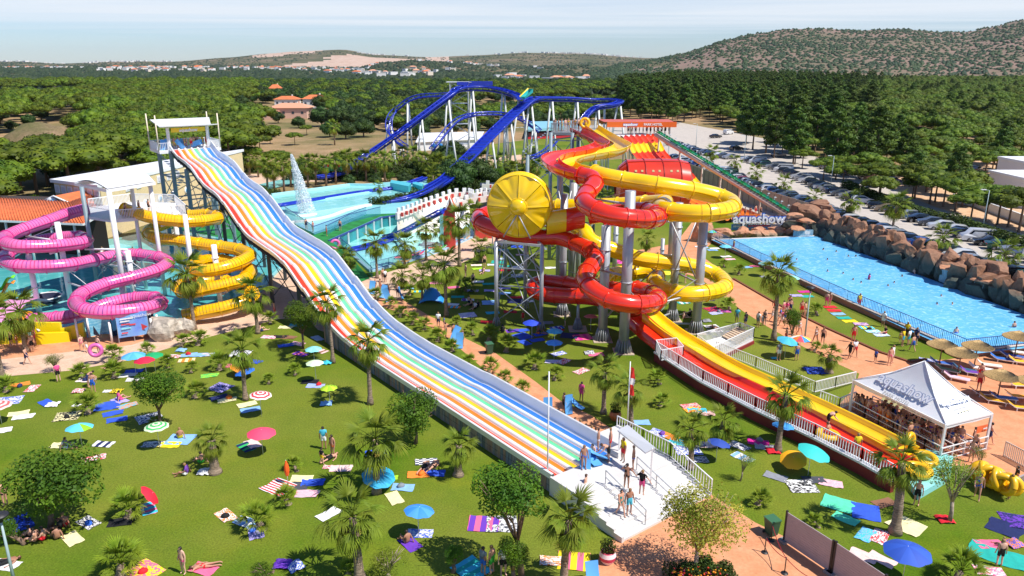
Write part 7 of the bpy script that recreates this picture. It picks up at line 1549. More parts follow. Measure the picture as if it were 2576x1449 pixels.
def make_proto(code):
 J=dict(J0);J.update(POSES[code]);names=list(J);idx={n_:i for i,n_ in enumerate(names)};V=[Vector(J[n_])for n_ in names];E=[(idx[a],idx[c])for a,c in BONES];Rr=[RAD.get(n_,RAD.get(n_[0],.05))for n_ in names]
 for sd in'lr':
  m_,w_=Vector(J['m'+sd]),Vector(J['w'+sd]);d=(m_-w_).normalized();s1=d.orthogonal().normalized();
  for f in range(5):
   ang=(-1+f*.5);ln=[.055,.085,.09,.08,.065][f];a=m_+s1*.018*ang*2;e1=a+(d+s1*(.9 if f==0 else.12*ang)).normalized()*ln*.55;e2=e1+(d+Vector((.2,0,-.2))).normalized()*ln*.45
   V+=[e1,e2];Rr+=[.010,.008];E+=[(idx['m'+sd],len(V)-2),(len(V)-2,len(V)-1)]
 me=bpy.data.meshes.new('sk');me.from_pydata(V,E,[]);o=bpy.data.objects.new('sk',me);COL.objects.link(o);md=o.modifiers.new('s','SKIN');md.use_smooth_shade=True;
 for i,r_ in enumerate(Rr):me.skin_vertices[0].data[i].radius=(r_,r_*(1.25 if names[i:i+1]and names[i]in('ch','pe','sp')else 1))if i<len(names)else(r_,r_)
 me.skin_vertices[0].data[0].use_root=True;ss=o.modifiers.new('u','SUBSURF');ss.levels=1;ss.render_levels=1
 bpy.context.view_layer.update();body=bpy.data.meshes.new_from_object(o.evaluated_get(bpy.context.evaluated_depsgraph_get()));bpy.data.objects.remove(o)
 for p in body.polygons:p.use_smooth=True
 body.name='person_body';body.materials.clear();body.materials.append(SKIN[0])
 hc=(Vector(J['h0'])+Vector(J['h1']))/2;hu=(Vector(J['h1'])-Vector(J['nk'])).normalized();fw=Vector((1,0,0));fw=(fw-hu*fw.dot(hu));fw=fw.normalized()if fw.length>.3 else Vector((0,0,-1 if code=='f' else 1))
 n_=MB();p=hc+fw*.095;n_.add([p+Vector((0,0,0))+hu*.03,p+fw*.03-hu*.01,p-hu*.02+Vector((0,.015,0)),p-hu*.02-Vector((0,.015,0))],[(0,1,2),(0,3,1),(1,3,2)]);nose=n_.mesh('face_shape',SKIN[1])
 parts={'hair':[],'shorts':[],'shirt':[],'bikini':[],'top':[]}
 for p in body.polygons:
  c=p.center;best=min(((seg_d(c,Vector(J[a]),Vector(J[b_]))+(a,b_))for a,b_ in BONES),key=lambda q:q[0]);d,t,a,b_=best
  if b_ in('h1','h0')and a in('h0','nk')and((c-hc).dot(fw)<.035 or(c-hc).dot(hu)>.07)and(c-hc).dot(hu)>-.08:parts['hair'].append(p)
  if(a=='pe')or(a[0]=='q' and t<.55):parts['shorts'].append(p)
  if(a=='pe' and t<.45)or(a[0]=='q' and t<.08):parts['bikini'].append(p)
  if(a in('sp','ch')and b_!='h0')or(a=='pe' and b_=='sp' and t>.5)or(a[0]=='s' and a!='sp' and t<.5):parts['shirt'].append(p)
  if a=='sp' and t>.45 and t<.98:parts['top'].append(p)
 out_={'body':body,'nose':nose}
 for k_,ps_ in parts.items():
  off=.02 if k_=='hair' else.013;vi={};vs,fs=[],[]
  for p in ps_:
   f=[]
   for v in p.vertices:
    if v not in vi:vi[v]=len(vs);vs.append(body.vertices[v].co+body.vertices[v].normal*off)
    f.append(vi[v])
   fs.append(f)
  m_=bpy.data.meshes.new('person_'+k_);m_.from_pydata(vs,[],fs);
  for p in m_.polygons:p.use_smooth=True
  m_.materials.append(HAIR[0]);out_[k_]=m_
 PROTO[code]=out_
for pose_ in POSES:make_proto(pose_)
CN={'k':('black','101012'),'n':('navy','1c2a5a'),'b':('blue','2a62c8'),'a':('aqua','48b8d0'),'r':('red','d01c28'),'p':('pink','e8508c'),'g':('green','35b03a'),'l':('lime green','6fe030'),'y':('yellow','f0d018'),'w':('white','eeeeee'),'o':('orange','f07820'),'v':('violet','7040a0'),'e':('grey','808890'),'t':('teal','20908a'),'m':('magenta','d8288c')}
def cm(c):return CM(CN[c][1],.8)
ppl=[]
def setm(o,m):
 o.material_slots[0].link='OBJECT';o.material_slots[0].material=m
def person(p,pose,top,bot,rz,label,group=None,s=1.0,cat='person',r_=random.Random(77)):
 pr=PROTO[pose];o=put('person',pr['body'],None,p,(0,0,rz),(s,s,s),label,cat,group);setm(o,SKIN[r_.choice((0,0,1,2,3))])
 long_=bot in'x';h=put('hair',pr['hair'],o);setm(h,r_.choice(HAIR));put('nose',pr['nose'],o)
 if top in'XZ':
  u_=put('bikini_bottom',pr['bikini'],o);setm(u_,cm(bot));v_=put('bikini_top',pr['top'],o);setm(v_,cm(bot))
 else:
  u_=put('shorts',pr['shorts'],o);setm(u_,cm(bot))
  if top!='-':v_=put('shirt',pr['shirt'],o);setm(v_,cm(top))
 ppl.append(o);return o
ZN={'a':z3(0,1019,.3378),'b':z3(900,1019,.3378),'c':z3(1816,1019,.3378),'d':z3(0,500,.3378),'e':z3(900,500,.3378),'g':z3(1816,500,.3378)}
AREA={'a':'on the lower left lawn','b':'on the bottom centre lawn','c':'on the lower right lawn','d':'by the promenade','e':'by the steel columns','g':'by the wave pool'}
PT={'s':'standing','w':'walking','h':'standing with raised arm','t':'sitting','b':'lying on the back','f':'lying face down','k':'bending forward','m':'swimming'}
def ptxt(pose,top,bot):
 if top=='X':return'woman in %s bikini %s'%(CN[bot][0],PT[pose])
 if top=='-':return'bare chested person in %s shorts %s'%(CN[bot][0],PT[pose])
 return'person in %s shirt and %s shorts %s'%(CN[top][0],CN[bot][0],PT[pose])
 # zone x y pose top bottom [height]
PEO="""a700,85s-b a660,45k-n a890,140tpp a490,500tew a1345,425t-y a1505,610t-g a1390,695tvw a2415,505saw a2480,560sXo a2400,615sky0 a2450,580b-k a1370,1430sXp a1525,1385fXr a45,925sXk a430,1175tXk a35,1360b-k a270,1190tXo a330,1180t-r a230,1170t-k a450,1110tkk a480,1080t-r
b525,1205tXv b650,650f-k b710,640fXk b1090,1440seb b1155,1435s-g b1240,1445swk b1820,150spp b1690,235s-k b1655,265t-n b1680,295t-b b1770,340tXk b1810,365tXw b1855,390t-n b1895,408t-r b1930,425tXb b1850,870sXv
c2300,470w-n c2165,600sXp c2190,560s-n c2210,875wXb c1760,920s-k c2450,880s-l c2490,800skk c2375,1375s-k c2225,70s-r c2410,1225t-r0
d205,1320w-n d440,1449spk d615,1225wXp d650,1228w-w0 d740,1240s-k d245,1225s-k d205,1185sgk d130,1185srr d265,1170spp d1940,1075t-n d2050,965s-r d1370,1070t-k d90,1190s-k d830,1340t-k
e290,770s-k e345,705sXn e362,710swk e390,825s-r e325,790sXr e455,825s-n e757,1050swn e800,1045sbn0 e870,1135s-g e937,1185s-t e812,1125s-n e960,668sXr e1100,600s-k e1015,735s-k e1700,1035s-g e1235,1085tkk e1385,1005srr0 e1000,885t-k e1050,895tkk e1030,905twk e1420,560s-w e1090,640t-k e985,860t-n e1500,1090t-n
g40,715s-r g30,975tXr g75,960tkk g423,1015sae g487,1045skn g580,1045swe g630,1030sXn g613,1030see0 g705,945w-r g770,955sXp g793,965spw g760,1035wpw g815,915s-k g905,960s-r g930,970sXk g875,1085wew g890,1105wXw g1010,1160wXw g1062,1168w-k g1262,1280wkk g1300,1262wwr g1455,1302sbn0 g1560,1325sXp g1578,1310sww g1290,1155s-r g1332,905syr g1510,1040sww g1090,890s-p g1112,885sXp g1655,1185sya g1685,1130syk g1700,1180swa g1752,1175snn g1730,1225w-b g1530,1090tkr g400,475syr g735,1290sew g868,1292s-b g790,1165s-r g265,1055fXw g690,1000w-w g745,1010wbw g780,1000w-b0 g1640,1160s-y0 g845,1060w-b g2230,1449s-r g820,945w-n"""
for tk in PEO.split():
 z,rest_=tk[0],tk[1:];x,r2=rest_.split(',');i=0
 while r2[i].isdigit():i+=1
 y,pose,top_,bot,kid=int(r2[:i]),r2[i],r2[i+1],r2[i+2],len(r2)>i+3
 p=P(*ZN[z](int(x),y),.02);lab=('child' if kid else'')+' '*kid+ptxt(pose,top_,bot)+' '+AREA[z]
 if kid:lab=lab.replace('child person','child').replace('child bare chested person','bare chested child')
 person(p,pose,top_,bot,rg.uniform(0,6.28),lab,None,.68 if kid else rg.uniform(.94,1.04))
def pp3(q_,x,y,z,pose,top_,bot,rz,lab,group=None,s=1.0):return person(P(*q_(x,y),z),pose,top_,bot,rz,lab,group,s)
DZ=z1;ZB=ZN['b']
for a_ in[(1838,655,DZ,'s','X','b',5,'girl in blue swimwear standing at the lower end of a blue lane'),(1945,520,DZ,'s','X','w',3,'woman in white swimwear standing in the far blue lane'),(1905,550,DZ-.1,'t','-','a',4,'child sitting in the blue lane end beside helpers'),(2022,600,DZ,'k','-','k',3.3,'grey haired man in dark shorts bending over blue mats'),(2130,600,DZ+.4,'s','y','r',3.6,'lifeguard in yellow shirt and red shorts on the launch block'),(2205,660,DZ,'s','X','b',3,'woman in blue bikini standing by the deck balustrade'),(2155,800,DZ-.1,'h','X','k',1.2,'woman in black bikini shading her eyes on the deck steps'),(2268,850,DZ-.2,'h','k','p',1.0,'man in black shirt and pink shorts leaning on the handrail'),(2112,1000,.55,'w','X','t',5.2,'woman in green patterned swimsuit coming down the white steps'),(2175,990,.6,'s','-','a',5,'man in light blue shorts on the white steps'),(2035,520,DZ,'s','-','r',3,'bather behind the bending man at the deck edge')]:pp3(ZB,*a_)
ZC=ZN['c']
for a_ in[(1100,385,.75,'t','-','k',2.4,'rider in black trunks sitting on a yellow ring in the red lane'),(1098,352,.85,'k','-','k',0,'child climbing over the ring rider in the red lane'),(1312,560,.7,'s','y','r',1.5,'lifeguard in yellow vest and red shorts standing in the red lane'),(1700,470,.4,'s','-','k',2,'bather holding a yellow ring at the tent edge')]:pp3(ZC,*a_)
# swimmers
for tk in"870,548 1068,472 1165,488 1255,522 1310,522 1100,548 1100,634 1215,650 1290,698 1350,720 1402,742 1595,720 1655,672 1735,698 1550,744 1945,820 1915,880 2030,880 2225,885 2045,1155 2475,1110 2505,1105 2070,1225".split():
 x,y=map(int,tk.split(','));st_=x in(2045,2475,1402,1735,2225);pk_=x==1402
 person(P(*ZN['g'](x,y),.5-(.95 if st_ else.12)),'s' if st_ else'm','p' if pk_ else'-',rg.choice('knb')if not pk_ else'p',rg.uniform(0,6.28),'person in pink shirt wading in the middle of the wave pool' if pk_ else('bather wading in the light blue wave pool' if st_ else'swimmer with head above water in the wave pool'),None,rg.uniform(.9,1.0))
 # crowd queueing under the tent
ed1,ed2=tc_[3]-tc_[0],tc_[1]-tc_[0]
for k in range(72):
 f,g_=rg.choice((.10,.14,.36,.40,.62,.84))+rg.uniform(-.03,.03),(k%36+.5)/36+rg.uniform(-.01,.01);p=tc_[0]+ed1*f+ed2*g_;person(Vector((p.x,p.y,.03)),rg.choice('ssswh'),rg.choice('--X-'),rg.choice('knbrtov'),rg.uniform(0,6.28),'bather queueing between the rails under the white tent','queue of bathers under the tent',rg.uniform(.8,1.03))
for k in range(34):
 p=Dp(rg.uniform(235,330),590,96+rg.uniform(0,4));person(Vector((p.x,p.y,0)),rg.choice('st'),rg.choice('-Xw'),rg.choice('knbr'),rg.uniform(0,6),'guest in the shade beside the open restaurant','guests at the open restaurant',.95)
for k in range(13):person(SP(T1+rg.uniform(.6,3.6),.1+k*.46,zt),'s',rg.choice('--Xy'),rg.choice('kbry'),rg.uniform(0,6),'rider waiting on the start deck of the rainbow slide','riders on the rainbow slide tower',.97)
for k in range(11):person(Vector((c_[0].x+.6+k*.45,c_[0].y+1+rg.uniform(0,2),17)),'s',rg.choice('-y-X'),rg.choice('kbyr'),rg.uniform(0,6),'rider waiting on the grey start tower','riders on the grey start tower',.97)
for k in range(12):person(Vector((s0.x+4.5+k*.75,SD+1.2,H0+.1)),'s','-',rg.choice('kn'),rg.uniform(0,6),'rider under the orange hotel sign roof','riders under the orange sign',1.0)
for k in range(10):p=Dp(1795+k*13,552,124+rg.uniform(0,3));person(Vector((p.x,p.y,.8)),'s',rg.choice('-X'),rg.choice('knr'),rg.uniform(0,6),'bather waiting at the foot of the mat racer','bathers behind the park sign',1.0)
for x,y,t_ in((788,583,'X'),(822,594,'-'),(856,580,'-'),(771,577,'-')):person(P(x,y,TZ+.05),'s',t_,rg.choice('rn'),rg.uniform(0,6),'visitor standing on the green carpet walkway',None,.97)
for x,y in((282,549),(352,541),(376,538),(318,549)):person(P(x,y-2,8.65),'s','-','k',1,'rider on the platform of the coiled slides','riders on the coiled slide platform',.97)
# swim rings and slide mats
def ring(p,r,col,rot,label,group=None):
 b=MB();b.tube([Vector((r*cos(a),r*sin(a),0))for a in[2*pi*k/20 for k in range(21)]],r*.36,8,cap=False);return put('swim_ring',b.mesh('swim_ring',col),None,p,rot,(1,1,1),label,'swim ring',group)
PKR=M('pink_ring',(.75,.14,.42),.35);YLR=M('yellow_ring',(.85,.48,.01),.35)
ring(P(*ZN['d'](712,1215),1.35),.48,PKR,(R(80),0,R(15)),'pink swim ring carried along the promenade');ring(P(*ZN['e'](-12,425),1.4),.55,PKR,(R(85),0,R(25)),'pink swim ring on the glass walkway beside the rainbow slide')
ring(P(*ZC(1105,395),.95),.62,YLR,(0,.1,0),'yellow ring with bather floating down the red lane');ring(P(*ZC(1720,440),1.3),.45,YLR,(R(80),0,R(40)),'yellow ring held at the tent edge');ring(P(*ZC(1770,660),.75),.7,YLR,(0,0,0),'yellow ring in the finish pond');ring(P(*ZC(1830,575),.75),.6,YLR,(.2,0,0),'yellow ring at the top of the finish pond');ring(Dp(1471,321,100)+Vector((0,0,.6)),.55,YLR,(R(80),0,0),'yellow ring standing at the top of the red flume')
for k in range(13):ring(P(*ZC(2235+k*19,668+k*9),.5+.45*(k%2)),.55,YLR,(rg.uniform(.9,1.6),rg.uniform(-.3,.3),k),'yellow swim ring in the pile behind the steel barrier','pile of yellow swim rings')
MATB=M('mat_blue',(.10,.36,.75),.5)
def mat_(p,rot,label,group='blue slide mats'):
 b=MB();b.grid([[Vector((.34*x,y*.75,.05*abs(x)+.10*(y*y)))for x in(-1,0,1)]for y in(-1,-.6,-.2,.2,.6,1)]);b.grid([[Vector((.34*x,y*.75,.05*abs(x)+.10*(y*y)-.06))for x in(-1,0,1)][::-1]for y in(-1,-.6,-.2,.2,.6,1)]);return put('slide_mat',b.mesh('slide_mat',MATB),None,p,rot,(1,1,1),label,'slide mat',group)
for z,x,y,h,r_,lb in[('e',262,745,.8,(R(75),.2,.4),'at the top of the footpath, leftmost'),('e',345,775,.8,(R(70),.4,.3),'on the footpath, middle one'),('e',372,800,.8,(R(80),-.3,.2),'carried by bather in red shorts'),('e',470,790,.8,(R(70),.2,1.5),'at the lower end of the mat carriers'),('e',880,1090,1.1,(R(75),.6,.5),'carried by bather in green shorts'),('e',912,1140,.8,(R(80),.1,.3),'carried by bather in teal shorts'),('b',1572,190,.7,(R(75),0,.1),'standing upright on the footpath'),('b',1722,170,.8,(R(80),.1,.6),'held by man in dark shorts'),('b',1775,165,.5,(.5,.2,1),'lying tilted on the footpath'),('b',1900,575,DZ+.2,(.3,.1,.5),'in the blue lane end, lower'),('b',1960,560,DZ+.2,(.2,.3,1.2),'in the blue lane end, upper'),('b',1850,600,DZ+.4,(R(70),0,0),'held by the girl at the lane end'),('b',1905,1449,.5,(R(60),0,.2),'at the bottom edge on the paving')]:mat_(P(*ZN[z](x,y),h),r_,'blue slide mat '+lb)
for k in range(9):mat_(SP(T1+1.5+(k%3),-.6+k*.75,zt+.7),(R(75),.2*k,k),'blue slide mat on the rainbow slide start deck')
# == towels
def towelmat(st_,c1,c2,horiz=False):
 k_='towel_%s%s%s'%(st_,c1,c2)
 if k_ in _M:return _M[k_]
 A_,B_=hexc(c1),hexc(c2)
 if st_=='p':return M(k_,A_,.95,var=.08,scale=5,bump=.3,bscale=30)
 if st_=='f':return M(k_,A_,.95,col2=B_,scale=12,detail=3,lo=.44,hi=.56)
 m=bpy.data.materials.new(k_);m.use_nodes=True;nt=m.node_tree;b=nt.nodes['Principled BSDF'];b.inputs['Roughness'].default_value=.95;t=N(nt,'ShaderNodeTexCoord')
 if st_=='c':w_=N(nt,'ShaderNodeTexChecker');w_.inputs['Scale'].default_value=6;w_.inputs['Color1'].default_value=(*A_,1);w_.inputs['Color2'].default_value=(*B_,1);L(nt,t.outputs['Object'],w_.inputs['Vector']);L(nt,w_.outputs[0],b.inputs['Base Color'])
 else:
  w_=N(nt,'ShaderNodeTexWave',bands_direction='X' if st_=='s' else'Y');w_.inputs['Scale'].default_value=2.2 if st_=='s' else(.8 if st_=='h' else 1.3);L(nt,t.outputs['Object'],w_.inputs['Vector']);r_=N(nt,'ShaderNodeValToRGB');r_.color_ramp.interpolation='CONSTANT';r_.color_ramp.elements[0].color=(*A_,1);r_.color_ramp.elements[1].position=.5;r_.color_ramp.elements[1].color=(*B_,1);L(nt,w_.outputs[0],r_.inputs[0]);L(nt,r_.outputs[0],b.inputs['Base Color'])
 _M[k_]=m;return m
def towel_mesh(seed,heap=False):
 r_=random.Random(seed);b=MB();rows=[]
 for i in range(11):
  row=[]
  for j in range(6):
   x,y=-.5+j/5,-.5+i/10;nz=mnoise.noise(Vector((x*3,y*5,seed*3.1)));e=mnoise.noise(Vector((x*2.1,y*2.3,seed+9.)))
   z=(.035+.05*nz)if not heap else(.22*(1-abs(x)*1.7)*(1-abs(y)*1.7)+.10*nz+.08)
   row.append(Vector((x*(1+.10*e),y*(1+.05*e)+.05*nz,max(.012,z))))
  rows.append(row)
 b.grid(rows);return b.mesh('towel_shape',WHITE)
TWM=[towel_mesh(i)for i in range(6)];HPM=[towel_mesh(20+i,True)for i in range(3)]
CL=dict(W=('white','e8e6e2'),B=('blue','3058c8'),N=('navy','1a2658'),L=('light blue','86b4e4'),A=('aqua','3cbcd0'),T=('teal','1fa89a'),G=('green','30b060'),M=('mint','5cd8a8'),Y=('yellow','f2d81c'),C=('cream','eee2a8'),O=('orange','f08830'),R=('red','d82030'),K=('black','18181c'),P=('pink','ee6a90'),Q=('pale pink','eec8c0'),V=('violet','6a38b0'),I=('lilac','b0a4dc'),E=('grey','8a8c94'),D=('dark grey','484a54'),X=('brown','8a6048'),Z=('lime green','a8e030'),U=('magenta','e02890'))
# zone x,y rot style colour1 colour2 size(s normal, b big, h heap, t small)
TOW="""a150,25,20pOWs a240,55,60fWRs a70,145,10fWBb a140,240,15pCWs a175,265,15pWWs a5,370,15pWWs a345,162,-20pBBs a395,178,0pWWh a500,262,8fCKb a570,178,0pWWt a800,185,15pBBb a840,240,18pBBs a870,287,18pBBs a950,182,30fOAs a890,142,-20pIIs a1110,275,25fNWb a585,78,0fRWh a800,75,0pWWt a870,78,0fKYh a1640,47,-15fNIb a1630,122,20pNNs a1690,140,15pCZs a1840,172,20pCCs a1865,212,20pLLs a2350,35,0fILs a2430,170,0pLLh a2310,5,0pKKs a770,470,-5hWNs a460,478,0pCCs a1140,472,0fNWs a1265,475,0pYYs a1345,435,0pLLb a1835,492,-30hNGs a1880,465,-30pQQs a2075,790,-20sRWb a2245,727,0pCCs a2215,782,0pDDs a2330,755,0pBEs a2285,838,0sPWs a1680,1000,-25fWOs a1830,1050,-20hLWs a1905,1125,-40pIIs a1105,950,-35hAPs a1060,1420,-20fYPb a1515,1400,-10pPRs a540,1175,-25pCCs a660,1055,-20fKWs a120,1070,-30fBKb a2450,990,30pWWs a2105,1370,0pVVh a2200,1385,-30fWBh a40,1370,-10pWWs a700,575,20fWRs a1530,680,0pWWh a900,1050,10pKKs a2440,640,0fRWt a2540,650,0pQQs
b290,535,10pBBs b665,600,5cNWs b610,695,0pOOs b725,685,0pBBs b420,718,0pZZt b490,792,0pLLs b430,872,-35pCCs b545,1210,-30pVVs b620,1135,0fWBs b1095,1062,0hVPb b1230,1065,0fWDb b1000,1400,-30hATb b1612,1340,0fWOs b1765,1340,-5hYPb b2260,308,0pLLs b2400,385,-25fWBs b2475,410,-25pOOs b2545,455,-25pAAs
c80,185,10fQRs c100,212,10fRYs c130,218,0pAAs c190,240,0fQXs c40,470,-10fAYs c60,510,0fWBb c130,585,0fWNs c190,475,0fWQs c440,482,-30fNWs c470,568,-30hLWs c585,455,-5pUUs c640,492,-10sNWs c695,525,0pRRh c715,712,-20pEEs c910,782,0fKWb c1000,735,0pDDs c1125,762,-15sPWs c1180,915,-20pMMb c1235,1025,80pMMs c1385,975,-70pBBb c1525,908,10fXXs c1690,1075,-30pCCb c1385,1145,-85fLAs c1490,1158,-80fWRs c1365,1300,-30pQQs c1505,1330,-35pQQs c2290,1275,-30pTTb c2500,1340,-20pTTb c2310,1215,0pPPs c2305,1415,-10fPWs c2490,1215,10fBOh c2420,1095,-30pNBb c2520,1045,-10fVNb c1975,1035,0pRRh
d2130,1045,0pCCs d2205,1030,0pAAs d2005,1118,0fWPs d2090,1115,0pKKs d2150,1120,0pXXs d2365,1128,-30sLWs d2215,1168,-10sPWs d2130,1180,10pBBs d2240,1245,-15hVPs d2390,1220,-20hQXs d2440,1312,0pAAh d1560,1405,10fZGs d1410,1252,10pLLs d1485,1252,5pLLs d1555,1250,5fLQs d1390,1292,5hCOs d1290,1262,0fRWs d950,1402,10pWWs d1010,1432,10pWWs d1000,1372,5pBBs d1790,1240,0fWEb d1890,1300,-10pBBs d1350,1220,0pLLh d640,1440,0fWQs d1740,1330,5pPPs
e530,755,5hLGs e600,778,5hYAs e700,765,5pWWs e720,787,0pEEs e870,748,10pPPs e900,818,0pTTs e975,842,0pWWs e1040,820,0pYYb e1140,862,0pLWb e860,875,-10pWWs e875,895,-5hOAs e975,955,10fIWb e1160,937,5pAAs e1145,1008,5pRRs e1290,930,0pRRs e1040,732,0pYYs e1050,705,0pWWs e1040,582,0fQWs e1050,608,10pZZs e1100,622,0pIIs e1160,580,0pWWs e1310,1072,10pVBs e1385,1112,80pBBb e1400,1160,80pBBs e1380,1068,10pBBs e1515,1097,20pBBs e1490,1140,10pBBs e1560,1012,0pEEs e1640,1050,10hBWs e1670,1067,0pRRt e1735,1108,-10pNNb e1830,1120,10hPUb e1650,1242,20fBWs e1690,1300,30fRWs e1610,1302,0fIWs e1820,1372,30fRWs e1930,1248,0pPPs e1880,1238,0fNWh e1360,600,0pWWb e1250,590,0pTTs e1350,662,0fWNb e1450,692,0pWWs e1140,772,0pIIs e1250,792,0pLLs e1130,722,0pTTs e1340,822,0pRRs e1250,755,0pIIs e1220,535,0fLWs e1370,505,0fWRs e1200,560,0pTTb e1590,602,0pWIs e1340,445,0pBBb e1240,470,0pAAs e1420,850,0pWWs e1330,850,0pNNb e1010,772,0pIWs e1120,1005,0pRRs e1250,620,0pRRs e640,840,0pKKt
g260,458,5pWWs g245,470,5pLLs g345,518,5pWWs g375,538,5fWPs g500,597,5pLLs g560,590,0fKPs g640,668,5pEIs g930,780,0pUPs g870,808,5pIIs g950,815,0pTTs g722,742,0pRRh g1120,895,0pRRs g1150,920,0pRRs g1180,946,0pLLs g1222,975,0pTAs g1268,1000,0pYYs g1350,1022,0fVQs g1392,1048,0hAYs g1440,1076,0fWAs g1502,1102,0fWLs g250,912,10fNRb g270,940,10sBWs g235,1038,10pWWs g265,1072,5pWWs g400,1082,0fWBs g1010,1368,0fNBb g30,862,5hTWs g1850,1290,-20sBWs g705,1275,0pAAt g330,925,0fVPs g200,1000,0pEEh g175,450,0pLLs g150,445,0pWWs"""
import re as _re
for tk in TOW.split():
 m_=_re.match(r'([a-g])(-?\d+),(-?\d+),(-?\d+)([a-z])([A-Z])([A-Z])([a-z])',tk);z,x,y,ro,st_,c1,c2,sz=m_.groups();p=P(*ZN[z](int(x),int(y)),0)
 w_,l_={'s':(.82,1.42),'b':(1.55,1.75),'h':(.8,.9),'t':(.5,.6)}[sz];tm=towelmat(st_,CL[c1][1],CL[c2][1])
 o=put('towel',rg.choice(HPM if sz=='h' else TWM),None,(p.x,p.y,.004),(0,0,R(90+int(ro)*1.6+rg.uniform(-6,6))),(w_,l_,1));setm(o,tm)
 a_=CL[c1][0];d_={'p':'plain '+a_,'f':'%s and %s patterned'%(a_,CL[c2][0]),'s':'%s and %s striped'%(a_,CL[c2][0]),'h':'%s and %s banded'%(a_,CL[c2][0]),'c':'%s and %s dotted'%(a_,CL[c2][0])}[st_]
 tag(o,d_+{'s':' towel','b':' blanket','h':' crumpled towel','t':' small cloth'}[sz]+' spread '+AREA[z],'towel')
for k in range(24):
 z=rg.choice('aabcdeg');tk=rg.choice([t for t in TOW.split()if t[0]==z]);x,y=tk[1:].split(',')[:2];p=P(*ZN[z](int(x)+rg.uniform(-35,35),int(y)+rg.uniform(-12,18)),0);c_k=rg.choice('knrbvoew');b=MB();b.lathe([(.0,.30),(.10,.29),(.2,.22),(.24,.1),(.2,0)],10,(0,0,0));b.tube([Vector((-.12,0,.26)),Vector((0,0,.40)),Vector((.12,0,.26))],.012,4);o=put('beach_bag',b.mesh('beach_bag',cm(c_k)),None,(p.x,p.y,0),(0,0,k),(1.1,.8,.9));tag(o,CN[c_k][0]+' beach bag beside the towels '+AREA[z],'bag')
 # == parasols
def parasol(z,x,y,h,rad,cols,label,tilt=(0,0),closed=False,rings=0,group=None):
 rad*=.78;base=P(*ZN[z](x,y),0)if z else P(x,y,0);t=thing('parasol',label,'parasol',base,0,group);b=MB();top=Vector((tilt[0]*h*.5,tilt[1]*h*.5,h));b.tube([Vector((0,0,0)),Vector((0,0,h*.6)),top],.02,6);put('pole',b.mesh('pole',WHITER),t)
 rot_=(tilt[1]*-1.0,tilt[0]*1.0,0)
 for k in range(8):
  a0,a1=R(45*k),R(45*(k+1));b=MB();rows=[]
  for i in range(7):
   f=i/6;zz=-.34*rad*f**1.7 if not closed else-1.1*f;rr=rad*f if not closed else.16*sin(f*2.6)+.01
   row=[]
   for j in range(5):a=a0+(a1-a0)*j/4;sg=1-.06*f*(1-abs(j-2)/2);row.append(Vector((rr*cos(a)*sg,rr*sin(a)*sg,zz+.03*f*(1-abs(j-2)/2))))
   rows.append(row)
  if rings:
   for i in range(6):b.grid(rows[i:i+2],(i+(0))%2)
   mm=[CM(cols[0],.7),CM(cols[1],.7)]
  else:b.grid(rows);mm=CM(cols[k%len(cols)],.7)
  put('panel',b.mesh('parasol_panel',mm),t,top,rot_)
 return t
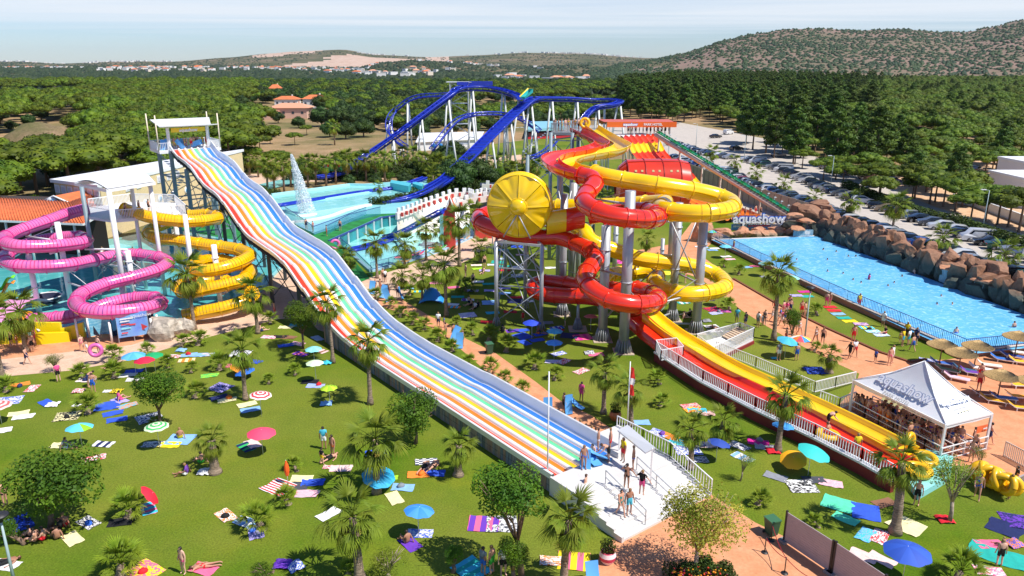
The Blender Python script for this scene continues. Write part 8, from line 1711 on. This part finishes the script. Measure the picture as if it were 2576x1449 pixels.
for a_ in[('a',1950,262,2.0,1.05,('d83a40','f0dcd8'),'red and white ringed parasol over a dark towel',(.1,0),False,1),('a',615,495,1.8,1.15,('60c8e8','60c8e8','60c8e8','8cd820'),'light blue parasol with lime panels shading a seated woman',(0,.1)),('a',1190,498,1.9,1.05,('48b060','d8ecc0'),'green and white ringed parasol beside a yellow towel',(0,0),False,1),('a',1960,545,1.9,1.25,('e8486a',),'large pinkish red parasol with scalloped edge',(.05,0)),('a',15,320,1.8,1.2,('e06060','f0c8c0'),'red and white ringed parasol cut by the left edge',(0,0),False,1),('a',2460,190,1.8,.85,('98c020','b8dc30'),'lime green parasol with leaf pattern'),('a',1075,985,1.3,.9,('e02038',),'red parasol tilted behind a palm bush',(.9,.3)),('a',2145,765,1.7,.6,('f06018',),'closed orange parasol standing by striped towels',(0,0),True),('b',610,1160,1.9,1.1,('3888e0','4c98e8'),'bright blue parasol over a seated sunbather',(.1,.1)),('b',310,800,1.2,1.35,('28a0c8','30acd4'),'low round blue parasol behind the palm trunk',(.2,-.2)),('c',955,700,2.0,1.35,('30c0b8',),'turquoise parasol with white fringe, tilted',(.25,-.1)),('c',840,655,1.0,1.1,('f8b010',),'low yellow orange parasol beside the turquoise one',(-.2,-.3)),('c',1660,1475,2.0,1.5,('2850b0','2c58bc'),'large royal blue parasol at the bottom edge',(0,0)),('c',270,600,1.6,1.0,('2848a0',),'dark blue parasol under the palm on the right lawn',(.2,.1)),('c',755,445,1.4,1.0,('3890d8',),'blue parasol behind the tall palm at the red lane',(.1,.1)),('d',1015,1395,2.0,1.25,('50a8e0','60b4e8'),'light blue parasol at the promenade edge'),('d',1095,1415,1.8,1.1,('d02040',),'crimson parasol between the blue and green ones'),('d',1160,1380,1.8,1.05,('18a060',),'green parasol behind the crimson one'),('d',2345,1340,1.9,.95,('80d0d0','90dcd8'),'pale mint parasol near the rainbow slide fence'),('d',2355,1449,1.9,.95,('d8ecb8','c8e4c0'),'pale lemon parasol below the mint one'),('d',1790,1400,.9,1.1,('f09020',),'low orange parasol at the foot of the palm',(.3,0)),('d',1830,1420,.8,1.1,('2870d0',),'low blue parasol at the foot of the palm',(-.2,0)),('e',1452,1130,1.9,1.15,('2848c8',),'deep blue parasol below the drum trestle'),('e',1620,1190,1.8,1.0,('50b8d8','48acd0'),'turquoise blue parasol, upper of the twin pair'),('e',1617,1280,1.8,1.0,('4898e0','58a4e4'),'sky blue parasol, lower of the twin pair'),('e',1890,1070,1.7,.95,('e87870',),'salmon parasol beside a grey column',(0,.1)),('e',1222,490,1.8,1.0,('2860d0',),'blue parasol in the shade behind the trestle'),('e',2100,650,1.9,1.1,('e848a8',),'pink parasol behind the grey columns'),('e',2450,740,1.9,1.0,('e8d830',),'yellow parasol behind the yellow loop'),('e',2235,740,1.9,1.0,('40b8d8',),'aqua parasol inside the red loop'),('e',735,775,1.2,1.1,('e888a8',),'pink parasol lying open on the lawn by the pop-up tent',(0,.2)),('g',335,530,1.9,1.05,('60b8d0','6cc4d8'),'aqua parasol at the wave pool fence, upper one'),('g',625,665,1.9,1.05,('88c8d0','78bccc'),'pale aqua parasol at the wave pool fence, middle one'),('g',825,775,1.9,1.15,('90d0c8','80c4c0'),'mint parasol behind the big palm at the pool fence'),('g',290,885,1.7,1.0,('e02848',),'red parasol beside the main path'),('g',780,1275,2.0,1.25,('38a8c8','44b4d0'),'blue green parasol next to the rainbow one',(.15,-.1)),('g',885,1262,2.0,1.15,('e04858','3890d8','f0d040','f0f0f0','e07830'),'rainbow striped parasol under the path lamp'),('g',235,410,1.8,.95,('50b060','60b8e0'),'green and blue parasol at the far pool corner')]:parasol(*a_)
STRAW=M('straw_thatch',(.50,.33,.14),.95,var=.35,scale=9,stretch=(1,1,4),bump=.8,bscale=20,bdist=.04)
STP=[(*ZN['g'](1930,1335),'left of the tent'),(*ZN['g'](2068,1400),'nearest the tent ridge'),(*ZN['g'](2190,1345),'behind the striped loungers'),(*ZN['g'](2490,1270),'at the pool corner by the frame edge'),(*qt(1222,590),'standing alone among the loungers'),(*qt(1500,640),'cut by the right frame edge')]
for x,y,lb in STP:
 base=P(x,y,0);t=thing('straw_parasol','round straw parasol '+lb,'parasol',base,0,'straw parasols on the terrace');b=MB();b.tube([Vector((0,0,0)),Vector((0,0,2.5))],.05,8);put('pole',b.mesh('pole',BARK),t);b=MB();b.lathe([(1.25,2.02),(1.28,1.98),(.85,2.25),(.9,2.2),(.45,2.42),(.5,2.38),(.02,2.62)],24);b.lathe([(1.25,1.98),(.02,2.45)],24);put('thatch',b.mesh('thatch',STRAW),t)
 # sunloungers
def lounger(p,rz,c,label):
 t=thing('sunlounger',label,'sunlounger',p,rz,'sunloungers of the terrace and splash pool');b=MB();m=WHITER;
 for s_ in(-.3,.3):b.beam((-.95,s_,.28),(.45,s_,.28),.05);b.beam((.45,s_,.28),(.98,s_,.62),.05)
 put('frame',b.mesh('frame',m),t)
 for x in(-.8,.35):
  for s_ in(-.3,.3):b=MB();b.beam((x,s_,0),(x,s_,.28),.06);put('leg',b.mesh('leg',m),t)
 b=MB();b.grid([[Vector((x,y*.29,z))for y in(-1,0,1)]for x,z in((-.98,.31),(-.2,.33),(.45,.32),(.98,.68))]);put('cushion',b.mesh('cushion',CM(c,.8)),t)
LO=[(2120,1380,'2c5878','dark blue cushioned'),(2175,1400,'6838a0','violet towelled'),(2240,1370,'e8e0d8','white and red striped'),(2300,1345,'ecd8c8','cream and red striped'),(2400,1300,'2868b8','blue towelled'),(2470,1275,'3858a0','navy and white'),(2540,1320,'f0b018','yellow'),(2520,1250,'e8e0d8','white'),(1990,1380,'78a078','olive towelled'),(1950,1330,'3868c0','blue striped'),(2060,1440,'f0b8c8','pink towelled')]
for x,y,c,d_ in LO:lounger(P(*ZN['g'](x,y),0),R(150+U(-8,8)),c,d_+' sunlounger among the straw parasols')
for x,y,c,d_ in[(1100,560,'8a5838','brown'),(1190,620,'f0a818','yellow'),(1270,600,'3878c0','blue'),(1400,490,'f0b018','bright yellow'),(1400,590,'f0a818','amber'),(1420,680,'f0b018','yellow edged')]:lounger(P(*qt(x,y),0),R(160+U(-15,15)),c,d_+' sunlounger on the sandy terrace by the lone straw parasol')
for i,(x,y)in enumerate([(1190,700),(1230,760),(1300,705),(1370,640),(1420,660),(1460,610),(1520,640),(1640,520),(1690,560),(1740,500),(1760,560),(1900,440),(1930,480),(2000,470),(2050,440),(2110,420)]):
 c=['d02030','f0a020','58b848','f08018','e0487a','3870c0','38a0c8','e0a878'][i%8];lounger(P(*qs(x,y+40),0),R(20+U(-20,20)),c,['red','amber','green','orange','pink','blue','aqua','tan'][i%8]+' sunlounger along the splash pool')
 # == cars
def car_proto(kind):
 if kind=='van':prof=[(-2.3,.5),(-2.35,.95),(-2.3,1.75),(-2.1,1.95),(1.0,1.95),(1.55,1.25),(2.2,1.05),(2.35,.7),(2.3,.4)];g0=[(-2.1,1.2),(-2.05,1.75),(.9,1.80),(1.42,1.22)]
 elif kind=='sedan':prof=[(-2.2,.45),(-2.25,.85),(-2.1,1.02),(-1.5,1.08),(-.9,1.40),(.2,1.44),(1.0,1.02),(1.95,.88),(2.2,.65),(2.2,.35)];g0=[(-1.45,1.06),(-.88,1.36),(.18,1.40),(.92,1.0)]
 else:prof=[(-1.95,.45),(-2.02,.9),(-1.85,1.2),(-1.45,1.46),(.1,1.50),(.95,1.06),(1.75,.92),(2.0,.68),(2.0,.35)];g0=[(-1.72,1.08),(-1.38,1.41),(.08,1.45),(.86,1.04)]
 b=MB();W_=.86;rows=[]
 for x,z in prof:ins=.14 if z>1.1 else 0;rows.append([Vector((x,-W_+ins,z)),Vector((x,-W_*.5,z+.03)),Vector((x,W_*.5,z+.03)),Vector((x,W_-ins,z))])
 b.grid(rows,0,True);n_=len(prof)
 for sg in(-1,1):
  poly=[Vector((x,sg*(W_-(.14 if z>1.1 else 0)),z))for x,z in prof]+[Vector((prof[-1][0],sg*W_,.28)),Vector((prof[0][0],sg*W_,.28))];c=Vector((0,sg*W_,.7));b.add([c]+poly,[((0,i,i+1)if sg<0 else(0,i+1,i))for i in range(1,len(poly))]+[(0,len(poly),1)if sg<0 else(0,1,len(poly))])
 body=b.mesh('car_body',WHITE);gl=MB()
 for sg in(-1,1):gl.add([Vector((x,sg*(W_-.10 if z>1.1 else W_+.005)*1.0,z))for x,z in g0],[(0,1,2,3)if sg>0 else(3,2,1,0)])
 a,c=g0[2],g0[3];gl.add([Vector((a[0]+.05,-.62,a[1]+.035)),Vector((a[0]+.05,.62,a[1]+.035)),Vector((c[0]+.02,.72,c[1]+.07)),Vector((c[0]+.02,-.72,c[1]+.07))],[(0,1,2,3)]);a,c=g0[1],g0[0];gl.add([Vector((a[0]-.05,.6,a[1]+.04)),Vector((a[0]-.05,-.6,a[1]+.04)),Vector((c[0]-.04,-.68,c[1]+.09)),Vector((c[0]-.04,.68,c[1]+.09))],[(0,1,2,3)])
 return body,gl.mesh('car_glass',M('car_glass',(.015,.02,.025),.05,coat=.5)),prof
CP={k:car_proto(k)for k in('hatch','sedan','van')}
b=MB();q90=Matrix.Rotation(R(90),3,'X');b.lathe([(.18,.1),(.31,.1),(.31,-.1),(.18,-.1)],14,q=q90);TYR=b.mesh('tyre_shape',BLACK);b=MB();b.lathe([(0,.105),(.18,.11)],10,q=q90);b.lathe([(0,-.105),(.18,-.11)],10,q=q90);RIM=b.mesh('rim_shape',M('rim_grey',(.45,.45,.46),.3,metal=.6))
b=MB();b.box((0,0,0),(.08,.3,.14));HLM=b.mesh('headlight_shape',M('lamp_lens',(.75,.75,.7),.15));b=MB();b.box((0,0,0),(.06,.24,.16));TLM=b.mesh('taillight_shape',M('tail_red',(.4,.01,.01),.2))
CARC={'white':'#d8d8d8','silver':'#9a9ca0','grey':'#5c6068','black':'#0c0c10','dark blue':'#101c38','blue':'#183c80','red':'#98101c','green':'#184838','beige':'#8c7c68','maroon':'#38101c'}
def car(p,rz,kind,col,label,group):
 t=thing('parked_car' if kind!='van' else'parked_van',label,'car' if kind!='van' else'van',p,rz,group);bd,gl,prof=CP[kind];o=put('body',bd,t);setm(o,M('car_'+col,hexc(CARC[col][1:]),.22,coat=1.0,metal=.25 if col in('silver','grey')else 0));put('windows',gl,t)
 for x in(-1.3,1.28):
  for s_ in(-.8,.8):w_=put('wheel',TYR,t,(x,s_,.31));put('rim',RIM,w_)
 for s_ in(-.6,.6):put('headlight',HLM,t,(prof[-2][0]-.02,s_,.70));put('taillight',TLM,t,(prof[1][0]+.02,s_,.85))
def carrow(pts,cols,group,where,jit=.12,ang=90,step=None):
 P0=[P(x,y,0)for x,y in pts];path=[];
 for a,c in zip(P0,P0[1:]):n_=max(1,round((c-a).length/(step or 2.55)));path+=[(a.lerp(c,i/n_),atan2(c.y-a.y,c.x-a.x))for i in range(n_)]
 for i,(p,an)in enumerate(path):
  cc=cols[i%len(cols)]
  if cc=='.':continue
  col={'w':'white','s':'silver','g':'grey','k':'black','n':'dark blue','b':'blue','r':'red','e':'green','i':'beige','m':'maroon','W':'white','K':'black','E':'green'}[cc];kind='van' if cc.isupper()else rg.choice(('hatch','hatch','sedan'))
  car(p+Vector((U(-jit,jit),U(-jit,jit),.01)),an+R(ang+U(-3,3)+(180 if rg.random()<.35 else 0)),kind,col,'%s %s parked in %s'%(col,{'van':'van','hatch':'hatchback','sedan':'saloon car'}[kind],where),group)
carrow([(1700,400),(1800,432),(1912,474),(2062,528),(2152,561),(2379,641),(2568,708),(2700,756)],'nkgwsnbkgwskWKEgwrsgknwbkgkgknwbsgkw','cars parked behind the rock wall','the near row by the rock wall',.12,78)
carrow([(1880,405),(1960,428),(2085,482),(2230,532),(2400,588),(2520,628),(2700,690)],'wnWkesgWkn.wswkgwsngskw.kimskgw','cars parked along the hedge','the far row by the hedge',.15,72,2.9)
carrow([(1690,365),(1770,388),(1850,402)],'kgnkwgsnk','cars parked at the far end','the farthest car park row')
for x,y,c,k_,lb in[(1800,347,'black','sedan','black saloon car on the distant road under the tall pines'),(1832,338,'white','van','white van half hidden under the tall pines'),(1852,378,'black','hatch','black car under the first pines'),(1958,395,'grey','hatch','grey car in pine shade beyond the palms'),(2270,375,'black','van','dark van in the clearing of the pinewood'),(2455,432,'silver','hatch','silver car on the sandy track near the white villa'),(2200,470,'black','hatch','black car in the shade behind the hedge'),(2245,462,'blue','hatch','blue car behind the hedge'),(2080,425,'grey','hatch','grey car under the umbrella pines'),(2130,440,'black','sedan','black saloon under the umbrella pines'),(2180,450,'maroon','hatch','dark red car under the umbrella pines')]:car(P(x,y,.01),U(0,1),k_,c,lb,None)
# == lamps, bins, screens
def lamp(base,h,arm,label,ball=False):
 t=thing('street_lamp',label,'street lamp',base,0,'street lamps');b=MB();b.tube([Vector((0,0,0)),Vector((0,0,h))],[.09,.05],8);b.beam((0,0,h),(arm,0,h+.15),.06);put('pole',b.mesh('pole',M('lamp_pole',(.35,.45,.46),.5)),t);b=MB();
 if ball:b.lathe([(0,.18),(.38,.1),(.4,.03),(.12,0),(.1,-.3)],16)
 else:b.box((0,0,0),(.75,.26,.1))
 put('lamp_head',b.mesh('lamp_head',BLACK if ball else WHITER),t,(arm if not ball else 0,0,h+.12))
for x,y,yt,arm,lb in[(2088,480,393,-.9,'street lamp at the car park above the brown fence'),(2468,596,479,-.9,'street lamp by the hedge at the right'),(1871,410,342,-.9,'street lamp at the upper car park'),(1750,375,312,-.9,'farthest street lamp near the hotel sign')]:p=P(x,y,0);lamp(p,zat(yt,p.y),arm,lb)
p=P(*ZN['g'](928,1155),0);lamp(p,zat(728,p.y),0,'park lamp with dark round head beside the main path',True);p=P(42,1490,0);lamp(p,zat(1305,p.y),0,'park lamp with dark round head at the lower left corner',True);p=P(1239,640,0);lamp(p,3.4,0,'dark path lamp behind the drum trestle',True)
for x,y,lb in[(*ZN['e'](1135,1240),'green wheeled bin beside the footpath'),(*ZC(680,1140),'green wheeled bin on the terracotta paving by the panel screen')]:
 p=P(x,y,0);t=thing('wheelie_bin',lb,'bin',p,R(20));b=MB();b.add([Vector(v)for v in[(-.24,-.26,.08),(.24,-.26,.08),(.24,.26,.08),(-.24,.26,.08),(-.31,-.34,.98),(.31,-.34,.98),(.31,.34,.98),(-.31,.34,.98)]],[(0,1,5,4),(1,2,6,5),(2,3,7,6),(3,0,4,7),(4,5,6,7),(3,2,1,0)]);put('body',b.mesh('body',CM('28503c',.5)),t);b=MB();b.box((0,0,1.02),(.68,.74,.07));put('lid',b.mesh('lid',CM('3c6a48',.5)),t)
 for s_ in(-.26,.26):b=MB();b.lathe([(0,.03),(.1,.03),(.1,-.03),(0,-.03)],10,q=q90);put('wheel',b.mesh('wheel',BLACK),t,(s_,.3,.1))
ps_=thing('panel_screen','pinkish grey slatted privacy screen in two bays at the bottom right','screen fence',P(1968,1365,0));sl_=M('screen_slat',(.42,.36,.37),.6,var=.05)
A_,B_,C_,D_=P(*ZC(775,1190),.05),P(*ZC(1115,1420),.05),P(*ZC(1135,1430),.05),P(*ZC(1500,1690),.05)
for a,c in((A_,B_),(C_,D_)):
 an=atan2(c.y-a.y,c.x-a.x);l_=(c-a).length;m_=(a+c)/2
 for k in range(13):b=MB();b.box((m_.x,m_.y,.16+k*.14),(l_,.04,.132),an);b.build('slat',sl_,ps_)
 for e in(a,c):b=MB();b.box((e.x,e.y,1.0),(.1,.1,2.0),an);b.build('post',BLACK,ps_);b=MB();b.box((e.x,e.y,.08),(.45,.45,.16),an);b.build('foot',M('foot_grey',(.25,.25,.25),.8),ps_)
stn=[(*ZC(680,1185),1),(*ZC(632,1275),1),(*ZC(780,1430),1)]
for i,(x,y,k)in enumerate(stn):
 p=P(x,y,0);t=thing('rope_post','black rope barrier post '+['beside the green bin','left of the panel screen','at the bottom edge of the terracotta paving'][i],'barrier post',p);b=MB();b.lathe([(0,.06),(.17,.05),(.2,0)],14);put('base',b.mesh('base',BLACK),t);b=MB();b.tube([Vector((0,0,.05)),Vector((0,0,.98))],.03,8);put('pole',b.mesh('pole',BLACK),t)
 q_=P(*((stn[(i+1)][0],stn[(i+1)][1])if i<2 else ZC(1010,1600)),0)if i else P(*ZC(780,1430),0);b=MB();b.tube([p.lerp(q_,f)+Vector((0,0,.92-.18*sin(pi*f)))for f in[k_/8 for k_ in range(9)]],.02,5);tag(b.build('barrier_rope',CM('a01828',.6)),['red rope from the bin post to the bottom post','red rope between the left post and bottom post','red rope running off the bottom edge'][i],'rope')
for x,y,c,lb in[(*ZB(2073,285),'b06838','terracotta plant pot on the lawn by the flagpole'),(*ZB(2015,1345),'c83858','red and white striped plant pot at the foot of the white deck')]:
 p=P(x,y,0);t=thing('plant_pot',lb,'plant pot',p);b=MB();prf=[(.0,0),(.3,0),(.42,.22),(.46,.45),(.38,.66),(.34,.7)]
 for i in range(5):b.lathe(prf[i:i+2],16,mi=i%2)
 put('pot',b.mesh('pot',[CM(c,.5),CM('e8d0d0' if c=='c83858' else c,.5)]),t);put('plant',hm[0],t,(0,0,.65),(0,0,0),(.16,.35,.35))
 # blue pop-up tent on the lawn
p=P(*ZN['e'](705,850),0);t=thing('popup_tent','bright blue pop-up beach tent on the lawn between palms','tent',p);b=MB();b.grid([[Vector((1.35*x,-.9+1.8*f,1.55*(1-x*x)*(.25+.75*sin(pi*f*.8))))for x in[k/5-1 for k in range(11)]]for f in[k/6 for k in range(7)]]);put('canopy',b.mesh('canopy',CM('2a90d8',.5)),t)
p=P(490,865,0)
# == houses
hb_=MB();hb_.box((0,0,.5),(1,1,1));HB=hb_.mesh('house_wall',WHITE);hr_=MB();hr_.add([Vector(v)for v in[(-.56,-.56,1),(.56,-.56,1),(.56,.56,1),(-.56,.56,1),(-.25,0,1.42),(.25,0,1.42)]],[(0,1,5,4),(1,2,5),(2,3,4,5),(3,0,4),(0,3,2,1)],0);HR=hr_.mesh('house_roof',WHITE);hf_=MB();hf_.box((0,0,1.03),(1.04,1.04,.08));HF=hf_.mesh('house_flat_roof',WHITE)
HW=[M('house_white',(.78,.76,.72),.8),M('house_cream',(.72,.62,.5),.8),M('house_pink',(.66,.42,.32),.8)];HRM=[RT,M('roof_pale_orange',(.62,.30,.18),.85),WHITE]
WND=M('window_dark',(.05,.07,.09),.2)
def house(p,w,d,h,wall,roof,rz,label,group=None,win=0):
 t=thing('house',label,'house',p,rz,group);o=put('wall',HB,t,(0,0,0),(0,0,0),(w,d,h));setm(o,wall);o=put('roof',HF if roof==2 else HR,t,(0,0,0),(0,0,0),(w,d,h));setm(o,HRM[roof])
 if roof!=2 and win:b=MB();b.box((w*.2,d*.1,h*1.45),(.7,.7,1.4));put('chimney',b.mesh('chimney',wall),t)
 for k in range(win):
  for yy in(-d/2-.03,):b=MB();b.box((0,0,0),(1.2,.08,1.2));put('window',b.mesh('window',WND),t,(-w/2+w*(k+.5)/win,yy,h*.55))
r_=random.Random(90);fh=MB()
cl=[(40,172,60,3400,60),(150,176,60,3000,60),(330,185,110,2500,330),(440,182,90,2700,330),(520,187,60,2400,200),(610,180,60,2900,250),(700,182,60,2800,250),(860,190,80,2300,300),(780,175,90,3500,250),(930,198,50,1800,150),(1060,196,60,1900,150),(1020,205,90,1500,80),(1300,208,60,1250,60),(1420,212,50,1150,50),(1680,210,40,1050,40),(1240,175,120,2700,200),(1120,172,100,3000,200),(1400,138,160,6500,150),(960,135,60,6300,100),(300,158,200,6200,200),(60,158,60,6200,100),(1560,150,70,6400,100)]
wt_=[10,12,44,36,20,22,20,36,20,12,12,12,8,9,5,12,10,50,14,34,16,16]
for(cx_,_,sx,Yc,sy),n_ in zip(cl,wt_):
 for k in range(n_):
  u=r_.gauss(cx_,sx*.55);Y=r_.gauss(Yc,sy*.8);X=(u-CX)/FPX*(Y*CT+7);z=max(0,HT(X,Y));s_=(1.0 if Y<4000 else 1.5)
  house(Vector((X,Y,z+(2.5 if Y>1300 else 0))),r_.uniform(9,17)*s_,r_.uniform(8,11)*s_,r_.uniform(4,6.5)*s_,HW[r_.choice((0,0,0,1))],r_.choice((0,1,2,2,2)),r_.uniform(-.6,.6),'white villa of the distant hillside town','villas of the distant town')if Y<4800 else fh.box((X,Y,z+5),(U(16,30),14,9),U(-.6,.6))
fh.build('ridge_houses',HW[0],kind='stuff',label='tiny white houses sprinkled over the far ridges')
def hs_(x,y,w,d,h,wl_,rf,lb,win=3,rz=0):house(P(x,y,0),w,d,h,HW[wl_],rf,rz,lb,None,win)
hs_(725,268,14,9,4.5,0,0,'white house with long orange roof among the left pines',4);hs_(795,272,13,9,5.5,0,0,'two storey white house with orange roof and wide balcony',4);hs_(735,296,18,12,5,2,1,'salmon coloured villa with pale hipped roof behind palms',4);hs_(675,300,9,8,3.5,2,1,'small red brown outbuilding left of the salmon villa',1);hs_(695,245,8,8,7,1,0,'lone orange roof showing above the pines',1);hs_(560,282,20,6,3,1,1,'long low shed with rusty roof among pines',3);hs_(480,275,14,6,3,0,2,'low grey shed among the left pines',3);hs_(10,372,7,5,2.6,0,2,'small white cabin at the left edge by the earth mound',1)
hs_(2612,512,13,12,5.2,0,2,'large white villa at the right edge behind the hedge',4);hs_(2580,480,8,9,6.2,0,2,'white villa wing with tall chimney',2)
wv=thing('villa_wall','curved white garden wall in front of the right hand villa','wall',P(2400,505,0));wp=[P(2395,508,0),P(2450,520,0),P(2520,545,0),P(2600,575,0)]
for a,c in zip(wp,wp[1:]):b=MB();b.box(((a.x+c.x)/2,(a.y+c.y)/2,.8),((c-a).length,.3,1.6),atan2(c.y-a.y,c.x-a.x));b.build('wall_section',WHITE,wv)
em=thing('earth_mound','bare brown earth mound with rubble in front of the left pines','mound',P(120,375,0));b=MB();cc=P(125,372,0);rows=[]
for i in range(15):
 row=[]
 for j in range(25):x,y=(j-12)/12,(i-7)/7;h=max(0,1-x*x-y*y);row.append(Vector((cc.x+x*17,cc.y+y*11,7.5*h**.8*(1+.35*mnoise.noise(Vector((x*3,y*3,1))))-.1)))
 rows.append(row)
b.grid(rows);b.build('soil',groundmat('mound_soil',[(.30,.19,.12),(.40,.27,.18),(.22,.15,.09),(.13,.12,.05)],[.12,.4,.06],1.5,.6,fa=.3),em)
# == labels: alike things told apart by their place in the picture
def scr(o):
 p=o.location;zc_=p.y*CT+(CAMZ-p.z)*ST;v=((CAMZ-p.z)*CT-p.y*ST)/max(1,zc_);return(CX+FPX*p.x/max(1,zc_),CY+FPX*v)
by={}
for o in list(COL.objects):
 if o.parent is None and o.get('label')and o.get('kind')is None:by.setdefault(o['label'],[]).append(o)
ORD=['leftmost','second from left','third from left','fourth from left','fifth from left','sixth from left','seventh from left','eighth from left','ninth from left','tenth from left','eleventh from left','twelfth from left']
MASS=('pines','dark evergreens','villas','round green tree','queue','guests','riders','pile','palms of the distant','bathers behind')
for lb,os_l in by.items():
 if len(os_l)<2 or any((os_l[0].get('group')or'').startswith(m_)for m_ in MASS)or len(os_l)>24:continue
 os_l.sort(key=lambda o:scr(o)[0]);n_=len(os_l)
 for i,o in enumerate(os_l):
  w_=(['left one','right one'][i]if n_==2 else('rightmost' if i==n_-1 else(ORD[i]if i<len(ORD)else'%dth from left'%(i+1))));o['label']=lb+', '+w_
  if not o.get('group'):o['group']={'person':'bathers','towel':'towels','bag':'beach bags'}.get(o.get('category'),o.get('category','thing')+'s')+' '+'in the park'
  # -- air: far hills fade to blue
hz_m=bpy.data.materials.new('haze_air');hz_m.use_nodes=True;nt=hz_m.node_tree;nt.nodes.clear();o_=N(nt,'ShaderNodeOutputMaterial');pv=N(nt,'ShaderNodeVolumePrincipled');pv.inputs['Density'].default_value=0.000022;pv.inputs['Color'].default_value=(0.82,0.92,1.0,1);pv.inputs['Anisotropy'].default_value=0.2;L(nt,pv.outputs[0],o_.inputs['Volume'])
b=MB();b.box((0,5600,120),(26000,11900,244));b.build('haze',hz_m,kind='stuff')
